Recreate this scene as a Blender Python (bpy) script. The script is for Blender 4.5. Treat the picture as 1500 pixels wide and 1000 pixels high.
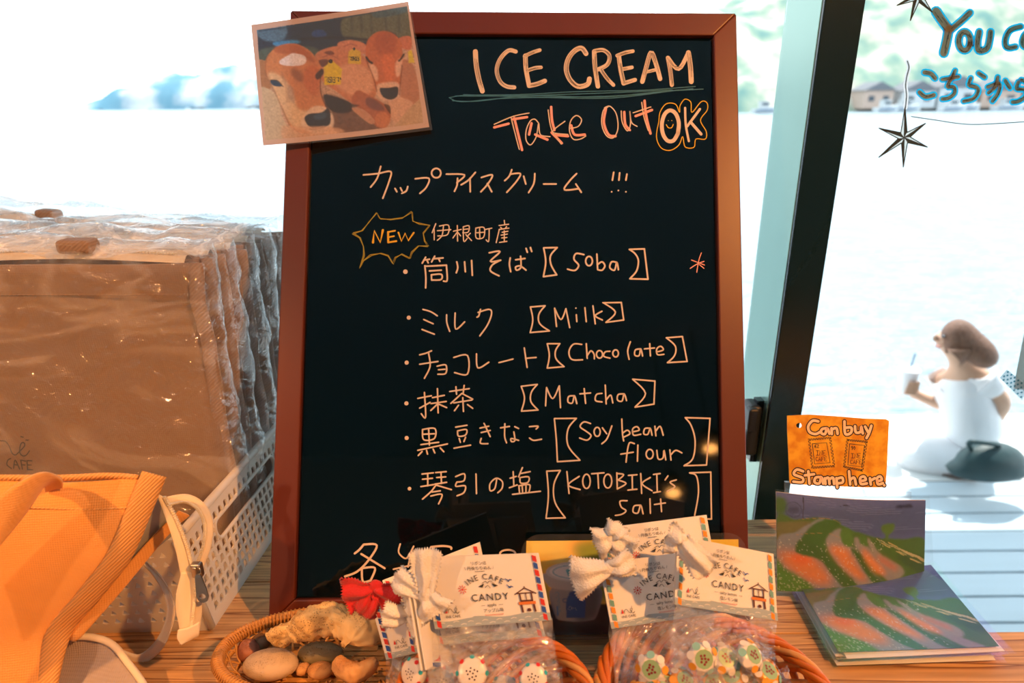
import bpy, bmesh, math, random
import numpy as np
from mathutils import Vector, Matrix, noise

for _o in list(bpy.data.objects):
    bpy.data.objects.remove(_o, do_unlink=True)
scene = bpy.context.scene
COL = scene.collection
PI = math.pi

# ------------------------------------------------------------------ camera
F_PX = 970.0
CAM = Vector((0, 0, 0.467))
_p = math.radians(20.0); _r = 0.0105
FW = Vector((0, math.cos(_p), -math.sin(_p)))
U0 = Vector((0, math.sin(_p), math.cos(_p)))
RT = (Vector((1, 0, 0)) - U0 * _r).normalized()
UP = (U0 + Vector((1, 0, 0)) * _r).normalized()
cam_data = bpy.data.cameras.new('camera')
cam = bpy.data.objects.new('camera', cam_data)
COL.objects.link(cam)
cam.matrix_world = Matrix(((RT.x, UP.x, -FW.x, CAM.x), (RT.y, UP.y, -FW.y, CAM.y), (RT.z, UP.z, -FW.z, CAM.z), (0, 0, 0, 1)))
cam_data.sensor_width = 36.0
cam_data.lens = 36.0 * F_PX / 1500.0
cam_data.clip_start = 0.02
cam_data.clip_end = 5000
cam_data.dof.use_dof = True
cam_data.dof.focus_distance = 0.60
cam_data.dof.aperture_fstop = 5.6
scene.camera = cam

# ------------------------------------------------------------------ exposure and sky
scene.view_settings.view_transform = 'Standard'
scene.view_settings.look = 'None'
scene.view_settings.gamma = 1.0
scene.view_settings.exposure = 0.0
scene.view_settings.use_curve_mapping = False
scene.cycles.max_bounces = 12
scene.cycles.transparent_max_bounces = 32
scene.cycles.sample_clamp_indirect = 6.0
scene.cycles.caustics_refractive = False
scene.cycles.caustics_reflective = False

world = bpy.data.worlds.new('world')
scene.world = world
world.use_nodes = True
wn = world.node_tree.nodes; wl = world.node_tree.links
wn.clear()
w_out = wn.new('ShaderNodeOutputWorld'); w_bg = wn.new('ShaderNodeBackground')
w_bg.inputs[0].default_value = (0.88, 0.95, 1.0, 1)
w_bg.inputs[1].default_value = 3.2
wl.new(w_bg.outputs[0], w_out.inputs[0])

def add_light(name, kind, loc, power, color, target=None, size=0.03, spot=60, blend=0.5):
    d = bpy.data.lights.new(name, kind)
    d.energy = power; d.color = color
    if kind == 'SPOT':
        d.shadow_soft_size = size; d.spot_size = math.radians(spot); d.spot_blend = blend
    elif kind == 'POINT':
        d.shadow_soft_size = size
    elif kind == 'AREA':
        d.size = size
    o = bpy.data.objects.new(name, d); COL.objects.link(o); o.location = loc
    if target is not None:
        o.rotation_euler = (Vector(target) - Vector(loc)).to_track_quat('-Z', 'Y').to_euler()
    return o

sun = add_light('sun', 'SUN', (0, 0, 20), 7.0, (1.0, 0.95, 0.88))
sun.data.angle = math.radians(0.6)
sun.rotation_euler = Vector((-0.25, -0.42, -1.0)).to_track_quat('-Z', 'Y').to_euler()
WARM = (1.0, 0.40, 0.10)
add_light('spot_lamp_counter', 'SPOT', (0.95, -0.30, 1.30), 135, WARM, (0.08, 0.44, 0.05), 0.022, 54, 0.4)
add_light('spot_lamp_bag', 'SPOT', (-0.95, -0.05, 1.15), 58, WARM, (-0.42, 0.42, 0.1), 0.02, 32, 0.6)
add_light('spot_lamp_board', 'SPOT', (-1.45, -1.0, 1.30), 58, (1.0, 0.52, 0.26), (0.0, 0.62, 0.25), 0.03, 40, 0.7)

# ------------------------------------------------------------------ picture measurements -> metres
def ray(px, py):
    return FW + RT * ((px - 750.0) / F_PX) + UP * ((500.0 - py) / F_PX)
def pd(px, py, depth):
    return CAM + ray(px, py) * depth
def pY(px, py, Y):
    d = ray(px, py); return CAM + d * ((Y - CAM.y) / d.y)
def pz(px, py, z=0.0):
    d = ray(px, py); return CAM + d * ((z - CAM.z) / d.z)
_ba = math.radians(25.0)
B0 = Vector((0, 0.489, 0.0)); BU = Vector((0, math.sin(_ba), math.cos(_ba))); BN = Vector((0, -math.cos(_ba), math.sin(_ba)))
def pb(px, py, off=0.0):
    d = ray(px, py); o = B0 + BN * off
    return CAM + d * ((o - CAM).dot(BN) / d.dot(BN))
def bst(px, py):
    v = pb(px, py) - B0; return v.x, v.dot(BU)
def bp(s, t, off=0.0):
    return B0 + Vector((s, 0, 0)) + BU * t + BN * off

# ------------------------------------------------------------------ object helpers
def tag(o, label=None, cat=None, group=None, kind=None):
    if label: o['label'] = label
    if cat: o['category'] = cat
    if group: o['group'] = group
    if kind: o['kind'] = kind
    return o
def empty(name, loc=(0, 0, 0), label=None, cat=None, group=None, rz=0.0):
    o = bpy.data.objects.new(name, None); COL.objects.link(o)
    o.empty_display_size = 0.02
    o.location = loc; o.rotation_euler = (0, 0, rz)
    return tag(o, label, cat, group)
def mesh_obj(name, verts, faces, mat, parent=None, smooth=False, mats=None, midx=None):
    """verts in world space; the parent (a plain translated empty) is subtracted."""
    me = bpy.data.meshes.new(name)
    off = Vector((0, 0, 0))
    if parent is not None:
        q = parent
        while q is not None:
            off += Vector(q.location); q = q.parent
    me.from_pydata([tuple(Vector(v) - off) for v in verts], [], faces)
    for m in (mats or [mat]): me.materials.append(m)
    if midx:
        me.polygons.foreach_set('material_index', midx)
    if smooth:
        me.polygons.foreach_set('use_smooth', [True] * len(me.polygons))
    me.update()
    o = bpy.data.objects.new(name, me); COL.objects.link(o)
    if parent is not None: o.parent = parent
    return o
def mod(o, kind, **kw):
    m = o.modifiers.new(kind.lower(), kind)
    for k, v in kw.items(): setattr(m, k, v)
    return m
def solid(o, t, off=0.0):
    return mod(o, 'SOLIDIFY', thickness=t, offset=off)
def bevel(o, w, seg=2):
    return mod(o, 'BEVEL', width=w, segments=seg, limit_method='ANGLE', angle_limit=math.radians(40))

class MB:
    def __init__(s): s.v = []; s.f = []
    def add(s, vs, fs):
        n = len(s.v); s.v += [Vector(v) for v in vs]; s.f += [tuple(i + n for i in f) for f in fs]
    def box(s, c, size, M=None):
        x, y, z = size[0] / 2, size[1] / 2, size[2] / 2
        vs = [Vector((a * x, b * y, d * z)) for a in (-1, 1) for b in (-1, 1) for d in (-1, 1)]
        if M is not None: vs = [M @ v for v in vs]
        s.add([Vector(c) + v for v in vs], [(0, 1, 3, 2), (4, 6, 7, 5), (0, 4, 5, 1), (2, 3, 7, 6), (0, 2, 6, 4), (1, 5, 7, 3)])
    def prism(s, base, up):
        n = len(base); base = [Vector(b) for b in base]; up = Vector(up)
        s.add(base + [b + up for b in base], [tuple(range(n))[::-1], tuple(range(n, 2 * n))] + [(i, (i + 1) % n, n + (i + 1) % n, n + i) for i in range(n)])
    def tube(s, pts, r, seg=8, closed=False, caps=True, flat=1.0, flatdir=None):
        pts = [Vector(p) for p in pts]; n = len(pts)
        rr = r if hasattr(r, '__len__') else [r] * n
        prev = None; vs = []
        for i, p in enumerate(pts):
            if closed: t = pts[(i + 1) % n] - pts[i - 1]
            else: t = pts[min(i + 1, n - 1)] - pts[max(i - 1, 0)]
            if t.length < 1e-9: t = Vector((0, 0, 1))
            t.normalize()
            if flatdir is not None:
                a = (Vector(flatdir) - t * t.dot(Vector(flatdir)))
            elif prev is None:
                a = t.orthogonal()
            else:
                a = prev - t * t.dot(prev)
            if a.length < 1e-6: a = t.orthogonal()
            a.normalize(); prev = a; b = t.cross(a)
            for k in range(seg):
                w = 2 * PI * k / seg
                vs.append(p + a * (math.cos(w) * rr[i] * flat) + b * (math.sin(w) * rr[i]))
        fs = []
        for i in range(n if closed else n - 1):
            j = (i + 1) % n
            for k in range(seg):
                l = (k + 1) % seg
                fs.append((i * seg + k, i * seg + l, j * seg + l, j * seg + k))
        if caps and not closed:
            fs.append(tuple(range(seg))[::-1]); fs.append(tuple(range((n - 1) * seg, n * seg)))
        s.add(vs, fs)
    def ball(s, c, r, su=12, sv=8, f=None):
        c = Vector(c); r = r if hasattr(r, '__len__') else (r, r, r)
        vs = [c + Vector((0, 0, r[2]))]
        for i in range(1, sv):
            ph = PI * i / sv
            for j in range(su):
                th = 2 * PI * j / su
                vs.append(c + Vector((r[0] * math.sin(ph) * math.cos(th), r[1] * math.sin(ph) * math.sin(th), r[2] * math.cos(ph))))
        vs.append(c + Vector((0, 0, -r[2])))
        if f: vs = [f(v) for v in vs]
        fs = [(0, 1 + j, 1 + (j + 1) % su) for j in range(su)]
        for i in range(sv - 2):
            for j in range(su):
                a = 1 + i * su + j; b = 1 + i * su + (j + 1) % su
                fs.append((a, a + su, b + su, b))
        L = len(vs) - 1; q = 1 + (sv - 2) * su
        fs += [(q + j, L, q + (j + 1) % su) for j in range(su)]
        s.add(vs, fs)
    def build(s, name, mat, parent=None, smooth=False):
        return mesh_obj(name, s.v, s.f, mat, parent, smooth)

def cr(pts, n=6, closed=False):
    """Catmull-Rom resampling of a list of tuples/vectors."""
    P = [np.array(tuple(p), float) for p in pts]
    if len(P) < 3 and not closed:
        return [tuple(P[0] + (P[-1] - P[0]) * k / n) for k in range(n + 1)] if len(P) == 2 else [tuple(P[0])]
    out = []; N = len(P)
    for i in range(N if closed else N - 1):
        if closed: a, b, c, d = P[i - 1], P[i], P[(i + 1) % N], P[(i + 2) % N]
        else: a, b, c, d = P[max(i - 1, 0)], P[i], P[i + 1], P[min(i + 2, N - 1)]
        for k in range(n):
            t = k / n
            out.append(tuple(0.5 * ((2 * b) + (-a + c) * t + (2 * a - 5 * b + 4 * c - d) * t * t + (-a + 3 * b - 3 * c + d) * t ** 3)))
    if not closed: out.append(tuple(P[-1]))
    return out
def patch(name, rows, mat, parent=None, nu=5, nv=5, thick=0.0, wob=0.0, wscale=30.0, seed=0.0, smooth=True, fn=None):
    """smooth sheet through a grid of 3-D control points"""
    R = [cr(r, nu) for r in rows]
    m = len(R[0]); cols = [cr([R[i][j] for i in range(len(R))], nv) for j in range(m)]
    k = len(cols[0]); vs = []
    for i in range(k):
        for j in range(m):
            v = Vector(cols[j][i])
            if wob: v = v + noise.noise_vector(v * wscale + Vector((seed, 0, 0))) * wob
            if fn: v = fn(v, j / (m - 1), i / (k - 1))
            vs.append(v)
    fs = [(i * m + j, i * m + j + 1, (i + 1) * m + j + 1, (i + 1) * m + j) for i in range(k - 1) for j in range(m - 1)]
    o = mesh_obj(name, vs, fs, mat, parent, smooth)
    if thick: solid(o, thick)
    return o

# flat strokes -------------------------------------------------------------
def ribbon2d(pts, w, smooth=True, n=5):
    """2-D ribbon with round ends; returns (points, faces)"""
    if len(pts) == 1 or (len(pts) == 2 and pts[0] == pts[1]):
        c = pts[0]; N = 12
        vs = [(c[0] + math.cos(2 * PI * k / N) * w / 2, c[1] + math.sin(2 * PI * k / N) * w / 2) for k in range(N)]
        return vs, [tuple(range(N))]
    P = cr(pts, n) if (smooth and len(pts) > 2) else [tuple(p) for p in pts]
    L = []; Rr = []; Nn = len(P)
    for i, p in enumerate(P):
        a = P[max(i - 1, 0)]; b = P[min(i + 1, Nn - 1)]
        dx, dy = b[0] - a[0], b[1] - a[1]; l = math.hypot(dx, dy) or 1
        nx, ny = -dy / l, dx / l
        L.append((p[0] + nx * w / 2, p[1] + ny * w / 2)); Rr.append((p[0] - nx * w / 2, p[1] - ny * w / 2))
    vs = L + Rr
    fs = [(i, i + 1, Nn + i + 1, Nn + i) for i in range(Nn - 1)]
    for (c, q, s) in ((P[0], P[1], -1), (P[-1], P[-2], 1)):
        ang = math.atan2(c[1] - q[1], c[0] - q[0]); b0 = len(vs)
        for k in range(6):
            a = ang - PI / 2 + PI * k / 5
            vs.append((c[0] + math.cos(a) * w / 2, c[1] + math.sin(a) * w / 2))
        fs.append(tuple(range(b0, b0 + 6)))
    return vs, fs
def strokes(name, items, mapf, mat, parent, w=7, smooth=True, label=None, step=2e-5, base=0.0):
    """items: list of polylines or (polyline, width); mapf(x, y, lift) -> world"""
    mb = MB()
    for i, it in enumerate(items):
        if isinstance(it, tuple) and len(it) == 2 and isinstance(it[0], list): pl, ww = it
        else: pl, ww = it, w
        vs, fs = ribbon2d(pl, ww, smooth)
        mb.add([mapf(x, y, base + step * i) for x, y in vs], fs)
    o = mb.build(name, mat, parent)
    if label: o['label'] = label
    return o
def ell(cx, cy, rx, ry, a0=0.0, n=9):
    return [(cx + rx * math.cos(a0 + 2 * PI * k / n), cy + ry * math.sin(a0 + 2 * PI * k / n)) for k in range(n + 1)]
_fonts = {}
def text_mesh(body, size=1.0, spacing=1.0):
    """vertices and faces of flat text, centred on the origin"""
    cu = bpy.data.curves.new('lettering', 'FONT'); cu.body = body; cu.size = size
    cu.align_x = 'CENTER'; cu.align_y = 'CENTER'; cu.resolution_u = 2; cu.space_character = spacing
    o = bpy.data.objects.new('lettering', cu); COL.objects.link(o)
    bpy.context.view_layer.update()
    dg = bpy.context.evaluated_depsgraph_get()
    me = o.evaluated_get(dg).to_mesh()
    vs = [(v.co.x, v.co.y) for v in me.vertices]; fs = [tuple(p.vertices) for p in me.polygons]
    o.evaluated_get(dg).to_mesh_clear()
    bpy.data.objects.remove(o); bpy.data.curves.remove(cu)
    return vs, fs

# ------------------------------------------------------------------ materials
def lin(c):
    return tuple((x / 255 / 12.92) if x / 255 <= 0.04045 else ((x / 255 + 0.055) / 1.055) ** 2.4 for x in c)
def mk(name):
    m = bpy.data.materials.new(name); m.use_nodes = True
    nt = m.node_tree; return m, nt, nt.nodes['Principled BSDF']
def sock(b, n, v):
    if n in b.inputs: b.inputs[n].default_value = v
def plain(name, col, rough=0.5, metal=0.0, bump=None, var=0.0, vscale=40.0, coat=0.0, sheen=0.0, spec=None, emit=None, stretch=(1, 1, 1)):
    """principled surface with gentle procedural colour variation and relief. bump=(scale, strength, distance)"""
    m, nt, b = mk(name); N = nt.nodes; L = nt.links
    sock(b, 'Base Color', (*col, 1)); sock(b, 'Roughness', rough); sock(b, 'Metallic', metal)
    sock(b, 'Coat Weight', coat); sock(b, 'Sheen Weight', sheen)
    if spec is not None: sock(b, 'Specular IOR Level', spec)
    tc = N.new('ShaderNodeTexCoord'); mp = N.new('ShaderNodeMapping'); mp.inputs['Scale'].default_value = stretch
    L.new(tc.outputs['Object'], mp.inputs[0])
    if var:
        nz = N.new('ShaderNodeTexNoise'); nz.inputs['Scale'].default_value = vscale; nz.inputs['Detail'].default_value = 4
        L.new(mp.outputs[0], nz.inputs[0])
        mx = N.new('ShaderNodeMix'); mx.data_type = 'RGBA'
        mx.inputs[6].default_value = (*[c * (1 - var) for c in col], 1); mx.inputs[7].default_value = (*[min(1, c * (1 + var)) for c in col], 1)
        L.new(nz.outputs[0], mx.inputs[0]); L.new(mx.outputs[2], b.inputs['Base Color'])
    if bump:
        nb = N.new('ShaderNodeTexNoise'); nb.inputs['Scale'].default_value = bump[0]; nb.inputs['Detail'].default_value = 5
        L.new(mp.outputs[0], nb.inputs[0])
        bu = N.new('ShaderNodeBump'); bu.inputs['Strength'].default_value = bump[1]; bu.inputs['Distance'].default_value = bump[2]
        L.new(nb.outputs[0], bu.inputs['Height']); L.new(bu.outputs[0], b.inputs['Normal'])
    if emit: sock(b, 'Emission Color', (*emit[0], 1)); sock(b, 'Emission Strength', emit[1])
    return m
def film(name, tint=(1, 1, 1), gloss=0.10, rough=0.05, bump=None, haze=0.0, fres=1.45, crease=None):
    """clear thin sheet: transparent, fresnel gloss, a little milky haze"""
    m = bpy.data.materials.new(name); m.use_nodes = True
    nt = m.node_tree; N = nt.nodes; L = nt.links; N.clear()
    out = N.new('ShaderNodeOutputMaterial'); tr = N.new('ShaderNodeBsdfTransparent'); gl = N.new('ShaderNodeBsdfGlossy')
    tr.inputs[0].default_value = (*tint, 1); gl.inputs['Roughness'].default_value = rough
    fr = N.new('ShaderNodeFresnel'); ge = N.new('ShaderNodeNewGeometry')   # same reflectance from both faces of the sheet
    mi = N.new('ShaderNodeMapRange'); mi.inputs[3].default_value = fres; mi.inputs[4].default_value = 1 / fres
    L.new(ge.outputs['Backfacing'], mi.inputs[0]); L.new(mi.outputs[0], fr.inputs[0])
    ad = N.new('ShaderNodeMath'); ad.operation = 'ADD'; ad.inputs[1].default_value = gloss; ad.use_clamp = True
    L.new(fr.outputs[0], ad.inputs[0])
    m1 = N.new('ShaderNodeMixShader'); L.new(ad.outputs[0], m1.inputs[0]); L.new(tr.outputs[0], m1.inputs[1]); L.new(gl.outputs[0], m1.inputs[2])
    last = m1
    if haze:
        di = N.new('ShaderNodeBsdfDiffuse'); di.inputs[0].default_value = (0.85, 0.88, 0.9, 1)
        tl = N.new('ShaderNodeBsdfTranslucent'); tl.inputs[0].default_value = (0.85, 0.88, 0.9, 1)
        a = N.new('ShaderNodeAddShader'); L.new(di.outputs[0], a.inputs[0]); L.new(tl.outputs[0], a.inputs[1])
        m2 = N.new('ShaderNodeMixShader'); m2.inputs[0].default_value = haze
        L.new(m1.outputs[0], m2.inputs[1]); L.new(a.outputs[0], m2.inputs[2]); last = m2
        if crease:   # film creases, whitened to stand in for crinkle highlights: (scale, extra)
            tcc = N.new('ShaderNodeTexCoord'); mc = N.new('ShaderNodeMapping'); mc.inputs['Rotation'].default_value = (0, 0.75, 0); mc.inputs['Scale'].default_value = (1, 1, 2.6)
            nc = N.new('ShaderNodeTexNoise'); nc.inputs['Scale'].default_value = crease[0]; nc.inputs['Detail'].default_value = 3; nc.inputs['Distortion'].default_value = 1.2
            L.new(tcc.outputs['Object'], mc.inputs[0]); L.new(mc.outputs[0], nc.inputs[0])
            sb = N.new('ShaderNodeMath'); sb.operation = 'SUBTRACT'; sb.inputs[1].default_value = 0.5; L.new(nc.outputs[0], sb.inputs[0])
            ab = N.new('ShaderNodeMath'); ab.operation = 'ABSOLUTE'; L.new(sb.outputs[0], ab.inputs[0])
            mr = N.new('ShaderNodeMapRange'); mr.inputs[1].default_value = 0.0; mr.inputs[2].default_value = 0.07; mr.inputs[3].default_value = haze + crease[1]; mr.inputs[4].default_value = haze
            L.new(ab.outputs[0], mr.inputs[0]); L.new(mr.outputs[0], m2.inputs[0])
    if bump:
        tc = N.new('ShaderNodeTexCoord'); nb = N.new('ShaderNodeTexNoise'); nb.inputs['Scale'].default_value = bump[0]; nb.inputs['Detail'].default_value = 3; nb.inputs['Distortion'].default_value = 1.5
        L.new(tc.outputs['Object'], nb.inputs[0])
        bu = N.new('ShaderNodeBump'); bu.inputs['Strength'].default_value = bump[1]; bu.inputs['Distance'].default_value = bump[2]
        L.new(nb.outputs[0], bu.inputs['Height']); L.new(bu.outputs[0], gl.inputs['Normal'])
    L.new(last.outputs[0], out.inputs[0])
    return m
def vcol(name, attr='print', rough=0.35, transl=0.0, coat=0.0):
    m, nt, b = mk(name); N = nt.nodes; L = nt.links
    at = N.new('ShaderNodeAttribute'); at.attribute_name = attr
    L.new(at.outputs['Color'], b.inputs['Base Color']); sock(b, 'Roughness', rough); sock(b, 'Coat Weight', coat); sock(b, 'Coat Roughness', 0.05)
    if transl:
        tl = N.new('ShaderNodeBsdfTranslucent'); L.new(at.outputs['Color'], tl.inputs[0])
        mx = N.new('ShaderNodeMixShader'); mx.inputs[0].default_value = transl
        L.new(b.outputs[0], mx.inputs[1]); L.new(tl.outputs[0], mx.inputs[2])
        L.new(mx.outputs[0], N['Material Output'].inputs[0])
    return m

# flat print painter: polygons with soft edges composited into an array, carried to the sheet as vertex colours
class Paint:
    def __init__(s, w, h, k, bg):
        s.k = k; s.w = int(w / k); s.h = int(h / k)
        s.img = np.zeros((s.h, s.w, 3)) + np.array(lin(bg))
        s.X, s.Y = np.meshgrid((np.arange(s.w) + 0.5) * k, (np.arange(s.h) + 0.5) * k)
        s.rng = np.random.RandomState(5)
    def blur(s, m, r):
        r = int(round(r * getattr(s, 'sk', 1.0) / s.k))
        if r < 1: return m
        for _ in range(2):
            for ax in (0, 1):
                pad = [(0, 0), (0, 0)]; pad[ax] = (r + 1, r)
                c = np.cumsum(np.pad(m, pad, mode='edge'), axis=ax)
                n = m.shape[ax]
                hi = np.take(c, np.arange(2 * r + 1, 2 * r + 1 + n), axis=ax); lo = np.take(c, np.arange(0, n), axis=ax)
                m = (hi - lo) / (2 * r + 1)
        return m
    def comp(s, m, col, a):
        c = np.array(lin(col)); m = (m * a)[..., None]
        s.img = s.img * (1 - m) + c * m
    def poly(s, pts, col, a=1.0, soft=3, smooth=True):
        P = cr(pts, 5, True) if smooth and len(pts) > 3 else pts
        m = np.zeros(s.X.shape, bool); n = len(P)
        for i in range(n):
            x1, y1 = P[i]; x2, y2 = P[(i + 1) % n]
            if y1 == y2: continue
            c = ((y1 > s.Y) != (y2 > s.Y)) & (s.X < (x2 - x1) * (s.Y - y1) / (y2 - y1) + x1)
            m ^= c
        s.comp(s.blur(m.astype(float), soft), col, a)
    def disc(s, cx, cy, rx, ry, col, a=1.0, soft=3):
        m = (((s.X - cx) / rx) ** 2 + ((s.Y - cy) / ry) ** 2 < 1).astype(float)
        s.comp(s.blur(m, soft), col, a)
    def line(s, pts, w, col, a=1.0, soft=2, smooth=True):
        P = cr(pts, 5) if smooth and len(pts) > 2 else pts
        m = np.zeros(s.X.shape, bool)
        for (x1, y1), (x2, y2) in zip(P[:-1], P[1:]):
            dx, dy = x2 - x1, y2 - y1; L2 = dx * dx + dy * dy or 1
            t = np.clip(((s.X - x1) * dx + (s.Y - y1) * dy) / L2, 0, 1)
            m |= (s.X - x1 - t * dx) ** 2 + (s.Y - y1 - t * dy) ** 2 < (w / 2) ** 2
        s.comp(s.blur(m.astype(float), soft), col, a)
    def grain(s, amt, r=4):
        n = s.blur(s.rng.rand(s.h, s.w), r); n = (n - n.mean()) / (n.std() + 1e-9)
        s.img = np.clip(s.img * (1 + amt * n[..., None]), 0, 1)
    def at(s, x, y):
        i = min(s.h - 1, max(0, int(y / s.k))); j = min(s.w - 1, max(0, int(x / s.k)))
        return s.img[i, j]
def quad(c, u, v):
    """bilinear point of corners TL, TR, BR, BL"""
    a = Vector(c[0]).lerp(Vector(c[1]), u); b = Vector(c[3]).lerp(Vector(c[2]), u)
    return a.lerp(b, v)
def print_sheet(name, corners, src, paint, mat, parent, nx, ny, bend=None, inset=0.0):
    """grid sheet between 3-D corners coloured from the painting between picture corners src"""
    vs = []; cols = []
    for i in range(ny + 1):
        for j in range(nx + 1):
            u = inset + (1 - 2 * inset) * j / nx; v = inset + (1 - 2 * inset) * i / ny
            p = quad(corners, u, v)
            if bend: p = p + bend(u, v)
            vs.append(p)
            q = quad([(*c, 0) for c in src], u, v); cols += [*paint.at(q.x, q.y), 1.0]
    m = nx + 1
    fs = [(i * m + j, (i + 1) * m + j, (i + 1) * m + j + 1, i * m + j + 1) for i in range(ny) for j in range(nx)]
    o = mesh_obj(name, vs, fs, mat, parent, True)
    ca = o.data.color_attributes.new('print', 'FLOAT_COLOR', 'POINT')
    ca.data.foreach_set('color', cols)
    return o
def copy_thing(o, delta, rz=0.0, name=None):
    c = o.copy(); COL.objects.link(c); c.location = Vector(o.location) + Vector(delta)
    if rz: c.rotation_euler.z += rz
    for ch in list(o.children):
        d = ch.copy(); COL.objects.link(d); d.parent = c
        for g in list(ch.children):
            e = g.copy(); COL.objects.link(e); e.parent = d
    return c
random.seed(7)
# ================================================================== SETTING
M = {}
M['wall'] = plain('interior_plaster', (0.42, 0.36, 0.30), 0.8, bump=(60, 0.2, 0.002))
M['ceiling'] = plain('daylight_blue_ceiling', (0.50, 0.66, 0.76), 0.7, bump=(40, 0.2, 0.002))  # daylight's blue put into the unseen ceiling's colour to tint the board's reflection
M['floor'] = plain('floor_boards', (0.22, 0.13, 0.08), 0.5, var=0.3, vscale=8)
M['post_dark'] = plain('dark_anodised_metal', (0.002, 0.015, 0.026), 0.25, metal=0.0, bump=(300, 0.05, 0.0005))
M['post_light'] = plain('pale_green_aluminium', (0.30, 0.50, 0.42), 0.30, metal=0.45, bump=(8, 0.1, 0.002), stretch=(1, 1, 0.3))
M['glass'] = film('window_glass', (0.97, 0.99, 0.99), gloss=0.0, rough=0.0)
M['concrete'] = plain('sunlit_concrete', (0.72, 0.72, 0.70), 0.8, var=0.06, vscale=5)
M['deck'] = plain('painted_deck_board', (0.50, 0.60, 0.66), 0.6, var=0.10, vscale=3, bump=(20, 0.3, 0.002), stretch=(0.4, 6, 6))
M['black'] = plain('black_plastic', (0.012, 0.013, 0.016), 0.4)

def slab(name, c, size, mat, parent=None, kind='structure'):
    mb = MB(); mb.box(c, size); o = mb.build(name, mat, parent)
    if kind: o['kind'] = kind
    return o
FZ = -1.03
slab('floor', (0.1, -1.1, FZ - 0.05), (7.2, 4.6, 0.1), M['floor'])
slab('ceiling', (0.1, 0.12, 1.62), (9.4, 6.9, 0.1), M['ceiling'])  # extended past the window as an unseen roof shaped to shade the deck
slab('wall_left', (-3.45, -0.9, 0.27), (0.1, 4.6, 2.6), M['wall'])
slab('wall_right', (3.65, -1.3, 0.27), (0.1, 4.0, 2.6), M['wall'])
slab('wall_back', (0.1, -3.35, 0.27), (7.0, 0.1, 2.6), M['wall'])

# window: slanting run of glass to the left of the post, straight run to the right
POST = (0.308, 0.348, 0.72, 0.82)
mb = MB(); mb.box(((POST[0] + POST[1]) / 2 + 0.001, 0.7225, 0.27), (POST[1] - POST[0], 0.005, 2.6)); mb.box((0.3405, 0.772, 0.27), (0.015, 0.094, 2.6))
o = mb.build('trim_1', M['post_dark']); o['kind'] = 'structure'; bevel(o, 0.0012)
mb = MB(); mb.box((0.3205, 0.7725, 0.27), (0.024, 0.094, 2.6))
o = mb.build('trim_2', M['post_light']); o['kind'] = 'structure'; bevel(o, 0.001)
# left panes
w1 = empty('window_1', (-1.5, 1.35, FZ)); w1['kind'] = 'structure'
def glass_run(x0, y0, x1, y1, parent, name='pane', z0=FZ, z1=1.57):
    t = Vector((y1 - y0, x0 - x1, 0)).normalized() * 0.004
    a = Vector((x0, y0, z0)); b = Vector((x1, y1, z0))
    mb = MB(); mb.prism([a, b, b + t, a + t], (0, 0, z1 - z0))
    return mb.build(name, M['glass'], parent)
gl = lambda x: 0.815 + 0.286 * (0.308 - x)
glass_run(-3.4, gl(-3.4), 0.308, gl(0.308), w1)
mb = MB(); mb.prism([(-3.4, gl(-3.4) - .02, FZ), (0.31, gl(.31) - .02, FZ), (0.31, gl(.31) + .03, FZ), (-3.4, gl(-3.4) + .03, FZ)], (0, 0, 0.06))
mb.build('bottom_rail', M['post_dark'], w1)
w2 = empty('window_2', (1.9, 0.77, FZ)); w2['kind'] = 'structure'
glass_run(0.346, 0.772, 3.6, 0.772, w2)
mb = MB(); mb.box((1.97, 0.77, FZ + 0.03), (3.25, 0.05, 0.06)); mb.build('bottom_rail', M['post_dark'], w2)
# latch on the aluminium side of the post
lt = empty('window_latch', pd(1099, 625, 0.83), 'small black window latch on the pale aluminium edge beside the chalkboard', 'latch')
c = pd(1098, 625, 0.83)
mb = MB(); mb.box(c, (0.016, 0.030, 0.068)); o = mb.build('latch_body', M['black'], lt); bevel(o, 0.005, 3)
mb = MB(); mb.box(c + Vector((-0.004, -0.012, 0.018)), (0.012, 0.016, 0.030)); o = mb.build('latch_lever', M['black'], lt); bevel(o, 0.003, 3)
mb = MB(); mb.box(c + Vector((0.008, 0.0, -0.004)), (0.010, 0.012, 0.085)); mb.build('latch_plate', M['post_dark'], lt)

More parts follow.
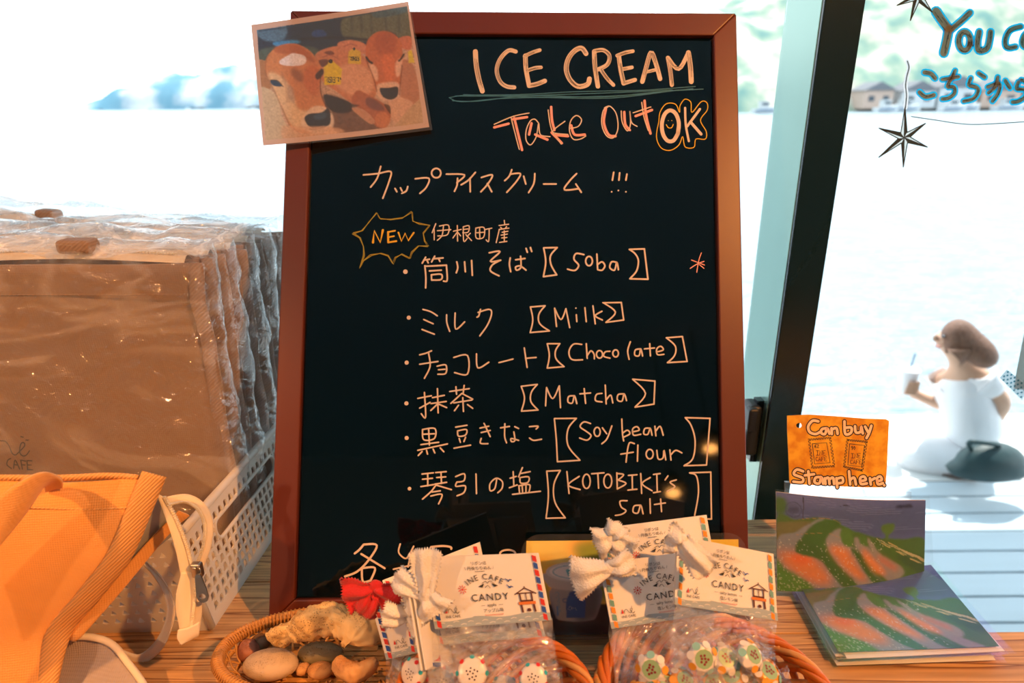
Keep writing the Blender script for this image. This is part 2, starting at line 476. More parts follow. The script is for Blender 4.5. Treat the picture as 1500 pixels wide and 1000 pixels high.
# ------------------------------------------------------------------ counter
def wood(name, light, dark, scale=1.0, rough=0.5):
    m, nt, b = mk(name); N = nt.nodes; L = nt.links
    tc = N.new('ShaderNodeTexCoord'); oi = N.new('ShaderNodeObjectInfo')
    va = N.new('ShaderNodeVectorMath'); va.operation = 'MULTIPLY_ADD'; va.inputs[1].default_value = (1, 1, 1)
    L.new(tc.outputs['Object'], va.inputs[0])
    cb = N.new('ShaderNodeCombineXYZ'); ml = N.new('ShaderNodeMath'); ml.operation = 'MULTIPLY'; ml.inputs[1].default_value = 7.0
    L.new(oi.outputs['Random'], ml.inputs[0]); L.new(ml.outputs[0], cb.inputs[0]); L.new(ml.outputs[0], cb.inputs[1]); L.new(cb.outputs[0], va.inputs[2])
    mp = N.new('ShaderNodeMapping'); mp.inputs['Scale'].default_value = (0.9 * scale, 30 * scale, 6)
    L.new(va.outputs[0], mp.inputs[0])
    nz = N.new('ShaderNodeTexNoise'); nz.inputs['Scale'].default_value = 1.6; nz.inputs['Detail'].default_value = 2; nz.inputs['Distortion'].default_value = 0.25
    L.new(mp.outputs[0], nz.inputs[0])
    m1 = N.new('ShaderNodeMath'); m1.operation = 'MULTIPLY'; m1.inputs[1].default_value = 13.0; L.new(nz.outputs[0], m1.inputs[0])
    fr = N.new('ShaderNodeMath'); fr.operation = 'FRACT'; L.new(m1.outputs[0], fr.inputs[0])
    rp = N.new('ShaderNodeValToRGB'); e = rp.color_ramp.elements
    e[0].position = 0.0; e[0].color = (*light, 1); e[1].position = 1.0; e[1].color = (*light, 1)
    x = e.new(0.72); x.color = (*[a * 0.45 + c * 0.55 for a, c in zip(dark, light)], 1); x = e.new(0.90); x.color = (*dark, 1)
    L.new(fr.outputs[0], rp.inputs[0])
    n2 = N.new('ShaderNodeTexNoise'); n2.inputs['Scale'].default_value = 9; mp2 = N.new('ShaderNodeMapping'); mp2.inputs['Scale'].default_value = (1, 20, 5)
    n2.inputs['Detail'].default_value = 6; L.new(va.outputs[0], mp2.inputs[0]); L.new(mp2.outputs[0], n2.inputs[0])
    mx = N.new('ShaderNodeMix'); mx.data_type = 'RGBA'; mx.blend_type = 'MULTIPLY'; mx.inputs[0].default_value = 0.7
    r2 = N.new('ShaderNodeValToRGB'); r2.color_ramp.elements[0].position = 0.3; r2.color_ramp.elements[0].color = (0.62, 0.6, 0.58, 1); r2.color_ramp.elements[1].position = 0.6
    L.new(n2.outputs[0], r2.inputs[0]); L.new(rp.outputs[0], mx.inputs[6]); L.new(r2.outputs[0], mx.inputs[7])
    L.new(mx.outputs[2], b.inputs['Base Color'])
    bu = N.new('ShaderNodeBump'); bu.inputs['Strength'].default_value = 0.35; bu.inputs['Distance'].default_value = 0.001
    L.new(rp.outputs[0], bu.inputs['Height']); L.new(bu.outputs[0], b.inputs['Normal']); sock(b, 'Roughness', rough)
    return m
M['wood'] = wood('counter_pine', (0.68, 0.40, 0.165), (0.22, 0.08, 0.022))
counter = empty('wooden_counter', (-0.2, 0.5, -1.03), 'long pine plank counter under the window that carries everything', 'counter')
rows = [(0.10, 0.185, 0.9), (0.185, 0.28, 0.9), (0.28, 0.375, 0.9), (0.375, 0.484, 0.9), (0.484, 0.562, 0.437), (0.562, 0.662, 0.36),
        (0.662, 0.745, 0.27), (0.745, 0.825, 0.24), (0.825, 0.90, 0.0), (0.90, 0.965, -0.25)]
for y0, y1, xr in rows:
    mb = MB(); mb.box(((xr - 1.4) / 2, (y0 + y1) / 2, -0.0175), (xr + 1.4, y1 - y0 - 0.0012, 0.035))
    o = mb.build('plank', M['wood'], counter); bevel(o, 0.0012, 2)
mb = MB()
mb.box((-0.5, 0.30, -0.07), (1.7, 0.04, 0.07)); mb.box((-0.6, 0.78, -0.07), (1.5, 0.04, 0.07))
mb.build('apron_rail', M['wood'], counter)
for x, y in ((-1.3, 0.30), (0.32, 0.30), (-1.3, 0.78), (0.12, 0.78)):
    mb = MB(); mb.box((x, y, -0.55), (0.07, 0.07, 0.96)); mb.build('leg', M['wood'], counter)

# ------------------------------------------------------------------ outside: deck, quay, water, land
DZ = -1.28
deck = empty('wooden_deck', (1.0, 1.8, DZ), 'pale blue grey deck of long boards outside, below the window', 'deck')
y = 2.765
k = 0
while y > 0.95:
    mb = MB(); mb.box((0.5, y - 0.0635, DZ - 0.02), (9.0, 0.121, 0.04)); o = mb.build('deck_board', M['deck'], deck); bevel(o, 0.003)
    y -= 0.131; k += 1
slab('quay', (0, 3.12, DZ - 0.65), (40, 0.70, 1.30), M['concrete'])
slab('ground', (0, 1.8, DZ - 0.12), (12, 2.2, 0.1), M['concrete'])

def water_mat():
    m, nt, b = mk('sea_water'); N = nt.nodes; L = nt.links
    sock(b, 'Base Color', (0.27, 0.36, 0.42, 1)); sock(b, 'Roughness', 0.20); sock(b, 'IOR', 1.33)
    tc = N.new('ShaderNodeTexCoord'); mp = N.new('ShaderNodeMapping'); mp.inputs['Scale'].default_value = (0.55, 1.5, 1)
    L.new(tc.outputs['Object'], mp.inputs[0])
    nz = N.new('ShaderNodeTexNoise'); nz.inputs['Scale'].default_value = 1.5; nz.inputs['Detail'].default_value = 5; nz.inputs['Roughness'].default_value = 0.55
    L.new(mp.outputs[0], nz.inputs[0])
    bu = N.new('ShaderNodeBump'); bu.inputs['Strength'].default_value = 1.0; bu.inputs['Distance'].default_value = 0.6
    L.new(nz.outputs[0], bu.inputs['Height']); L.new(bu.outputs[0], b.inputs['Normal'])
    return m
M['water'] = water_mat()
mb = MB(); mb.add([(-3000, 3.2, -2.5), (3000, 3.2, -2.5), (3000, 4000, -2.5), (-3000, 4000, -2.5)], [(0, 1, 2, 3)])
o = mb.build('sea', M['water']); o['kind'] = 'structure'

def leafy(name, cols, scale, rough=0.9):
    m, nt, b = mk(name); N = nt.nodes; L = nt.links
    tc = N.new('ShaderNodeTexCoord'); nz = N.new('ShaderNodeTexNoise'); nz.inputs['Scale'].default_value = scale; nz.inputs['Detail'].default_value = 3
    L.new(tc.outputs['Object'], nz.inputs[0])
    rp = N.new('ShaderNodeValToRGB'); e = rp.color_ramp.elements
    e[0].position = 0.30; e[0].color = (*cols[0], 1); e[1].position = 0.70; e[1].color = (*cols[-1], 1)
    for i, c in enumerate(cols[1:-1]): x = e.new(0.30 + 0.40 * (i + 1) / (len(cols) - 1)); x.color = (*c, 1)
    L.new(nz.outputs[0], rp.inputs[0]); L.new(rp.outputs[0], b.inputs['Base Color']); sock(b, 'Roughness', rough)
    sock(b, 'Specular IOR Level', 0.1)
    return m
def terrain(name, x0, x1, y0, y1, hf, nx, ny, mat, z=-2.6):
    vs = []
    for i in range(ny + 1):
        for j in range(nx + 1):
            x = x0 + (x1 - x0) * j / nx; y = y0 + (y1 - y0) * i / ny
            vs.append((x, y, z + max(0, hf(x, y))))
    m = nx + 1
    fs = [(i * m + j, i * m + j + 1, (i + 1) * m + j + 1, (i + 1) * m + j) for i in range(ny) for j in range(nx)]
    o = mesh_obj(name, vs, fs, mat, None, True); o['kind'] = 'structure'
    return o
def canopy(x, y, s, a):
    return a * (noise.noise(Vector((x / s, y / s, 3.1))) + 0.5 * noise.noise(Vector((x / s * 2.3, y / s * 2.3, 7))))
M['hill'] = leafy('hillside_trees', [(0.09, 0.18, 0.17), (0.18, 0.25, 0.20), (0.36, 0.34, 0.29), (0.50, 0.43, 0.37)], 0.13)  # atmospheric brightening put into the paler tree colours
def hill_h(x, y):
    e = min(1, max(0, (x - 8) / 45)); r = min(1, max(0, (y - 150) / 42))
    top = 15 + 11 * e + 10 * min(1, max(0, (x - 60) / 80)) + canopy(x, y, 24, 4)
    return e ** 0.6 * (top * r ** 0.8) + (canopy(x, y, 6, 1.5) + 1.0 if r > 0 and e > 0 else 0)
terrain('hillside', 6, 330, 149, 230, hill_h, 150, 42, M['hill'])
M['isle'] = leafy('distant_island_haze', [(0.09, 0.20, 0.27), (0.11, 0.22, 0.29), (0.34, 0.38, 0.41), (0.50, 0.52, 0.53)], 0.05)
def isle_h(x, y):
    u = (x + 258) / 150; 
    if u < 0 or u > 1.6: return 0
    v = 1 - ((y - 430) / 30) ** 2
    return max(0, v) ** 0.6 * (min(1, u * 3.2) ** 0.8) * min(1, (1.6 - u) * 2.5) * (19 + canopy(x, y, 30, 7)) + canopy(x, y, 9, 2)
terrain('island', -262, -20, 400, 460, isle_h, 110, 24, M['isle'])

# moored boats and shore houses under the hillside
M['boat'] = plain('white_boat_hull', (0.42, 0.45, 0.47), 0.4)
M['boat_blue'] = plain('blue_boat_stripe', (0.05, 0.14, 0.28), 0.4)
M['roof_tile'] = plain('grey_roof_tiles', (0.10, 0.11, 0.13), 0.7)
M['pink_wall'] = plain('tan_house_wall', (0.40, 0.30, 0.25), 0.8)
M['pane_dark'] = plain('dark_pane', (0.03, 0.05, 0.07), 0.2)
def boat(x, y, L, cab, label):
    b = empty('boat', (x, y, -2.5), label, 'boat', 'boats moored under the hillside')
    secs = []
    for i in range(9):
        t = i / 8; w = 1.3 * math.sin(PI * min(1, 0.35 + t * 0.65)) ** 0.7 if t < 1 else 0.05
        w = 1.25 * (1 - t ** 3) + 0.03; z1 = 0.9 + 0.7 * t ** 2
        secs.append([(x - L / 2 + L * t, y - w, -2.5 + z1), (x - L / 2 + L * t, y - w * 0.6, -2.6), (x - L / 2 + L * t, y + w * 0.6, -2.6), (x - L / 2 + L * t, y + w, -2.5 + z1)])
    vs = [p for s in secs for p in s]
    fs = [(4 * i + k, 4 * i + (k + 1) % 4, 4 * i + 4 + (k + 1) % 4, 4 * i + 4 + k) for i in range(8) for k in range(4)] + [(0, 1, 2, 3), (35, 34, 33, 32)]
    mesh_obj('hull', vs, fs, M['boat'], b)
    mb = MB(); mb.box((x - L * 0.1, y, -2.5 + 1.6), (L * 0.32, 1.7, 1.3)); mb.box((x - L * 0.1, y, -2.5 + 2.3), (L * 0.38, 1.9, 0.12)); o = mb.build('cabin', M['boat'], b)
    mb = MB(); mb.box((x - L * 0.1, y - 0.86, -2.5 + 1.8), (L * 0.26, 0.03, 0.5)); mb.build('cabin_window', M['pane_dark'], b)
    mb = MB(); mb.box((x - L * 0.12, y - 1.24, -2.5 + 0.72), (L * 0.7, 0.05, 0.18)); mb.build('stripe', M['boat_blue'], b)
def bxp(px, Y): return (px - 750) / F_PX * Y * 0.98
for px, L, lab in ((1105, 5.0, 'white motor boat moored close to the right edge of the chalkboard'),
                   (1142, 4.4, 'small white boat moored just left of the pale window post'),
                   (1262, 4.4, 'white boat moored just right of the dark window post'),
                   (1300, 5.4, 'white cabin boat moored left of the hanging star drawing'),
                   (1352, 5.0, 'white cabin boat moored just right of the hanging star string'),
                   (1398, 4.6, 'small white boat moored under the middle of the window writing'),
                   (1455, 6.0, 'long white boat moored near the right edge of the view')):
    boat(bxp(px, 141), 141 - (px % 3) * 2.8, L, 1, lab)
def house(px, w, h, lab, wallm):
    x = bxp(px, 148); z = -1.9
    b = empty('shore_house', (x, 147, z), lab, 'house', 'houses on the far shore')
    mb = MB(); mb.box((x, 149, z + h / 2), (w, 6, h)); mb.build('walls', wallm, b)
    mb = MB(); mb.prism([(x - w / 2 - .4, 145.6, z + h), (x + w / 2 + .4, 145.6, z + h), (x, 145.6, z + h + w * 0.28)], (0, 7, 0)); mb.build('roof', M['roof_tile'], b)
    for k in (-1, 1):
        mb = MB(); mb.box((x + k * w * 0.25, 145.96, z + h * 0.55), (w * 0.2, 0.1, h * 0.3)); mb.build('window', M['pane_dark'], b)
house(1262, 6, 3.6, 'tan shore house just right of the dark window post', M['pink_wall'])
house(1318, 7, 3.4, 'white shore house beside the star string', M['boat'])
house(1372, 8, 4.0, 'white shore house below the Japanese window writing', M['boat'])
house(1432, 8, 3.4, 'tan shore house under the right end of the window writing', M['pink_wall'])
house(1490, 8, 4.2, 'white shore house at the right edge of the view', M['boat'])

# ------------------------------------------------------------------ woman on the quay
M['skin'] = plain('skin', (0.62, 0.36, 0.24), 0.5)
M['hair'] = plain('brown_hair', (0.20, 0.085, 0.045), 0.45, var=0.5, vscale=30, bump=(60, 0.6, 0.01), stretch=(3, 3, 1))
M['white_cloth'] = plain('white_cotton', (0.82, 0.82, 0.84), 0.8, bump=(12, 0.4, 0.02))
M['bag_teal'] = plain('dark_teal_bag', (0.015, 0.05, 0.055), 0.5, bump=(20, 0.4, 0.01))
def skin_mesh(name, chains, mat, parent, sub=2, root=0):
    """chains: list of lists of (point, radius); equal points are welded"""
    vs = []; rs = []; es = []; idx = {}
    for ch in chains:
        prev = None
        for p, r in ch:
            key = tuple(round(c, 4) for c in p)
            if key not in idx:
                idx[key] = len(vs); vs.append(Vector(p)); rs.append(r)
            i = idx[key]
            if prev is not None and prev != i: es.append((prev, i))
            prev = i
    me = bpy.data.meshes.new(name)
    off = parent.location if parent is not None else Vector((0, 0, 0))
    me.from_pydata([tuple(v - Vector(off)) for v in vs], es, [])
    me.materials.append(mat)
    o = bpy.data.objects.new(name, me); COL.objects.link(o)
    if parent is not None: o.parent = parent
    sk = o.modifiers.new('skin', 'SKIN'); sk.use_smooth_shade = True; sk.branch_smoothing = 0.6
    for i, d in enumerate(me.skin_vertices[0].data):
        r = rs[i]; d.radius = r if hasattr(r, '__len__') else (r, r)
        d.use_root = (i == root)
    mod(o, 'SUBSURF', levels=sub, render_levels=sub)
    return o
WY = 2.92
def wp(px, py, dy=0.0): return tuple(pY(px, py, WY + dy))
woman = empty('person', pY(1425, 695, WY), 'person in white with long brown hair sitting on the quay outside, holding a white cup', 'person')
hip = wp(1432, 668); waist = wp(1424, 622); chest = wp(1415, 578); neckb = wp(1408, 545); neck = wp(1406, 530); head0 = wp(1402, 512)
shL = wp(1383, 556, 0.06); elL = wp(1396, 600, 0.10); wrL = wp(1342, 578, 0.12)
shR = wp(1444, 556, -0.06); elR = wp(1472, 590, -0.10); wrR = wp(1450, 632, 0.02)
knL = wp(1350, 662, 0.22); ftL = wp(1400, 690, 0.10); knR = wp(1362, 680, 0.08); ftR = wp(1425, 692, -0.16)
body = skin_mesh('body', [
    [(hip, 0.13), (waist, 0.105), (chest, 0.12), (neckb, 0.07), (neck, 0.045), (head0, 0.060), (wp(1394, 498), 0.078), (wp(1394, 484), 0.074)],
    [(neckb, 0.07), (shL, 0.05), (elL, 0.036), (wrL, 0.025), (wp(1332, 572, 0.12), 0.03)],
    [(neckb, 0.07), (shR, 0.05), (elR, 0.036), (wrR, 0.026), (wp(1444, 640, 0.03), 0.03)],
    [(hip, 0.13), (knL, 0.05), (ftL, 0.035), (wp(1415, 692, 0.05), 0.03)],
    [(hip, 0.13), (knR, 0.05), (ftR, 0.035), (wp(1440, 694, -0.2), 0.03)]], M['skin'], woman)
# fingers round the cup
cupc = Vector(wp(1329, 558, 0.12))
for k in range(4):
    z = cupc.z - 0.045 + 0.018 * k
    pts = [Vector(wp(1336, 572, 0.12)), Vector((cupc.x + 0.03, cupc.y - 0.045, z)), Vector((cupc.x, cupc.y - 0.052, z)), Vector((cupc.x - 0.03 + 0.004 * k, cupc.y - 0.042, z))]
    mb = MB(); mb.tube(cr(pts, 4), 0.0085, 8); o = mb.build('finger', M['skin'], woman, True)
mb = MB(); mb.tube(cr([Vector(wp(1338, 570, 0.13)), Vector((cupc.x + 0.04, cupc.y + 0.03, cupc.z - 0.01)), Vector((cupc.x + 0.01, cupc.y + 0.05, cupc.z + 0.012))], 4), 0.010, 8)
mb.build('thumb', M['skin'], woman, True)
# face details (looking left, over the water)
hc = Vector(wp(1393, 492)); HR = 0.076
mb = MB(); mb.ball(hc + Vector((-HR * 0.93, 0, -0.010)), (0.013, 0.010, 0.018)); mb.build('nose', M['skin'], woman, True)
mb = MB(); mb.ball(hc + Vector((-HR * 0.80, -0.035, 0.012)), (0.009, 0.012, 0.006)); mb.build('eye', M['pane_dark'], woman, True)
mb = MB(); mb.ball(hc + Vector((-HR * 0.85, -0.02, -0.045)), (0.010, 0.02, 0.006)); mb.build('mouth', plain('lips', (0.5, 0.18, 0.15), 0.4), woman, True)
skin_mesh('shirt', [
    [(wp(1430, 650), 0.135), (waist, 0.135), (chest, 0.150), (wp(1411, 552), 0.10), (wp(1408, 541), 0.06)],
    [(wp(1411, 552), 0.10), (wp(1383, 557, 0.06), 0.075), (wp(1388, 582, 0.08), 0.062), (wp(1392, 592, 0.09), 0.055)],
    [(wp(1411, 552), 0.10), (wp(1446, 558, -0.06), 0.08), (wp(1466, 580, -0.09), 0.060)]], M['white_cloth'], woman)
skin_mesh('skirt', [
    [(wp(1430, 640), 0.15), (wp(1425, 664), 0.185), (wp(1385, 666, 0.0), 0.15), (wp(1345, 668, 0.0), 0.12), (wp(1312, 676, 0.05), 0.07)],
    [(wp(1425, 664), 0.185), (wp(1455, 670), 0.13)]], M['white_cloth'], woman)
skin_mesh('hair', [
    [(wp(1388, 473), 0.058), (wp(1401, 485, -0.01), 0.094), (wp(1410, 496, -0.04), 0.098), (wp(1426, 508, -0.07), 0.085), (wp(1442, 521, -0.10), 0.072), (wp(1456, 537, -0.12), 0.036)],
    [(wp(1410, 496, -0.04), 0.098), (wp(1408, 514, -0.07), 0.075), (wp(1420, 524, -0.10), 0.05)]], M['hair'], woman)
cup = empty('drink_cup', cupc - Vector((0, 0, 0.07)), 'white takeaway cup with a straw in the seated person\'s hand', 'cup')
mb = MB(); mb.tube([cupc + Vector((0, 0, z)) for z in (-0.065, -0.06, 0.05, 0.058)], [0.033, 0.034, 0.045, 0.046], 20); mb.build('cup_body', M['white_cloth'], cup, False)
mb = MB(); mb.tube([cupc + Vector((0, 0, z)) for z in (0.058, 0.064, 0.072)], [0.049, 0.049, 0.030], 20); mb.build('lid', M['white_cloth'], cup, False)
mb = MB(); mb.tube([cupc + Vector((0, 0, 0.06)), cupc + Vector((0.012, 0, 0.15))], 0.004, 8); mb.build('straw', M['boat_blue'], cup, False)
hb = empty('handbag', pY(1450, 697, 2.68), 'dark teal handbag lying on the quay beside the seated person', 'bag')
hbm = MB(); c = pY(1450, 678, 2.60)
def hbf(v):
    d = v - c; return c + Vector((d.x * (1.15 if d.z < 0 else 0.9), d.y, max(d.z, -0.062)))
hbm.ball(c, (0.17, 0.09, 0.10), 20, 12, hbf); hbm.build('bag_body', M['bag_teal'], hb, True)
mb = MB(); mb.tube(cr([c + Vector((-0.10, 0, 0.07)), c + Vector((-0.13, -.02, 0.12)), c + Vector((-0.02, -.03, 0.11)), c + Vector((0.02, 0, 0.085))], 6), 0.010, 8); mb.build('handle', M['bag_teal'], hb, True)
ms = empty('brown_strip', pY(1400, 697, 2.75), 'thin brown strip under the seated person on the quay', 'mat')  # thin brown strip laid flat on the quay under the person
mb = MB(); mb.prism([pz(1335, 684, DZ + 0.001), pz(1450, 690, DZ + 0.001), pz(1435, 702, DZ + 0.001), pz(1400, 702, DZ + 0.001)], (0, 0, 0.012)); mb.build('strip_sheet', plain('strip_brown', (0.16, 0.11, 0.09), 0.8), ms)

# ------------------------------------------------------------------ drawings on the right-hand glass
GYY = 0.7705
def gw(ox, oy, k):
    return lambda x, y, l: pY(ox + x / k, oy + y / k, GYY - l)
gm = gw(1240, 0, 3.846)
def flatink(name, c, rough=0.4, tl=0.35):
    m = plain(name, c, rough); N = m.node_tree.nodes; L = m.node_tree.links
    t = N.new('ShaderNodeBsdfTranslucent'); t.inputs[0].default_value = (*c, 1); x = N.new('ShaderNodeMixShader'); x.inputs[0].default_value = tl
    L.new(N['Principled BSDF'].outputs[0], x.inputs[1]); L.new(t.outputs[0], x.inputs[2]); L.new(x.outputs[0], N['Material Output'].inputs[0]); return m
M['ink_blue'] = flatink('blue_marker', (0.0, 0.42, 0.66), tl=0.85); M['ink_olive'] = flatink('gold_marker', (0.36, 0.33, 0.19), 0.35, tl=0.5); M['ink_grey'] = flatink('silver_grey_marker', (0.72, 0.80, 0.78), tl=0.75)
M['ink_dark'] = flatink('dark_olive_marker', (0.035, 0.04, 0.03)); M['ink_white'] = flatink('white_marker', (0.85, 0.85, 0.85), tl=0.8)
you = [([(505, 65), (535, 110), (572, 160)], 50), ([(695, 72), (650, 115), (588, 168)], 34), ([(575, 165), (565, 225), (548, 298)], 46),
       (ell(665, 232, 33, 52, 0.3), 34), ([(748, 180), (738, 235), (745, 285), (790, 275), (806, 225), (812, 180)], 34),
       ([(982, 150), (925, 168), (898, 212), (896, 255), (915, 270), (952, 264)], 28), ([(1050, 180), (1008, 192), (990, 235), (1002, 262), (1035, 255), (1056, 200), (1060, 260)], 28)]
kana = [([(440, 408), (475, 415), (498, 440)], 30), ([(412, 520), (445, 545), (492, 535)], 28),
        ([(540, 448), (590, 440), (630, 432)], 24), ([(612, 398), (592, 440), (568, 488), (605, 490), (608, 525), (575, 552), (540, 558)], 24),
        ([(745, 412), (778, 435)], 26), ([(700, 440), (690, 480), (730, 490), (742, 515), (715, 555), (660, 570)], 24),
        ([(795, 490), (860, 470), (856, 520), (822, 570)], 24), ([(852, 435), (838, 490), (800, 522)], 24), ([(895, 455), (920, 495)], 26),
        ([(985, 450), (1010, 460)], 24), ([(968, 462), (958, 500), (1005, 505), (1010, 540), (970, 570), (935, 575)], 24)]
LB = 'lettering'
strokes('lettering', [(p, w + 14) for p, w in you + kana], gm, M['ink_blue'], w2, base=0.0004, step=1e-6, label='blue outline of the window writing')
strokes('lettering', [(p, w - 4) for p, w in you + kana], gm, M['ink_olive'], w2, base=0.0010, step=1e-6, label='dark gold window writing reading You ca and Japanese kana below')
hat = []
rr = random.Random(3)
for p, w in you + kana:
    q = cr(p, 4) if len(p) > 2 else cr(p, 6)
    for k in range(0, len(q) - 2, 2):
        a, b = q[k], q[min(k + 3, len(q) - 1)]
        dx, dy = rr.uniform(-w / 3.2, w / 3.2), rr.uniform(-w / 3.2, w / 3.2)
        hat.append(([(a[0] + dx, a[1] + dy), (b[0] + dx, b[1] + dy)], 2.6))
_h = strokes('hatching', hat, gm, M['ink_dark'], w2, base=0.0014, step=1e-6); _h['kind'] = 'stuff'
def star(cx, cy, tips, ri, parent):
    n = len(tips); mb = MB(); mb2 = MB(); st = []
    inner = []
    for i in range(n):
        a = tips[i]; b = tips[(i + 1) % n]
        v = ((a[0] - cx) / math.hypot(a[0] - cx, a[1] - cy) + (b[0] - cx) / math.hypot(b[0] - cx, b[1] - cy), (a[1] - cy) / math.hypot(a[0] - cx, a[1] - cy) + (b[1] - cy) / math.hypot(b[0] - cx, b[1] - cy))
        l = math.hypot(*v); inner.append((cx + v[0] / l * ri, cy + v[1] / l * ri))
    for i in range(n):
        t = tips[i]; l = inner[i - 1]; r = inner[i]
        mb.add([gm(cx, cy, 0.0010), gm(*l, 0.0010), gm(*t, 0.0010)], [(0, 1, 2)])
        mb2.add([gm(cx, cy, 0.0010), gm(*r, 0.0010), gm(*t, 0.0010)], [(0, 1, 2)])
        st += [[l, t], [t, r], [(cx, cy), t]]
    mb.build('star_facets', M['ink_grey'], parent); mb2.build('star_facets', M['ink_dark'], parent)
    strokes('star_outline', st, gm, M['ink_dark'], parent, w=6, base=0.0012, step=1e-6)
star(325, 775, [(330, 605), (445, 695), (455, 828), (320, 940), (183, 885), (183, 722)], 34, w2)
star(400, -20, [(395, -130), (500, -90), (482, 68), (360, 115), (285, 30), (290, -80)], 34, w2)
strokes('star_string', [([(343, 345), (352, 380), (340, 430), (333, 480), (338, 540), (332, 606)], 24)], gm, M['ink_white'], w2, base=0.0004, label='white halo of the star string')
strokes('star_string', [([(343, 345), (352, 380), (340, 430), (333, 480), (338, 540), (332, 606)], 6), ([(365, 656), (500, 676), (680, 700), (860, 695), (1050, 682)], 5)], gm, M['ink_dark'], w2, base=0.0008)
# paper sign and dotted tape at the right edge
sg = empty('paper_sign', pY(1500, 540, 0.768), 'grey paper sign corner taped to the glass at the right edge', 'sign')
mesh_obj('sheet', [pY(1502, 478, .7680), pY(1600, 470, .7680), pY(1600, 580, .7680), pY(1484, 569, .7680)], [(0, 1, 2, 3)], flatink('grey_paper', (0.22, 0.34, 0.37), 0.7, 0.4), sg)
tp = empty('washi_tape', pY(1480, 560, 0.767), 'white washi tape with blue dots holding the paper sign', 'tape')
tc = [pY(1475, 541, .7672), pY(1507, 566, .7672), pY(1497, 586, .7672), pY(1464, 553, .7672)]
mesh_obj('tape_strip', tc, [(0, 1, 2, 3)], flatink('white_tape', (0.45, 0.62, 0.70), 0.6, 0.7), tp)
mb = MB()
for i in range(4):
    for j in range(6):
        c = quad(tc, (j + 0.5 + 0.4 * (i % 2)) / 6.4, (i + 0.5) / 4)
        mb.add([c + Vector((math.cos(a) * 0.00135, -0.0003, math.sin(a) * 0.00135)) for a in [2 * PI * q / 10 for q in range(10)]], [tuple(range(10))])
mb.build('dots', flatink('blue_dots', (0.03, 0.24, 0.36), 0.6, 0.6), tp)

# pendant lamps of the room (seen only as warm reflections in the board)
M['bulb'] = plain('warm_bulb', (1, 0.6, 0.25), 0.5, emit=((1.0, 0.42, 0.10), 40.0))
def pendant(px, py, dist, label):
    p = pb(px, py); d = (p - CAM).normalized(); r = d - BN * (2 * d.dot(BN)); c = p + r * dist
    g = empty('pendant_lamp', c, label, 'lamp', 'pendant lamps')
    mb = MB(); mb.ball(c, (0.030, 0.030, 0.018), 16, 10); mb.build('bulb', M['bulb'], g, True)
    mb = MB(); mb.tube([c + Vector((0, 0, z)) for z in (0.02, 0.06, 0.10)], [0.07, 0.05, 0.02], 16, caps=False); mb.build('lamp_shade', M['black'], g, True)
    mb = MB(); mb.tube([c + Vector((0, 0, 0.1)), Vector((c.x, c.y, 1.57))], 0.003, 6); mb.build('cord', M['black'], g, True)
pendant(1041, 657, 2.4, 'pendant lamp reflected in the bracket after flour')
pendant(986, 722, 2.4, 'pendant lamp reflected beside the word Salt')
# ================================================================== CHALKBOARD
M['frame'] = plain('red_brown_lacquered_wood', (0.105, 0.018, 0.007), 0.40, var=0.15, vscale=20, bump=(120, 0.06, 0.0006), coat=0.15, stretch=(1, 1, 0.2))
M['panel'] = plain('black_marker_board', (0.0003, 0.003, 0.0065), 0.045, spec=0.5)
M['chalk'] = plain('cream_chalk_marker', (0.60, 0.50, 0.44), 0.7)
M['chalk_pink'] = plain('pink_chalk_marker', (0.78, 0.33, 0.30), 0.7)
M['chalk_blue'] = plain('blue_chalk_marker', (0.02, 0.13, 0.22), 0.7)
M['chalk_yellow'] = plain('yellow_chalk_marker', (0.62, 0.38, 0.02), 0.7)
M['chalk_olive'] = plain('olive_yellow_chalk_marker', (0.30, 0.24, 0.02), 0.7)
M['chalk_gap'] = plain('board_showing_through', (0.09, 0.07, 0.055), 0.7)
board = empty('chalkboard', (0, 0.50, 0), 'tall black menu board in a red-brown wooden frame standing in the middle of the counter', 'chalkboard')
TL = bst(428, 20); TR = bst(1076, 24)
bl1 = bst(397, 888); br1 = bst(1093.5, 800)
def ext(a, b):   # continue a->b down to t = 0
    k = (a[1] - 0.0095) / (a[1] - b[1]); return (a[0] + (b[0] - a[0]) * k, 0.0095)
BL = ext(TL, bl1); BR = ext(TR, br1)
print('board corners', TL, TR, BR, BL)
C4 = [Vector(TL), Vector(TR), Vector(BR), Vector(BL)]
def inset4(w):
    out = []
    for i in range(4):
        p = C4[i]; a = (C4[i - 1] - p).normalized(); b = (C4[(i + 1) % 4] - p).normalized()
        s = abs(a.x * b.y - a.y * b.x); out.append(p + (a + b) * (w / s))
    return out
I4 = inset4(0.0235)
def prism_board(name, pts, o0, o1, mat, parent, bev=0.0015):
    mb = MB(); mb.prism([bp(p.x, p.y, o0) for p in pts], BN * (o1 - o0))
    o = mb.build(name, mat, parent)
    if bev: bevel(o, bev, 3)
    return o
for i, nm in enumerate(('top_rail', 'stile', 'bottom_rail', 'stile')):
    prism_board(nm, [C4[i], C4[(i + 1) % 4], I4[(i + 1) % 4], I4[i]], -0.018, 0.006, M['frame'], board)
J4 = inset4(0.015)
prism_board('panel', J4, -0.006, 0.0, M['panel'], board, 0)
# rear half of the easel
tb = bp(0, TL[1] - 0.01, -0.02)
for sx in (-0.19, 0.19):
    mb = MB(); mb.tube([Vector((sx, tb.y, tb.z)), Vector((sx, 0.79, 0.002))], 0.009, 8); mb.build('rear_leg', M['frame'], board)
mb = MB(); mb.tube([Vector((-0.19, 0.775, 0.12)), Vector((0.19, 0.775, 0.12))], 0.007, 8); mb.build('cross_bar', M['frame'], board)

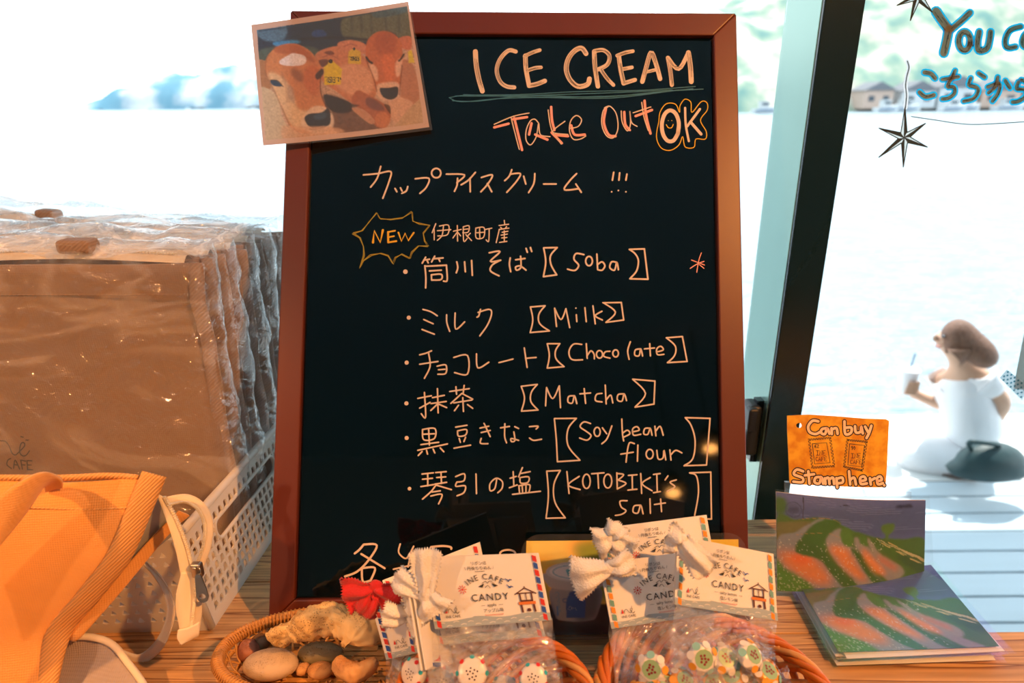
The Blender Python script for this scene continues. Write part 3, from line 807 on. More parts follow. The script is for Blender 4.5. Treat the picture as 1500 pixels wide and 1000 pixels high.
def bw(ox, oy, k):
    return lambda x, y, l: pb(ox + x / k, oy + y / k, l)
A = bw(640, 20, 3.3333); Bm = bw(500, 220, 2.6316); Cm = bw(560, 420, 2.8846); Dm = bw(560, 590, 2.8846)
E1 = bw(300, 760, 4.1667); E2 = bw(540, 780, 4.545); E3 = bw(540, 760, 4.168)
ice = [([(188, 185), (192, 250), (205, 320), (222, 378)], 24), ([(385, 185), (350, 180), (310, 220), (292, 275), (308, 330), (340, 355), (378, 360)], 20),
       ([(432, 205), (435, 270), (450, 350)], 22), ([(428, 208), (465, 190), (502, 178)], 18), ([(440, 278), (480, 265), (508, 262)], 18), ([(450, 352), (490, 343), (527, 328)], 22),
       ([(728, 195), (705, 168), (668, 185), (640, 225), (632, 275), (652, 325), (690, 355), (735, 345), (745, 318)], 24),
       ([(768, 185), (772, 260), (786, 355)], 22), ([(768, 183), (812, 178), (842, 205), (832, 248), (788, 272)], 20), ([(800, 272), (830, 315), (862, 348)], 18),
       ([(888, 205), (897, 270), (912, 340)], 22), ([(880, 205), (920, 190), (957, 183)], 18), ([(900, 272), (952, 262)], 18), ([(912, 340), (967, 323)], 20),
       ([(1003, 332), (1020, 270), (1045, 190), (1068, 240), (1090, 318)], 22), ([(1020, 285), (1075, 272)], 16),
       ([(1147, 348), (1140, 280), (1128, 215)], 20), ([(1128, 215), (1180, 270), (1228, 190)], 20), ([(1228, 190), (1238, 260), (1242, 332)], 24)]
strokes('lettering', ice, A, M['chalk'], board, base=0.0003, step=3e-6, label='big cream lettering reading ICE CREAM')
gaps = []
rr = random.Random(11)
for p, w in ice:
    q = cr(p, 5) if len(p) > 2 else cr(p, 8)
    for s in (-0.22, 0.12, 0.3):
        i0 = rr.randint(0, len(q) // 3); i1 = rr.randint(len(q) * 2 // 3, len(q) - 1)
        seg = q[i0:i1:3]
        if len(seg) > 1: gaps.append(([(a + w * s, b + w * s * 0.3) for a, b in seg], 1.6))
_g = strokes('lettering_gaps', gaps, A, M['chalk_gap'], board, base=0.0006, step=1e-6); _g['kind'] = 'stuff'
strokes('underline', [[(60, 410), (150, 398), (400, 395), (700, 380), (1000, 374), (1262, 355)], [(75, 425), (200, 427), (450, 400), (800, 407), (1100, 380), (1300, 368)],
        [(60, 410), (120, 430), (300, 415), (500, 409), (850, 412), (1180, 372)], [(130, 395), (500, 407), (900, 400), (1250, 366)], [(90, 402), (300, 402), (560, 396), (900, 384), (1150, 372)]],
        A, M['chalk_blue'], board, w=4.5, base=0.0002, step=3e-6, label='dull blue underline')
pink = [[(280, 555), (350, 537)], [(372, 515), (440, 505)], [(378, 510), (395, 580), (416, 665)], [(462, 535), (450, 590)], [(558, 455), (562, 520), (574, 568)], [(580, 592), (640, 598)], [(560, 580), (610, 632)],
        [(656, 545), (672, 590), (722, 590)], [(825, 465), (815, 530), (838, 590), (872, 598)], [(915, 480), (920, 540), (942, 568)], [(1014, 425), (1022, 500), (1043, 585)], [(970, 500), (1050, 470)], [(480, 590), (540, 615)]]
strokes('lettering', [(p, 12) for p in pink], A, M['chalk_pink'], board, base=0.0002, step=3e-6, label='pink fill of the lettering Take Out')
out = [[(280, 540), (370, 502), (450, 485)], [(363, 510), (383, 590), (402, 662)], [(497, 535), (478, 515), (455, 525), (436, 570), (436, 618), (458, 640), (485, 600), (497, 535), (505, 590), (552, 600)],
       [(543, 470), (553, 540), (565, 580)], [(625, 525), (565, 577), (640, 590)], [(565, 580), (607, 636)], [(650, 560), (690, 550), (706, 517), (682, 497), (655, 520), (647, 570), (665, 612), (700, 612), (727, 597)],
       [(835, 455), (812, 475), (805, 540), (828, 595), (862, 605), (884, 560), (876, 490), (845, 452), (818, 460)], [(900, 475), (905, 530), (930, 572), (945, 540), (942, 475), (950, 530), (977, 550)], [(1000, 433), (1010, 500), (1032, 570)], [(958, 484), (1045, 455)]]
strokes('lettering', [(p, 5.5) for p in out], A, M['chalk'], board, base=0.0005, step=3e-6, label='cream lettering reading Take Out')
ok = [(ell(1140, 548, 42, 76, 0.5), 19), ([(1212, 460), (1215, 540), (1230, 622)], 11), ([(1284, 466), (1250, 512), (1222, 550)], 12), ([(1238, 528), (1290, 588)], 14)]
strokes('lettering', ok, A, M['chalk'], board, base=0.0003, step=3e-6, label='thick cream lettering reading OK')
strokes('outline', [[(1085, 520), (1072, 600), (1095, 655), (1140, 667), (1182, 640), (1200, 600), (1212, 650), (1255, 652), (1265, 612), (1310, 612), (1315, 575), (1287, 520), (1320, 470), (1318, 435), (1290, 430), (1245, 482), (1240, 432), (1210, 418), (1187, 450), (1185, 482), (1165, 442), (1120, 440), (1090, 480), (1084, 525)],
        [(1120, 542), (1130, 556), (1146, 556), (1154, 540)], [(1130, 522)], [(1147, 522)]], A, M['chalk_yellow'], board, w=4.5, base=0.0007, step=3e-6, label='yellow outline and smiling face')
l1 = [[(85, 95), (140, 90), (190, 82), (184, 120), (160, 185)], [(152, 62), (138, 108), (113, 142)], [(207, 147), (214, 160)], [(228, 145), (234, 157)], [(256, 140), (250, 157), (233, 166)],
      [(285, 110), (337, 108), (328, 142), (303, 166)], ell(366, 88, 18, 18), [(405, 92), (475, 95), (445, 125)], [(448, 108), (446, 135), (436, 158)], [(517, 85), (490, 115), (462, 133)], [(496, 108), (497, 160)],
      [(540, 105), (582, 95), (566, 128), (538, 160)], [(563, 128), (580, 160)], [(657, 75), (647, 100), (630, 117)], [(652, 92), (690, 90), (675, 120), (638, 162)], [(703, 100), (711, 130)], [(746, 90), (742, 128), (722, 163)],
      [(780, 130), (828, 130)], [(907, 90), (880, 118), (860, 152), (915, 148)], [(904, 130), (925, 162)], [(1050, 85), (1045, 115)], [(1073, 87), (1070, 115)], [(1101, 92), (1097, 115)], [(1042, 160)], [(1068, 155)], [(1097, 160)]]
strokes('lettering', l1, Bm, M['chalk'], board, w=6.5, base=0.0003, step=3e-6, label='first Japanese line of the menu with three exclamation marks')
bur = [(45, 318), (78, 310), (105, 280), (135, 240), (147, 262), (190, 268), (235, 262), (270, 235), (275, 272), (300, 285), (338, 290), (315, 318), (320, 350), (333, 372), (297, 368), (270, 392), (262, 418), (232, 402), (207, 412), (197, 437), (180, 408), (150, 398), (112, 402), (85, 425), (70, 455), (85, 405), (85, 370), (70, 338), (42, 322)]
strokes('burst_outline', [bur, [(a + 3 + 2 * math.sin(i * 2.1), b + 4 * math.cos(i * 1.7)) for i, (a, b) in enumerate(bur)]], Bm, M['chalk_olive'], board, w=3, base=0.0002, step=3e-6, smooth=False, label='olive yellow spiky outline')
strokes('lettering', [([(122, 355), (127, 310), (150, 355), (160, 308)], 9), ([(180, 315), (181, 355)], 8), ([(180, 315), (207, 310)], 6), ([(181, 335), (203, 331)], 6), ([(181, 355), (212, 350)], 7), ([(220, 317), (232, 350), (246, 320), (258, 348), (279, 318)], 7)],
        Bm, M['chalk_yellow'], board, smooth=False, base=0.0004, step=3e-6, label='yellow lettering reading NEW')
l2 = [[(364, 283), (350, 318)], [(358, 305), (358, 345)], [(378, 292), (413, 289), (409, 325), (372, 330)], [(370, 310), (422, 306)], [(394, 292), (388, 328), (370, 347)],
      [(432, 312), (462, 305)], [(447, 290), (448, 350)], [(447, 315), (430, 338)], [(448, 315), (460, 330)], [(470, 295), (492, 291), (489, 315), (468, 318)], [(472, 305), (488, 303)], [(470, 295), (472, 350), (485, 340)], [(497, 320), (485, 332)], [(480, 325), (502, 348)],
      [(518, 300), (550, 298), (548, 335), (520, 338), (518, 300)], [(533, 300), (534, 337)], [(518, 318), (549, 316)], [(555, 305), (580, 300)], [(570, 303), (568, 350), (558, 345)],
      [(628, 270), (630, 285)], [(608, 290), (645, 285)], [(614, 297), (620, 303)], [(637, 294), (631, 302)], [(608, 305), (646, 300)], [(609, 305), (597, 356)], [(620, 316), (642, 312)], [(616, 327), (640, 323)], [(618, 338), (638, 336)], [(610, 355), (638, 351)], [(628, 310), (628, 353)]]
strokes('lettering', l2, Bm, M['chalk'], board, w=4.5, base=0.0003, step=3e-6, label='small Japanese characters beside the burst')
def menu(items, mp, label, w=6.5):
    strokes('lettering', items, mp, M['chalk'], board, w=w, base=0.0003, step=3e-6, label=label)
menu([([(247, 468)], 18), [(325, 412), (312, 435)], [(318, 423), (340, 420)], [(330, 423), (335, 434)], [(360, 408), (348, 430)], [(355, 418), (392, 415)], [(375, 418), (380, 428)], [(322, 445), (326, 490), (325, 530)], [(322, 447), (405, 443)], [(405, 443), (408, 500), (394, 504)], [(340, 465), (385, 462)], ([(347, 480), (348, 500)], 6), [(347, 480), (385, 478), (384, 498), (348, 500)],
      [(445, 430), (449, 452), (443, 472)], [(475, 430), (478, 468)], [(502, 425), (505, 482)], [(570, 395), (612, 390), (574, 428), (614, 424)], [(612, 424), (582, 442), (575, 465), (608, 484)], [(651, 415), (648, 440), (653, 468)], [(672, 422), (708, 417)], [(691, 408), (692, 450), (676, 462), (672, 450), (690, 446), (712, 462)], [(712, 378), (717, 393)], [(729, 375), (734, 390)]], Bm, 'first menu entry in Japanese')
def br(mp, pts, label='square bracket'): pass
menu([[(780, 376), (832, 375)], [(832, 375), (807, 405), (808, 440), (830, 480)], [(830, 480), (779, 487)], [(779, 487), (788, 430), (780, 376)],
      [(1110, 382), (1168, 380)], [(1168, 380), (1182, 497)], [(1182, 497), (1112, 495)], [(1112, 495), (1138, 465), (1145, 425), (1132, 398), (1110, 382)],
      [(935, 402), (905, 398), (897, 420), (915, 443), (900, 463), (872, 458)], ell(955, 427, 13, 18), [(985, 400), (988, 460)], [(988, 440), (1005, 430), (1016, 445), (1005, 462), (988, 460)], [(1062, 432), (1042, 430), (1035, 452), (1053, 462), (1062, 432), (1068, 460)]], Bm, 'cream lettering reading Soba in square brackets')
strokes('asterisk', [[(1388, 395), (1378, 425), (1370, 470)], [(1350, 423), (1400, 442)], [(1345, 455), (1372, 438), (1398, 428)], [(1380, 440), (1398, 455)]], Bm, M['chalk_pink'], board, w=3.5, base=0.0003, step=3e-6)
menu([([(112, 130)], 18), [(172, 95), (205, 105), (232, 122)], [(175, 138), (215, 156)], [(168, 180), (220, 200)], [(272, 118), (273, 152), (285, 188)], [(308, 110), (310, 178), (348, 148)], [(415, 95), (408, 122), (400, 128)], [(405, 108), (450, 95), (462, 112), (445, 160), (412, 207)]], Cm, 'second menu entry in Japanese')
menu([[(626, 85), (688, 80)], [(688, 80), (662, 115), (665, 155), (706, 186)], [(706, 186), (625, 193)], [(625, 193), (636, 140), (626, 85)], [(932, 67), (1010, 66)], [(1010, 66), (1020, 140)], [(1020, 140), (945, 150)], [(945, 150), (985, 107), (936, 68)],
      [(736, 167), (728, 90)], [(728, 90), (755, 138), (776, 92)], [(776, 92), (792, 172)], [(820, 118), (822, 147)], [(818, 90)], [(856, 88), (862, 147)], [(890, 80), (900, 156)], [(928, 103), (900, 122), (930, 140)]], Cm, 'cream lettering reading Milk in square brackets')
menu([([(103, 320)], 18), [(158, 287), (185, 280), (208, 270)], [(158, 327), (235, 315)], [(195, 277), (202, 335), (178, 386)], [(232, 335), (268, 330), (268, 365), (235, 369)], [(237, 350), (265, 348)], [(302, 298), (360, 290), (360, 368), (305, 362)], [(398, 283), (404, 342), (450, 318)], [(493, 320), (552, 305)], [(600, 258), (612, 340)], [(605, 302), (650, 298)]], Cm, 'third menu entry in Japanese')
menu([[(697, 240), (750, 240)], [(750, 240), (732, 270), (735, 305), (768, 337)], [(768, 337), (697, 343)], [(697, 343), (706, 290), (697, 240)], [(1200, 215), (1268, 210)], [(1268, 210), (1288, 315)], [(1288, 315), (1205, 320)], [(1205, 320), (1235, 290), (1238, 250), (1200, 215)],
      [(843, 243), (808, 242), (789, 272), (800, 306), (846, 308)], [(862, 240), (866, 302)], [(866, 290), (882, 270), (895, 285), (896, 304)], ell(918, 285, 13, 16), [(962, 272), (942, 275), (936, 293), (962, 301)], ell(986, 281, 12, 15), [(1048, 232), (1037, 270), (1043, 306)], [(1092, 262), (1070, 266), (1067, 288), (1085, 290), (1092, 262), (1100, 292)], [(1130, 240), (1133, 292)], [(1108, 262), (1150, 258)], [(1160, 275), (1187, 266), (1177, 251), (1160, 262), (1163, 286), (1190, 285)]], Cm, 'cream lettering reading Chocolate in square brackets')
menu([([(102, 492)], 18), [(150, 471), (207, 460)], [(178, 446), (183, 550), (165, 536)], [(158, 512), (202, 488)], [(212, 468), (262, 458)], [(206, 493), (270, 484)], [(233, 430), (236, 532)], [(233, 495), (205, 522)], [(238, 495), (272, 510)], [(285, 442), (367, 430)], [(311, 422), (314, 454)], [(346, 416), (342, 448)], [(336, 450), (290, 492)], [(336, 450), (382, 474)], [(302, 490), (378, 478)], [(340, 468), (343, 526)], [(322, 500), (305, 523)], [(360, 497), (382, 513)]], Cm, 'fourth menu entry in Japanese')
menu([[(587, 420), (655, 412)], [(655, 412), (630, 445), (628, 485), (658, 520)], [(658, 520), (588, 525)], [(588, 525), (601, 470), (587, 420)], [(1058, 390), (1152, 398)], [(1152, 398), (1148, 495)], [(1148, 495), (1068, 508)], [(1068, 508), (1112, 450), (1058, 390)],
      [(690, 502), (694, 425)], [(694, 425), (720, 472), (748, 418)], [(748, 418), (753, 510)], [(812, 460), (788, 463), (785, 486), (803, 490), (812, 460), (822, 493)], [(853, 430), (859, 492)], [(835, 452), (880, 448)], [(928, 450), (905, 455), (901, 480), (928, 486)], [(942, 415), (946, 494)], [(946, 478), (965, 457), (974, 490)], [(1022, 452), (997, 455), (994, 478), (1013, 482), (1022, 452), (1032, 480)]], Cm, 'cream lettering reading Matcha in square brackets')
menu([([(103, 148)], 18), [(170, 112), (222, 108), (220, 150), (175, 155), (170, 112)], [(172, 132), (220, 130)], [(196, 110), (199, 178)], [(163, 176), (238, 166)], [(150, 200), (275, 173)], [(168, 205), (152, 222)], [(187, 200), (191, 216)], [(215, 195), (222, 211)], [(245, 190), (260, 206)], [(310, 102), (358, 94)], [(318, 118), (355, 112), (352, 135), (322, 140), (318, 118)], [(325, 150), (330, 166)], [(352, 145), (345, 163)], [(303, 191), (373, 178)],
      [(413, 106), (450, 98)], [(418, 125), (456, 116)], [(430, 86), (456, 142)], [(418, 150), (415, 170), (446, 172)], [(500, 105), (537, 99)], [(518, 88), (517, 140), (525, 168)], [(560, 100), (576, 108)], [(556, 122), (560, 158), (546, 163), (545, 150), (576, 158)], [(622, 100), (658, 98), (650, 110)], [(622, 148), (640, 158), (673, 153)]], Dm, 'fifth menu entry in Japanese')
menu([[(727, 66), (820, 65)], [(820, 65), (785, 110), (785, 180), (835, 242)], [(835, 242), (740, 248)], [(740, 248), (735, 150), (727, 66)], [(1280, 62), (1385, 65)], [(1385, 65), (1370, 262)], [(1370, 262), (1275, 265)], [(1275, 265), (1312, 235), (1322, 160), (1305, 95), (1280, 62)],
      [(880, 87), (852, 80), (836, 100), (862, 120), (882, 138), (865, 157), (834, 148)], ell(908, 122, 13, 19), [(930, 105), (948, 130)], [(970, 97), (950, 150), (928, 172)], [(1012, 68), (1015, 130), (1020, 160)], [(1015, 128), (1035, 115), (1046, 130), (1018, 145)], [(1056, 122), (1085, 115), (1076, 100), (1058, 110), (1062, 136), (1092, 132)], [(1132, 107), (1110, 108), (1105, 130), (1122, 132), (1132, 107), (1140, 136)], [(1152, 98), (1156, 139)], [(1156, 118), (1174, 99), (1187, 136)],
      [(1065, 172), (1045, 168), (1036, 200), (1030, 250)], [(1008, 216), (1060, 208)], [(1080, 178), (1078, 246)], ell(1130, 216, 15, 20), [(1160, 200), (1166, 236), (1186, 232), (1190, 200), (1198, 240)], [(1215, 198), (1220, 241)], [(1220, 218), (1240, 200), (1266, 211)]], Dm, 'cream lettering reading Soybean flour in square brackets')
menu([([(115, 362)], 16), [(168, 300), (216, 295)], [(192, 298), (192, 350)], [(170, 322), (212, 318)], [(163, 353), (216, 345)], [(226, 294), (270, 290)], [(248, 292), (250, 340)], [(230, 315), (268, 312)], [(222, 343), (272, 335)], [(228, 345), (205, 375), (170, 406)], [(228, 347), (292, 366)], [(210, 376), (245, 371)], [(205, 393), (252, 386), (238, 426)],
      [(310, 311), (346, 299), (345, 328), (315, 334)], [(315, 334), (311, 352), (350, 350), (345, 378), (316, 392)], [(396, 300), (398, 383)], [(483, 325), (475, 362), (456, 370), (456, 340), (482, 318), (507, 332), (506, 360), (488, 379)],
      [(540, 318), (566, 310)], [(553, 290), (556, 350)], [(537, 358), (570, 346)], [(592, 273), (576, 312)], [(584, 298), (625, 290)], [(582, 315), (618, 312), (615, 335), (585, 338), (582, 315)], [(577, 350), (622, 345), (620, 376)], [(577, 350), (580, 379)], [(591, 350), (593, 376)], [(607, 349), (607, 376)], [(550, 386), (668, 373)]], Dm, 'sixth menu entry in Japanese')
menu([[(695, 288), (752, 285)], [(752, 285), (725, 345), (730, 420), (773, 485)], [(773, 485), (692, 487)], [(692, 487), (702, 390), (695, 288)], [(1298, 295), (1388, 292)], [(1388, 292), (1391, 490)], [(1391, 490), (1375, 490)], [(1300, 296), (1328, 310), (1336, 380), (1320, 475)],
      [(780, 290), (789, 382)], [(832, 310), (786, 346), (836, 366)], ell(863, 331, 16, 30), [(885, 299), (937, 295)], [(911, 298), (914, 360)], ell(953, 330, 17, 29), [(991, 295), (993, 362)], [(991, 298), (1020, 303), (997, 325)], [(997, 326), (1030, 340), (993, 363)], [(1040, 306), (1076, 303)], [(1056, 305), (1057, 366)], [(1038, 368), (1076, 364)], [(1092, 298), (1096, 382)], [(1132, 315), (1098, 341), (1140, 371)], [(1146, 302), (1174, 298)], [(1160, 301), (1162, 376)], [(1146, 379), (1175, 374)], [(1207, 308), (1195, 325)], [(1242, 325), (1216, 335), (1236, 354), (1204, 372)],
      [(1034, 413), (1005, 415), (1010, 440), (1030, 455), (1012, 470), (985, 475)], [(1092, 432), (1065, 435), (1060, 460), (1080, 464), (1092, 432), (1102, 468)], [(1131, 405), (1133, 466)], [(1176, 406), (1180, 459)], [(1150, 429), (1196, 422)]], Dm, "cream lettering reading KOTOBIKI's Salt in square brackets")
menu([([(970, 155), (945, 185), (915, 210)], 13), ([(970, 155), (1050, 160), (1000, 250), (930, 320), (855, 350)], 13), ([(955, 213), (1098, 300)], 13), ([(958, 300), (965, 380), (1010, 375)], 13), ([(958, 300), (1038, 298), (1012, 375)], 13)], E1, 'bottom line of large Japanese characters')
menu([([(210, 75), (200, 130), (235, 168), (262, 160), (300, 90)], 11), ([(290, 110), (275, 170), (262, 228)], 11), ([(165, 243), (300, 212)], 11), ([(415, 95), (490, 88), (545, 95), (550, 108)], 14), ([(430, 98), (415, 150)], 10)], E2, 'bottom line of large Japanese characters')
menu([(ell(850, 212, 48, 24), 12)], E3, 'bottom line of large Japanese characters')

# ================================================================== CALF PHOTOGRAPH on the board's corner
photo = empty('calf_photograph', pb(500, 110, 0.012), 'laminated photograph of brown calves tilted over the top left corner of the chalkboard', 'photograph')
P = Paint(1250, 1000, 2.0, (200, 160, 130)); P.sk = 0.45
P.poly([(70, 160), (1000, 20), (1010, 240), (60, 430)], (25, 55, 75), soft=8, smooth=False)
P.poly([(60, 180), (240, 155), (240, 250), (120, 260)], (90, 130, 150), 0.8, 8)
P.poly([(620, 90), (1000, 30), (1010, 230), (930, 230), (880, 200), (720, 260), (600, 240)], (105, 110, 85), 0.9, 10)
for x in (640, 700, 760, 850, 930): P.line([(x, 70), (x + 10, 200)], 14, (60, 75, 70), 0.6, 8)
P.poly([(780, 60), (980, 30), (985, 75), (800, 110)], (60, 100, 110), 0.7, 8)
P.line([(90, 200), (400, 150), (900, 50)], 10, (30, 70, 90), 0.8, 4)
P.disc(450, 215, 45, 28, (30, 80, 140), 0.8, 10)
P.poly([(180, 270), (320, 255), (330, 275), (260, 285), (200, 300)], (60, 150, 195), 0.9, 8)
P.poly([(90, 330), (200, 300), (420, 300), (460, 380), (90, 420)], (85, 105, 90), 0.8, 12)
P.line([(330, 250), (560, 235), (760, 250)], 18, (20, 40, 55), 0.9, 8)
P.poly([(480, 640), (640, 660), (820, 770), (800, 800), (560, 835), (520, 700)], (120, 88, 70), soft=6)
P.poly([(480, 590), (560, 600), (650, 640), (640, 690), (560, 700), (500, 660)], (40, 40, 45), soft=8)
P.grain(0.10, 5)
# rear calves
P.poly([(430, 340), (520, 295), (620, 290), (700, 330), (770, 420), (800, 560), (760, 620), (660, 640), (560, 570), (470, 500), (450, 400)], (202, 132, 92), soft=5)
P.poly([(570, 265), (650, 250), (730, 275), (740, 330), (640, 330), (570, 300)], (205, 135, 100), soft=5)
P.poly([(600, 400), (740, 420), (780, 540), (700, 600), (590, 560), (545, 500)], (222, 165, 125), 0.8, 16)
P.poly([(930, 240), (1005, 225), (1010, 300), (960, 300)], (200, 120, 85), soft=5)
P.poly([(940, 380), (1020, 400), (1060, 600), (990, 670), (930, 560)], (188, 128, 95), soft=6)
P.poly([(880, 590), (960, 600), (1020, 640), (930, 750), (880, 690)], (215, 165, 130), soft=6)
P.poly([(1060, 610), (1085, 700), (1090, 760), (920, 770), (930, 745)], (198, 160, 120), soft=6)
P.poly([(680, 560), (760, 590), (860, 650), (885, 720), (850, 785), (790, 770), (740, 690), (650, 640)], (178, 105, 70), soft=6)
P.poly([(740, 600), (800, 620), (850, 670), (800, 680), (740, 650)], (110, 70, 65), 0.8, 10)
P.disc(835, 735, 45, 48, (205, 130, 85), 0.9, 8)
P.poly([(650, 665), (740, 690), (790, 745), (760, 760), (690, 710)], (200, 145, 110), soft=5)
P.poly([(740, 260), (790, 205), (850, 193), (910, 215), (950, 270), (958, 380), (945, 500), (935, 590), (900, 620), (840, 615), (800, 570), (780, 480), (735, 370)], (196, 112, 66), soft=4)
P.poly([(790, 215), (860, 195), (920, 225), (900, 330), (830, 340), (790, 290)], (150, 70, 40), 0.45, 20)
P.poly([(840, 340), (900, 340), (905, 480), (860, 500), (835, 430)], (225, 125, 70), 0.6, 18)
P.poly([(750, 390), (800, 420), (805, 500), (775, 470)], (235, 190, 155), 0.8, 8); P.poly([(915, 390), (955, 360), (945, 450), (920, 470)], (235, 190, 155), 0.8, 8)
P.poly([(800, 530), (840, 510), (930, 510), (940, 590), (880, 625), (810, 600)], (225, 185, 155), 0.9, 8)
P.poly([(820, 542), (870, 540), (928, 535), (925, 590), (885, 612), (845, 600), (825, 575)], (20, 32, 42), soft=3)
P.line([(737, 355), (752, 378), (772, 390)], 14, (30, 25, 30), 1, 3); P.line([(965, 335), (950, 360), (935, 375)], 12, (30, 25, 30), 1, 3)
# ear tags
P.poly([(480, 420), (505, 385), (520, 370), (538, 385), (590, 430), (582, 525), (485, 530)], (222, 190, 25), soft=3, smooth=False)
P.disc(521, 383, 13, 13, (30, 30, 30), soft=2)
P.poly([(628, 320), (660, 300), (702, 320), (705, 398), (625, 395)], (215, 180, 50), 0.9, 3, False); P.disc(662, 304, 8, 8, (40, 40, 35), soft=2)
P.poly([(990, 318), (1012, 305), (1030, 385), (995, 388)], (220, 195, 30), 0.9, 3, False)
def dig(x, y, s, segs):
    m = {'t': [(0, 0), (1, 0)], 'm': [(0, 1), (1, 1)], 'b': [(0, 2), (1, 2)], 'lt': [(0, 0), (0, 1)], 'lb': [(0, 1), (0, 2)], 'rt': [(1, 0), (1, 1)], 'rb': [(1, 1), (1, 2)]}
    for q in segs.split(): P.line([(x + a * s, y + b * s * 1.1) for a, b in m[q]], 5, (45, 60, 40), 0.95, 1)
dig(488, 482, 14, 't rt rb'); dig(511, 482, 14, 't m b lt lb rt rb'); dig(534, 482, 14, 't m b lt lb rt rb'); dig(557, 482, 12, 't rt rb'); dig(575, 482, 6, 'rt rb')
for i in range(4): dig(636 + 16 * i, 355, 9, ['t rt rb', 't m b lt lb rt rb', 't m b lt lb rt rb', 't lt m rb b'][i])
# front calf
P.poly([(100, 450), (60, 400), (130, 390), (190, 480), (170, 560), (100, 600)], (175, 125, 85), soft=5)
P.poly([(95, 560), (200, 600), (250, 760), (330, 860), (140, 890), (110, 700)], (205, 180, 145), soft=6)
P.poly([(150, 350), (210, 295), (300, 278), (380, 310), (430, 360), (465, 430), (460, 560), (490, 650), (525, 740), (500, 790), (420, 825), (350, 830), (285, 790), (240, 690), (195, 580), (140, 480), (130, 410)], (205, 135, 85), soft=4)
P.poly([(190, 300), (300, 280), (390, 330), (430, 400), (330, 350), (200, 340)], (170, 90, 55), 0.7, 14)
P.poly([(300, 430), (360, 470), (350, 520), (290, 480)], (110, 65, 50), 0.6, 16)
P.poly([(380, 420), (455, 430), (455, 560), (420, 600), (360, 520)], (195, 105, 55), 0.7, 18)
P.poly([(150, 470), (220, 480), (290, 560), (330, 680), (400, 700), (380, 800), (300, 790), (240, 690), (190, 580)], (228, 195, 150), 0.75, 18)
P.poly([(215, 390), (270, 350), (300, 338), (365, 355), (372, 395), (330, 415), (240, 415)], (232, 214, 205), soft=5)
P.poly([(400, 680), (470, 660), (530, 700), (540, 780), (470, 830), (390, 820), (350, 770)], (230, 200, 170), 0.85, 10)
P.poly([(370, 735), (400, 710), (470, 700), (505, 672), (522, 700), (520, 770), (470, 785), (420, 798), (385, 775)], (22, 42, 58), soft=4)
P.poly([(425, 720), (490, 700), (495, 730), (440, 745)], (60, 90, 110), 0.7, 8)
P.line([(400, 805), (450, 800), (510, 775)], 6, (60, 50, 60), 0.9, 4)
P.poly([(165, 515), (200, 512), (235, 545), (205, 550), (175, 540)], (25, 70, 95), soft=3); P.line([(165, 513), (205, 513), (240, 548)], 6, (35, 25, 30), 1, 3)
P.poly([(240, 800), (300, 790), (560, 790), (590, 830), (330, 865), (250, 875)], (215, 165, 125), 0.7, 10)
P.poly([(520, 780), (600, 835), (480, 845)], (225, 175, 135), 0.8, 8)
P.line([(150, 350), (135, 400), (140, 480), (190, 580), (240, 690), (285, 790)], 7, (120, 75, 50), 0.5, 6)
P.line([(465, 430), (462, 560), (490, 650), (525, 700)], 7, (80, 40, 30), 0.8, 6)
P.line([(735, 370), (780, 480), (800, 560)], 7, (110, 60, 40), 0.7, 6); P.line([(955, 400), (945, 500), (938, 580)], 7, (110, 60, 40), 0.7, 6)
P.poly([(480, 330), (520, 318), (545, 335), (520, 345)], (110, 60, 50), 0.9, 5); P.poly([(450, 380), (500, 372), (505, 400), (470, 420)], (90, 50, 45), 0.9, 6)
P.line([(470, 360), (520, 345), (570, 370)], 6, (150, 90, 70), 0.8, 4); P.line([(600, 290), (640, 275), (680, 285)], 5, (150, 80, 65), 0.8, 4)
P.poly([(430, 470), (470, 430), (480, 460), (445, 500)], (25, 30, 40), 0.9, 5)
P.line([(230, 460), (260, 560), (270, 640)], 16, (165, 120, 90), 0.4, 10)
P.poly([(270, 540), (300, 560), (310, 650), (275, 620)], (150, 120, 105), 0.5, 10)
P.poly([(640, 640), (700, 650), (660, 665)], (60, 40, 35), 0.8, 5); P.poly([(845, 640), (880, 650), (885, 700), (860, 670)], (60, 35, 30), 0.8, 6)
P.grain(0.05, 3)
P.grain(0.04, 10)
P.img = np.clip(P.img ** 1.12 * np.array((0.92, 1.12, 1.45)), 0, 1)
# pale paper border
src = [(37, 160), (1000, 5), (1138, 795), (133, 922)]
bord = [(40, 162), (995, 8), (1120, 775), (137, 918)]
ring_in = [(75, 195), (985, 38), (1085, 750), (150, 885)]
m = np.zeros(P.X.shape, bool)
def inside(poly):
    mm = np.zeros(P.X.shape, bool)
    for i in range(4):
        x1, y1 = poly[i]; x2, y2 = poly[(i + 1) % 4]
        if y1 == y2: continue
        mm ^= ((y1 > P.Y) != (y2 > P.Y)) & (P.X < (x2 - x1) * (P.Y - y1) / (y2 - y1) + x1)
    return mm
P.comp((~inside(ring_in)).astype(float), (205, 180, 172), 0.92)
M['photo'] = vcol('photo_print', rough=0.4, transl=0.30, coat=0.0)
k = 4.1667
def phc(pts, off): return [pb(360 + x / k, 0 + y / k, off) for x, y in pts]
def pbend(u, v):
    return BN * (0.010 * (1 - u) ** 2 * (0.3 + v))
src_paper = [(40, 162), (992, 9), (1120, 775), (137, 918)]
print_sheet('photo_print', phc(src_paper, 0.0085), src_paper, P, M['photo'], photo, 270, 210, bend=pbend)
M['laminate'] = film('laminating_film', gloss=0.03, rough=0.08, bump=(25, 0.25, 0.004), haze=0.045)
lam = phc([(36, 160), (1000, 3), (1140, 792), (133, 925)], 0.0092)
N_ = 24
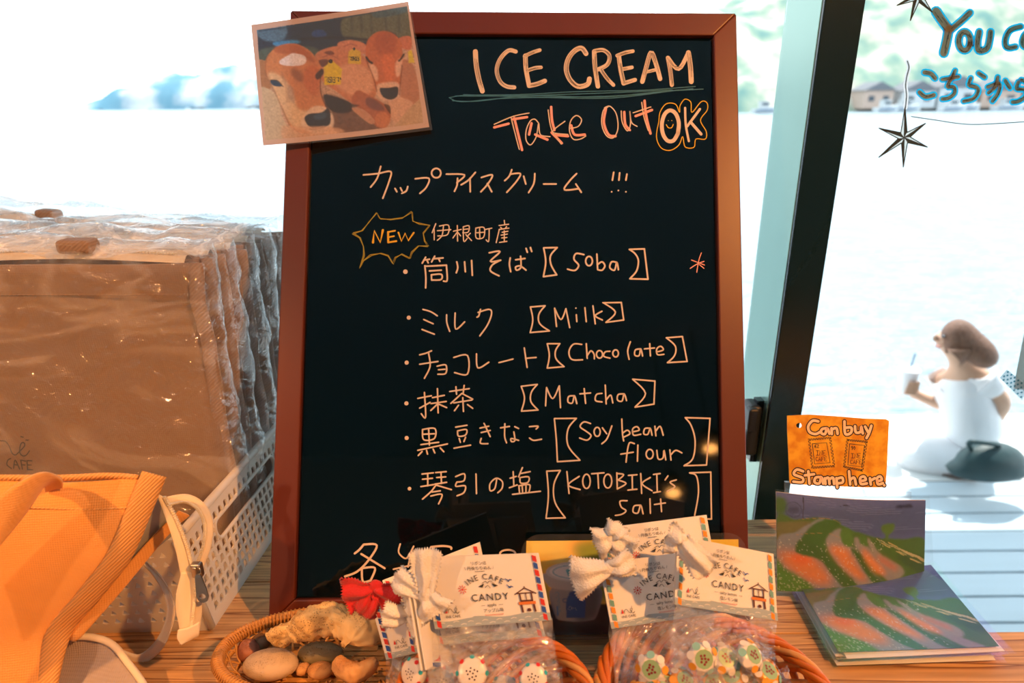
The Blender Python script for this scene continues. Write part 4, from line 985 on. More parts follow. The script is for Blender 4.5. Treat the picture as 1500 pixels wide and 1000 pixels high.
mesh_obj('laminate', [quad(lam, j / N_, i / N_) + pbend(j / N_, i / N_) for i in range(N_ + 1) for j in range(N_ + 1)],
         [(i * (N_ + 1) + j, (i + 1) * (N_ + 1) + j, (i + 1) * (N_ + 1) + j + 1, i * (N_ + 1) + j + 1) for i in range(N_) for j in range(N_)], M['laminate'], photo, True)

# ================================================================== ICE CREAM CUP POSTER, leaning on the foot of the board
post = empty('ice_cream_poster', pb(930, 920, 0.02), 'laminated card picturing an ice cream cup, leaning on the foot of the chalkboard', 'poster')
Q = Paint(2000, 1000, 3.0, (205, 150, 60))
Q.poly([(60, 60), (520, 60), (500, 300), (250, 300), (60, 400)], (205, 160, 80), soft=40)
Q.poly([(60, 250), (330, 260), (330, 640), (60, 640)], (215, 140, 30), 0.9, 40)
Q.poly([(560, 60), (2000, 60), (2000, 700), (800, 640), (640, 400)], (92, 110, 25), 0.95, 50)
Q.poly([(1200, 60), (2000, 60), (2000, 500), (1500, 640)], (185, 160, 40), 0.8, 60)
Q.poly([(0, 655), (2000, 655), (2000, 1000), (0, 1000)], (20, 22, 28), soft=5, smooth=False)
Q.poly([(305, 500), (330, 760), (400, 805), (530, 815), (640, 805), (715, 760), (740, 500)], (112, 112, 112), soft=3)
Q.poly([(530, 500), (740, 500), (715, 760), (640, 805), (530, 815)], (38, 42, 55), 0.75, 30)
Q.poly([(250, 370), (258, 470), (330, 515), (530, 532), (700, 515), (790, 470), (800, 380)], (135, 132, 128), soft=3)
Q.disc(522, 360, 272, 92, (150, 150, 148), soft=3)
Q.disc(525, 358, 245, 76, (170, 168, 165), soft=3)
Q.line(ell(525, 360, 212, 62, 0, 20), 7, (20, 115, 130), 1, 2)
Q.poly([(430, 345), (480, 318), (560, 312), (620, 330), (600, 392), (450, 400)], (25, 118, 128), 0.9, 4, False)
Q.poly([(450, 580), (600, 580), (612, 640), (605, 780), (435, 780), (432, 640)], (20, 62, 110), soft=3, smooth=False)
Q.poly([(480, 540), (575, 540), (590, 580), (465, 580)], (20, 55, 100), soft=3)
Q.line(ell(428, 622, 26, 16, 0, 12), 8, (22, 65, 110), 1, 2)
for i, yy in enumerate((560, 600, 640, 680, 720)): Q.line([(330 + 10 * i, yy), (350 + 8 * i, yy - 14), (372, yy + 8), (352, yy + 20)], 5, (40, 110, 135), 0.85, 2)
Q.line([(352, 680), (358, 755)], 16, (20, 90, 140), 0.9, 3)
Q.line([(455, 688), (470, 678), (452, 700), (470, 708)], 4, (120, 125, 130), 0.8, 1); Q.line(ell(492, 693, 9, 10), 4, (120, 125, 130), 0.8, 1); Q.line([(512, 708), (512, 680), (528, 706), (530, 680)], 4, (120, 125, 130), 0.8, 1)
Q.img = np.clip(Q.img * np.array((2.1, 2.1, 2.2)), 0, 0.9)
kq = 6.25
def qp(x, y, off): return pb(760 + x / kq, 780 + y / kq, off)
psrc = [(70, 75), (2010, 60), (2030, 920), (40, 940)]
M['poster'] = vcol('poster_print', rough=0.35)
print_sheet('poster_print', [qp(x, y, 0.0200) for x, y in psrc], psrc, Q, M['poster'], post, 240, 110)
def rrect(w, h, r, n=6):
    pts = []
    for cx, cy, a0 in ((w - r, h - r, 0), (r, h - r, 90), (r, r, 180), (w - r, r, 270)):
        for q in range(n + 1):
            a = math.radians(a0 + 90 * q / n); pts.append(((cx + r * math.cos(a)) / w, (cy + r * math.sin(a)) / h))
    return pts
lamc = [qp(25, 15, 0.0212), qp(2080, 0, 0.0212), qp(2090, 960, 0.0212), qp(-5, 980, 0.0212)]
rp_ = rrect(2060, 960, 170)
mesh_obj('laminate', [quad(lamc, u, v) for u, v in rp_], [tuple(range(len(rp_)))[::-1]], film('poster_laminate', gloss=0.02, rough=0.10, haze=0.03), post)
# ================================================================== WHITE PERFORATED BASKET
M['white_plastic'] = plain('white_plastic', (0.90, 0.86, 0.78), 0.35, bump=(30, 0.03, 0.001))
_m = M['white_plastic']; _N = _m.node_tree.nodes; _L = _m.node_tree.links
_t = _N.new('ShaderNodeBsdfTranslucent'); _t.inputs[0].default_value = (0.85, 0.80, 0.72, 1); _x = _N.new('ShaderNodeMixShader'); _x.inputs[0].default_value = 0.5
_L.new(_N['Principled BSDF'].outputs[0], _x.inputs[1]); _L.new(_t.outputs[0], _x.inputs[2]); _L.new(_x.outputs[0], _N['Material Output'].inputs[0])
basket = empty('storage_basket', (-0.55, 0.7, 0), 'white perforated plastic basket with an oval hand slot holding the wrapped bags', 'basket')
def cell_panel(name, mapf, nu, nv, hole, parent, thick=0.0018, skip=None, mat=None):
    """grid of square cells, each with a hole (list of points in the unit cell)"""
    vs = []; fs = []; K = len(hole)
    grid = {}
    def gv(i, j):
        if (i, j) not in grid: grid[(i, j)] = len(vs); vs.append(mapf(i / nu, j / nv))
        return grid[(i, j)]
    for i in range(nu):
        for j in range(nv):
            if skip and skip(i, j): continue
            c = [gv(i, j), gv(i + 1, j), gv(i + 1, j + 1), gv(i, j + 1)]
            if hole is None or i in (0, nu - 1) or j in (0, nv - 1):
                fs.append(tuple(c)); continue
            b0 = len(vs)
            for (hx, hy) in hole: vs.append(mapf((i + hx) / nu, (j + hy) / nv))
            q = K // 4
            for e in range(4):
                seg = [b0 + (e * q + s) % K for s in range(q + 1)]
                fs.append(tuple([c[e], c[(e + 1) % 4]] + seg[::-1]))
    o = mesh_obj(name, vs, fs, mat or M['white_plastic'], parent)
    solid(o, thick, 0); return o
# D-shaped holes (8 points, starting at the lower left corner, counter-clockwise in cell space)
DH = [(0.12, 0.14), (0.40, 0.10), (0.84, 0.14), (0.90, 0.45), (0.84, 0.80), (0.58, 0.90), (0.34, 0.80), (0.30, 0.46)]
TRI = [(0.22, 0.20), (0.50, 0.16), (0.80, 0.20), (0.70, 0.45), (0.55, 0.70), (0.50, 0.74), (0.45, 0.70), (0.32, 0.45)]
sF = Vector((-0.286, 0.496, 0.0)); sB = Vector((-0.258, 0.86, 0.0))      # foot of the right side, front and back
tF = Vector((-0.300, 0.492, 0.105)); tB = Vector((-0.268, 0.87, 0.105))  # its rim
def side(u, v): return quad([tF, tB, sB, sF], u, 1 - v)
NU, NV = 36, 10
sl = lambda i, j: 5 <= i <= 17 and 6 <= j <= 7
cell_panel('side_wall', side, NU, NV, DH, basket, skip=sl)
# rounded rim of the hand slot
sp = []
u0, u1, v0, v1 = 5 / NU, 18 / NU, 6 / NV, 8 / NV
for k in range(24):
    a = 2 * PI * k / 24; cx = u1 - 0.022 if math.cos(a) > 0 else u0 + 0.022
    sp.append(side(cx + 0.022 * math.cos(a), (v0 + v1) / 2 + (v1 - v0) / 2 * math.sin(a)))
mb = MB(); mb.tube(sp, 0.0022, 6, closed=True); mb.build('slot_rim', M['white_plastic'], basket, True)
fl = Vector((-1.02, 0.482, 0)); ftl = Vector((-1.03, 0.476, 0.105))
def front(u, v):
    p = quad([ftl, tF, sF, fl], u, 1 - v)
    dip = 0.018 * math.sin(PI * min(1, max(0, (u - 0.45) / 0.50))) ** 0.8 if 0.45 < u < 0.95 else 0
    p = p + Vector((0, 0, -dip * v)); return p
cell_panel('front_wall', front, 66, 10, TRI, basket)
def back(u, v): return quad([tB, Vector((-1.0, 0.90, 0.105)), Vector((-1.0, 0.89, 0)), sB], u, 1 - v)
cell_panel('back_wall', back, 50, 8, DH, basket)
mesh_o = MB(); mesh_o.prism([sF + Vector((0, 0, .002)), sB + Vector((0, 0, .002)), Vector((-1.0, 0.89, 0.002)), fl + Vector((0, 0, .002))], (0, 0, 0.003)); mesh_o.build('base', M['white_plastic'], basket)
rim = [front(u, 1) for u in [0.02 + 0.96 * k / 24 for k in range(25)]] + [tF + Vector((0.001, 0.006, 0))] + [side(u, 1) for u in (0.1, 0.3, 0.5, 0.7, 0.9, 1)] + [Vector((-0.6, .885, .105)), Vector((-1.0, 0.90, 0.105))]
mb = MB(); mb.tube(rim, 0.0042, 8); mb.build('rim', M['white_plastic'], basket, True)
mb = MB(); mb.tube([sF + Vector((0, 0, .003)), tF + Vector((0, 0, -.002))], 0.0035, 8); mb.build('corner_post', M['white_plastic'], basket, True)

# ================================================================== WRAPPED BAGS standing in the basket
def cloth(name, col, rough=0.85, weave=900, dist=0.0004, var=0.10):
    m, nt, b = mk(name); N = nt.nodes; L = nt.links
    tc = N.new('ShaderNodeTexCoord'); nz = N.new('ShaderNodeTexNoise'); nz.inputs['Scale'].default_value = 45; nz.inputs['Detail'].default_value = 6
    L.new(tc.outputs['Object'], nz.inputs[0])
    mx = N.new('ShaderNodeMix'); mx.data_type = 'RGBA'; mx.inputs[6].default_value = (*[c * (1 - var) for c in col], 1); mx.inputs[7].default_value = (*[min(1, c * (1 + var)) for c in col], 1)
    L.new(nz.outputs[0], mx.inputs[0]); L.new(mx.outputs[2], b.inputs['Base Color']); sock(b, 'Roughness', rough); sock(b, 'Sheen Weight', 0.2)
    ws = []
    for ax in (0, 2):
        w = N.new('ShaderNodeTexWave'); w.bands_direction = 'X' if ax == 0 else 'Z'; w.inputs['Scale'].default_value = weave / 6.28; w.inputs['Distortion'].default_value = 1.0
        L.new(tc.outputs['Object'], w.inputs[0]); ws.append(w)
    ad = N.new('ShaderNodeMath'); ad.operation = 'ADD'; L.new(ws[0].outputs[1], ad.inputs[0]); L.new(ws[1].outputs[1], ad.inputs[1])
    bu = N.new('ShaderNodeBump'); bu.inputs['Strength'].default_value = 0.5; bu.inputs['Distance'].default_value = dist
    L.new(ad.outputs[0], bu.inputs['Height']); L.new(bu.outputs[0], b.inputs['Normal'])
    return m
def twill(name, col, scale=700):
    m, nt, b = mk(name); N = nt.nodes; L = nt.links
    tc = N.new('ShaderNodeTexCoord'); mp = N.new('ShaderNodeMapping'); mp.inputs['Rotation'].default_value = (0, math.radians(40), 0)
    L.new(tc.outputs['Object'], mp.inputs[0])
    w = N.new('ShaderNodeTexWave'); w.bands_direction = 'Z'; w.inputs['Scale'].default_value = scale / 6.28; w.inputs['Distortion'].default_value = 0.6; L.new(mp.outputs[0], w.inputs[0])
    mx = N.new('ShaderNodeMix'); mx.data_type = 'RGBA'; mx.inputs[6].default_value = (*[c * 0.72 for c in col], 1); mx.inputs[7].default_value = (*col, 1)
    L.new(w.outputs[1], mx.inputs[0]); L.new(mx.outputs[2], b.inputs['Base Color']); sock(b, 'Roughness', 0.85)
    bu = N.new('ShaderNodeBump'); bu.inputs['Strength'].default_value = 0.6; bu.inputs['Distance'].default_value = 0.0006
    L.new(w.outputs[1], bu.inputs['Height']); L.new(bu.outputs[0], b.inputs['Normal'])
    return m
M['canvas_tan'] = cloth('tan_canvas', (0.37, 0.25, 0.175))
M['twill_tan'] = twill('tan_twill_binding', (0.45, 0.32, 0.24))
M['zip_tape'] = plain('cream_zip_tape', (0.78, 0.66, 0.48), 0.8, bump=(300, 0.3, 0.0004))
M['teeth'] = plain('zip_teeth', (0.80, 0.72, 0.55), 0.5)
M['navy_ink'] = plain('navy_print', (0.015, 0.03, 0.05), 0.7)
def wrap_mat(name, haze):
    return film(name, gloss=0.07, rough=0.10, bump=(34, 1.0, 0.014), haze=haze, crease=(6, 0.10))
M['wrap'] = wrap_mat('crinkled_clear_wrap', 0.05)
M['wrap_fold'] = film('bunched_clear_wrap', gloss=0.20, rough=0.12, bump=(60, 1.0, 0.02), haze=0.07, crease=(13, 0.22))
BAGS = [  # depth Y, right edge x at top / bottom, top z, label
    (0.610, -0.297, -0.302, 0.329, 'front wrapped tan insulated bag with navy lettering in the white basket'),
    (0.650, -0.293, -0.299, 0.330, 'second wrapped tan bag from the front in the white basket'),
    (0.693, -0.288, -0.295, 0.334, 'third wrapped tan bag from the front in the white basket'),
    (0.740, -0.288, -0.293, 0.334, 'fourth wrapped tan bag from the front in the white basket'),
    (0.788, -0.288, -0.292, 0.343, 'rearmost wrapped tan bag, nearest the window, in the white basket')]
for bi, (Y, xt, xb, zt, lab) in enumerate(BAGS):
    XL = -0.86
    g = empty('insulated_bag', (-0.5, Y + 0.008, 0.006), lab, 'bag', 'wrapped bags in the white basket')
    rr = random.Random(bi)
    sag = [0, -0.004, -0.002, 0.0, -0.004][bi]
    def edge(z, f=0.0): return xt + (xb - xt) * (1 - z / zt) + f
    # front and back cloth panels: sheets with a soft bulge
    for side_, dy in (('front_panel', 0.0), ('back_panel', 0.026)):
        rows_ = []
        for v in range(6):
            z = zt - (zt - 0.008) * v / 5
            rows_.append([Vector((XL + (edge(z) - XL) * u / 6, Y + dy + (0.004 * math.sin(u * 1.1 + bi * 2 + v)), z + sag * math.sin(PI * u / 6) * (v == 0))) for u in range(7)])
        patch(side_, rows_, M['canvas_tan'], g, 4, 4, thick=0.0035, wob=0.002, wscale=12, seed=bi)
        # twill binding down the right edge
        pts = [Vector((edge(z) + 0.0005, Y + dy + 0.0005 * math.sin(z * 40 + bi), z)) for z in [zt + 0.001 - (zt - 0.008) * k / 16 for k in range(17)]]
        wv = [p + noise.noise_vector(p * 20 + Vector((bi, dy * 100, 0))) * 0.004 for p in pts]
        mb = MB(); mb.tube(wv, 0.0075, 10, flat=0.42, flatdir=(0, 1, 0)); mb.build('edge_binding', M['twill_tan'], g, True)
    # folded gusset between the panels
    rows_ = []
    for v in range(7):
        z = zt - 0.004 - (zt - 0.012) * v / 6; e = edge(z)
        rows_.append([Vector((e - 0.002, Y + 0.002, z)), Vector((e - 0.016 - 0.004 * math.sin(v + bi), Y + 0.009, z)), Vector((e - 0.020, Y + 0.014, z)), Vector((e - 0.012 - 0.003 * math.cos(v * 2), Y + 0.020, z)), Vector((e - 0.002, Y + 0.025, z))])
    patch('gusset', rows_, M['canvas_tan'], g, 3, 3, wob=0.002, wscale=30, seed=bi + 5)
    # top: hem seam, zip and pull tab
    mb = MB(); mb.tube([Vector((XL, Y - 0.0065, zt - 0.026)), Vector((edge(zt) - 0.012, Y - 0.0065, zt - 0.029))], 0.0011, 6, flat=0.5); mb.build('hem_seam', M['twill_tan'], g, True)
    zz = zt + 0.004
    xs = [XL + (edge(zt) - 0.012 - XL) * k / 10 for k in range(11)]
    rows_ = [[Vector((x, Y + 0.004, zz - 0.003 + 0.003 * math.sin(k + bi))) for k, x in enumerate(xs)], [Vector((x, Y + 0.013, zz + 0.003 + 0.003 * math.sin(k + bi))) for k, x in enumerate(xs)], [Vector((x, Y + 0.022, zz - 0.003 + 0.003 * math.sin(k + bi))) for k, x in enumerate(xs)]]
    zp = patch('zip_tape', rows_, M['zip_tape'], g, 3, 4)
    mb = MB()
    for k in range(170):
        x = XL + (edge(zt) - 0.02 - XL) * k / 170; q = (x - XL) / (edge(zt) - 0.012 - XL) * 10
        mb.box((x, Y + 0.0125, zz + 0.0042 + 0.003 * math.sin(q + bi)), (0.0016, 0.0042, 0.0016))
    tt = mb.build('zip_teeth', M['teeth'], g); tt['kind'] = 'stuff'
    px0 = {0: (90, 140), 4: (55, 85)}.get(bi, None)
    if px0:
        a = pY(px0[0], 362 if bi == 0 else 305, Y); b = pY(px0[1], 362 if bi == 0 else 308, Y)
        mb = MB(); mb.box((a + b) / 2 + Vector((0, 0, 0.004)), ((b - a).length, 0.020, 0.013)); o = mb.build('pull_tab', M['twill_tan'], g); bevel(o, 0.004, 3)
    # crinkled wrap: front sheet, fold over the top, side edge standing proud
    rows_ = []
    ZT = zt + 0.016
    for v in range(9):
        z = ZT - (ZT - 0.02) * v / 8
        rows_.append([Vector((XL + (edge(z) + 0.010 - XL) * u / 12, Y - 0.0085 - 0.003 * rr.random(), z + (0.010 * rr.random() - 0.004 if v == 0 else 0))) for u in range(13)])
    patch('wrap_front', rows_, M['wrap'], g, 5, 4, wob=0.0025, wscale=60, seed=bi * 3)
    rows_ = []
    for dy, dz in ((-0.008, 0.0), (0.004, 0.010), (0.018, 0.012), (0.034, 0.004)):
        rows_.append([Vector((XL + (edge(zt) + 0.012 - XL) * u / 14, Y + dy, ZT - 0.004 + dz + 0.012 * (rr.random() - 0.5))) for u in range(15)])
    patch('wrap_fold', rows_, M['wrap_fold'], g, 4, 4, wob=0.004, wscale=50, seed=bi * 7 + 1)
    rows_ = []
    for v in range(12):
        z = ZT - (ZT - 0.02) * v / 11; e = edge(z)
        rows_.append([Vector((e + 0.009, Y - 0.008, z)), Vector((e + 0.012 + 0.005 * rr.random(), Y + 0.004, z)), Vector((e + 0.009 + 0.008 * rr.random(), Y + 0.018, z)), Vector((e + 0.006, Y + 0.030, z))])
    patch('wrap_side', rows_, M['wrap'], g, 4, 4, wob=0.003, wscale=70, seed=bi * 5 + 2)
    sl_ = (0.003, 0.006, 0.012, 0.016, 0.024)[bi]     # the tops sag towards the right
    for ch in g.children:
        for v in ch.data.vertices:
            q = v.co + Vector(g.location)
            if q.z > 0.2: v.co.z -= sl_ * min(1, max(0, (q.x + 0.68) / 0.38)) * (q.z - 0.2) / 0.13
    if bi == 0:
        lg = lambda x, y, l: pY(x / 6.25, 580 + y / 6.25, Y - 0.0055 - l)
        strokes('lettering', [[(-330, 440), (-300, 520), (-250, 560), (-215, 500), (-190, 420), (-170, 520)], [(-140, 560), (-130, 430), (-70, 405), (0, 408), (50, 415), (85, 460), (110, 520), (140, 538), (175, 510), (225, 455), (215, 425), (190, 440), (180, 510), (205, 545), (240, 540), (270, 500)], [(190, 370), (212, 376)], [(238, 402), (258, 402)]], lg, M['navy_ink'], g, w=11, base=0.0004, step=2e-6, label='navy script of the bag print')
        strokes('lettering', [[(-330, 580), (-330, 680)], [(-270, 680), (-270, 580), (-210, 680), (-210, 580)], [(-60, 580), (-150, 580), (-150, 680), (-60, 680)], [(-150, 630), (-80, 630)], [(-5, 645)],
                              [(98, 570), (70, 590), (65, 630), (105, 662)], [(125, 660), (138, 585), (180, 668)], [(128, 625), (165, 632)], [(190, 585), (205, 668)], [(190, 585), (235, 595)], [(195, 628), (228, 630)], [(248, 590), (252, 672)], [(248, 590), (292, 592)], [(250, 630), (285, 630)], [(252, 672), (298, 674)]],
                lg, M['navy_ink'], g, w=11, smooth=True, base=0.0004, step=2e-6, label='navy print reading INE CAFE')

for nm in ('canvas_tan', 'twill_tan'):   # thin cloth lets window light through
    _N = M[nm].node_tree.nodes; _L = M[nm].node_tree.links
    _t = _N.new('ShaderNodeBsdfTranslucent'); _t.inputs[0].default_value = (0.72, 0.54, 0.42, 1); _x = _N.new('ShaderNodeMixShader'); _x.inputs[0].default_value = 0.38
    _L.new(_N['Principled BSDF'].outputs[0], _x.inputs[1]); _L.new(_t.outputs[0], _x.inputs[2]); _L.new(_x.outputs[0], _N['Material Output'].inputs[0])
# ================================================================== OPEN TOTE in the lower left corner
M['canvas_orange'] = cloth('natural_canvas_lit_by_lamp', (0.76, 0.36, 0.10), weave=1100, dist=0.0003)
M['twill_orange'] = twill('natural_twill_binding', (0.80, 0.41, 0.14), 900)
M['lining_grey'] = plain('silver_grey_lining', (0.34, 0.36, 0.38), 0.45, bump=(25, 0.3, 0.003))
M['mauve'] = cloth('mauve_grey_canvas', (0.40, 0.34, 0.33), weave=1100)
M['webbing'] = plain('cream_webbing', (0.80, 0.70, 0.56), 0.8, bump=(400, 0.4, 0.0005))
M['steel'] = plain('zip_slider_metal', (0.45, 0.42, 0.38), 0.28, metal=0.95)
tote = empty('tote_bag', (-0.42, 0.43, 0), 'open canvas tote bag with cream zip and grey lining in the lower left corner', 'bag')
def T(x, y, d): return pd(x, y, d)
# front cloth panel (rows from the top edge down)
patch('front_panel', [
    [T(-160, 705, .505), T(-60, 703, .512), T(60, 706, .517), T(150, 704, .521), T(214, 698, .524)],
    [T(-170, 745, .498), T(-60, 742, .506), T(50, 746, .512), T(135, 748, .516), T(203, 745, .520)],
    [T(-180, 820, .500), T(-70, 815, .508), T(30, 822, .513), T(105, 822, .517), T(172, 815, .522)],
    [T(-190, 890, .508), T(-80, 885, .516), T(10, 888, .520), T(70, 884, .524), T(125, 876, .529)],
    [T(-200, 960, .520), T(-90, 955, .526), T(-5, 952, .529), T(45, 945, .532), T(82, 932, .536)],
    [T(-200, 1060, .522), T(-90, 1055, .524), T(-10, 1050, .526), T(35, 1045, .527), T(62, 1040, .528)]],
    M['canvas_orange'], tote, 6, 6, thick=0.003, wob=0.002, wscale=18)
mb = MB(); bp_ = cr([T(226, 694, .523), T(205, 745, .519), T(174, 815, .521), T(127, 876, .528), T(84, 932, .535), T(64, 1040, .527)], 6)
mb.tube(bp_, [0.0095] * len(bp_), 10, flat=0.35, flatdir=(0.1, 0.75, 0.6)); mb.build('edge_binding', M['twill_orange'], tote, True)
# top hem and rolled zip edge
mb = MB(); mb.tube(cr([T(-160, 702, .506), T(-20, 700, .514), T(90, 700, .520), T(160, 697, .523), T(205, 700, .525)], 5), 0.0045, 10, flat=0.6); mb.build('top_piping', M['twill_orange'], tote, True)
mb = MB(); mb.tube(cr([T(-160, 742, .4955), T(-40, 741, .505), T(60, 744, .5105), T(130, 746, .5145), T(196, 743, .518)], 5), 0.0008, 6); mb.build('hem_seam', M['twill_orange'], tote, True)
patch('back_panel', [
    [T(-190, 722, .560), T(-60, 716, .566), T(60, 714, .570), T(150, 712, .572), T(206, 712, .574)],
    [T(-190, 820, .566), T(-60, 815, .572), T(30, 815, .578), T(95, 815, .580), T(150, 812, .580)],
    [T(-190, 920, .580), T(-80, 915, .585), T(-5, 910, .588), T(35, 905, .590), T(76, 900, .590)]], M['canvas_orange'], tote, 5, 5, thick=0.003)
# strap arching over the front
patch('handle', [
    [T(-120, 860, .470), T(-40, 765, .462), T(20, 712, .464), T(62, 692, .478), T(88, 700, .498), T(92, 712, .512)],
    [T(-110, 905, .474), T(-30, 800, .466), T(18, 752, .466), T(50, 718, .476), T(74, 704, .496), T(80, 714, .512)],
    [T(-100, 945, .480), T(-22, 830, .472), T(14, 780, .470), T(42, 742, .478), T(62, 712, .496), T(66, 718, .512)]][::-1],
    M['canvas_orange'], tote, 6, 4, thick=0.003)
# grey lining seen in the mouth, and the inner flap
patch('lining', [
    [T(212, 703, .528), T(240, 742, .545), T(262, 752, .56), T(268, 760, .57)],
    [T(180, 790, .526), T(215, 775, .548), T(240, 778, .562), T(250, 782, .57)],
    [T(128, 870, .533), T(170, 840, .552), T(205, 812, .562), T(228, 800, .57)],
    [T(84, 935, .541), T(105, 920, .556), T(130, 890, .564), T(165, 860, .57)]], M['lining_grey'], tote, 5, 5, wob=0.003, wscale=30)
patch('inner_flap', [
    [T(262, 748, .556), T(272, 752, .562), T(277, 754, .566)],
    [T(215, 795, .550), T(235, 790, .556), T(250, 778, .560)],
    [T(150, 868, .544), T(178, 862, .548), T(205, 828, .554)],
    [T(92, 925, .540), T(112, 938, .540), T(140, 895, .546)]], M['canvas_orange'], tote, 5, 5, thick=0.002)
# mauve-grey end panel with piping
patch('end_panel', [
    [T(72, 945, .548), T(110, 935, .552), T(140, 934, .556), T(165, 945, .558)],
    [T(66, 985, .550), T(110, 975, .552), T(160, 968, .552), T(188, 975, .552)],
    [T(62, 1060, .526), T(120, 1060, .525), T(180, 1050, .526), T(225, 1040, .528)]], M['mauve'], tote, 5, 5, wob=0.002, wscale=25)
mb = MB(); mb.tube(cr([T(98, 932, .549), T(135, 933, .553), T(165, 944, .556), T(190, 974, .550), T(210, 1002, .540), T(232, 1045, .526)], 6), 0.0028, 8); mb.build('end_piping', M['webbing'], tote, True)
# cream webbing loop on the counter
patch('webbing_loop', [
    [T(196, 812, .570), T(222, 840, .572), T(240, 870, .574), T(244, 900, .580), T(230, 935, .588), T(205, 958, .590), T(180, 952, .592)],
    [T(208, 818, .574), T(234, 842, .576), T(252, 872, .578), T(256, 905, .584), T(238, 950, .590), T(206, 972, .592), T(176, 962, .592)]], M['webbing'], tote, 6, 3, thick=0.0016)
mb = MB(); mb.tube(cr([T(206, 816, .572), T(233, 842, .574), T(251, 872, .577), T(255, 905, .583), T(238, 948, .589), T(206, 971, .591)], 6), 0.0006, 6); mb.build('webbing_edge', M['webbing'], tote, True)
# zip: two tapes rising to the slider and the closed tail below it
def tape(name, a, b, mat, thick=0.0012):
    return patch(name, [a, b], mat, tote, 7, 3, thick=thick)
tape('zip_tape', [T(229, 722, .530), T(243, 760, .530), T(256, 800, .531), T(264, 838, .533), T(270, 872, .536), T(274, 900, .538)],
     [T(240, 728, .533), T(258, 760, .533), T(272, 795, .534), T(281, 822, .536), T(284, 850, .537), T(284, 872, .538)], M['zip_tape'])
tape('zip_tape', [T(224, 735, .545), T(246, 727, .556), T(276, 724, .564), T(300, 738, .562), T(312, 766, .556), T(309, 800, .549), T(299, 828, .544), T(291, 850, .540)],
     [T(226, 745, .545), T(248, 738, .554), T(272, 734, .560), T(292, 746, .558), T(301, 770, .552), T(299, 798, .546), T(291, 822, .541), T(286, 845, .538)], M['zip_tape'])
tape('zip_tail', [T(266, 838, .532), T(259, 866, .533), T(258, 892, .534), T(263, 920, .534), T(263, 943, .536)],
     [T(292, 838, .538), T(296, 866, .538), T(296, 892, .538), T(294, 912, .538), T(291, 930, .540)], M['zip_tape'], 0.002)
patch('zip_tail_end', [[T(261, 922, .532), T(277, 918, .533), T(292, 910, .537)], [T(260, 934, .532), T(277, 932, .534), T(292, 925, .537)], [T(266, 944, .533), T(275, 938, .535), T(290, 930, .538)]], M['webbing'], tote, 4, 4, thick=0.002)
mb = MB()
tl_ = cr([T(241, 728, .5315), T(259, 761, .5315), T(273, 796, .5325), T(281, 825, .5345)], 12)
tr_ = cr([T(226, 746, .5435), T(248, 739, .5525), T(272, 735, .5585), T(291, 747, .5565), T(300, 771, .5505), T(298, 798, .5445), T(290, 822, .5395)], 12)
tm_ = cr([T(288, 846, .5345), T(286, 870, .534), T(284, 892, .534), T(281, 916, .535)], 10)
for q in (tl_, tr_, tm_):
    for p in q: mb.box(p, (0.0022, 0.0022, 0.0012))
o = mb.build('zip_teeth', M['teeth'], tote); o['kind'] = 'stuff'
mb = MB(); c = T(289, 834, .5325)
mb.box(c, (0.0085, 0.006, 0.013)); mb.box(c + Vector((0, -0.004, 0.001)), (0.0035, 0.003, 0.010)); o = mb.build('zip_slider', M['steel'], tote); bevel(o, 0.0018, 3)
pa = T(290, 842, .528); pb2 = T(297, 872, .529)
ax = (pb2 - pa).normalized(); sx = Vector((1, 0, 0)) - ax * ax.x; sx.normalize(); nn = ax.cross(sx)
def pl(a, b, h): return pa + ax * a + sx * b + nn * h
outer = [(0, .0022), (0.004, .003), (0.012, .0042), (0.019, .0045), (0.022, .0028), (0.0228, 0), (0.022, -.0028), (0.019, -.0045), (0.012, -.0042), (0.004, -.003), (0, -.0022), (-0.0008, 0)]
inner = [(0.0155, .0010), (0.0165, .0022), (0.0172, .0024), (0.0185, .0024), (0.0195, .0015), (0.0198, 0), (0.0195, -.0015), (0.0185, -.0024), (0.0172, -.0024), (0.0165, -.0022), (0.0155, -.001), (0.0152, 0)]
vs = [pl(*p, 0) for p in outer] + [pl(*p, 0) for p in inner]
o = mesh_obj('zip_pull', vs, [(i, (i + 1) % 12, 12 + (i + 1) % 12, 12 + i) for i in range(12)], M['steel'], tote); solid(o, 0.0014)
mb = MB(); mb.tube([pl(-0.003 + 0.003 * math.cos(a), 0.0022 * math.sin(a), -0.001) for a in [2 * PI * k / 12 for k in range(12)]], 0.0007, 6, closed=True); mb.build('pull_ring', M['steel'], tote, True)
# ================================================================== OVAL BAMBOO TRAY WITH STONES
M['bamboo'] = plain('golden_bamboo', (0.62, 0.32, 0.09), 0.40, var=0.25, vscale=120, bump=(200, 0.2, 0.0004))
M['bamboo_dark'] = plain('amber_bamboo', (0.50, 0.24, 0.07), 0.42, var=0.25, vscale=120)
tray = empty('bamboo_tray', (-0.165, 0.441, 0), 'oval open-weave bamboo tray of stones in front of the chalkboard', 'basket')
TC = Vector((-0.160, 0.440, 0)); TA, TBb, TH = 0.092, 0.048, 0.030
def te(a, f=1.0, z=0.0): return TC + Vector((TA * f * math.cos(a), TBb * f * math.sin(a), z))
for dz, rad, nm in ((TH, 0.0030, 'rim_rod'), (TH - 0.0050, 0.0022, 'rim_rod'), (TH - 0.001, 0.0020, 'rim_rod')):
    f = 1.0 if nm and dz != TH - 0.001 else 0.965
    mb = MB(); mb.tube([te(2 * PI * k / 64, f, dz) for k in range(64)], rad, 8, closed=True); mb.build(nm, M['bamboo'], tray, True)
mb = MB()
n = 150
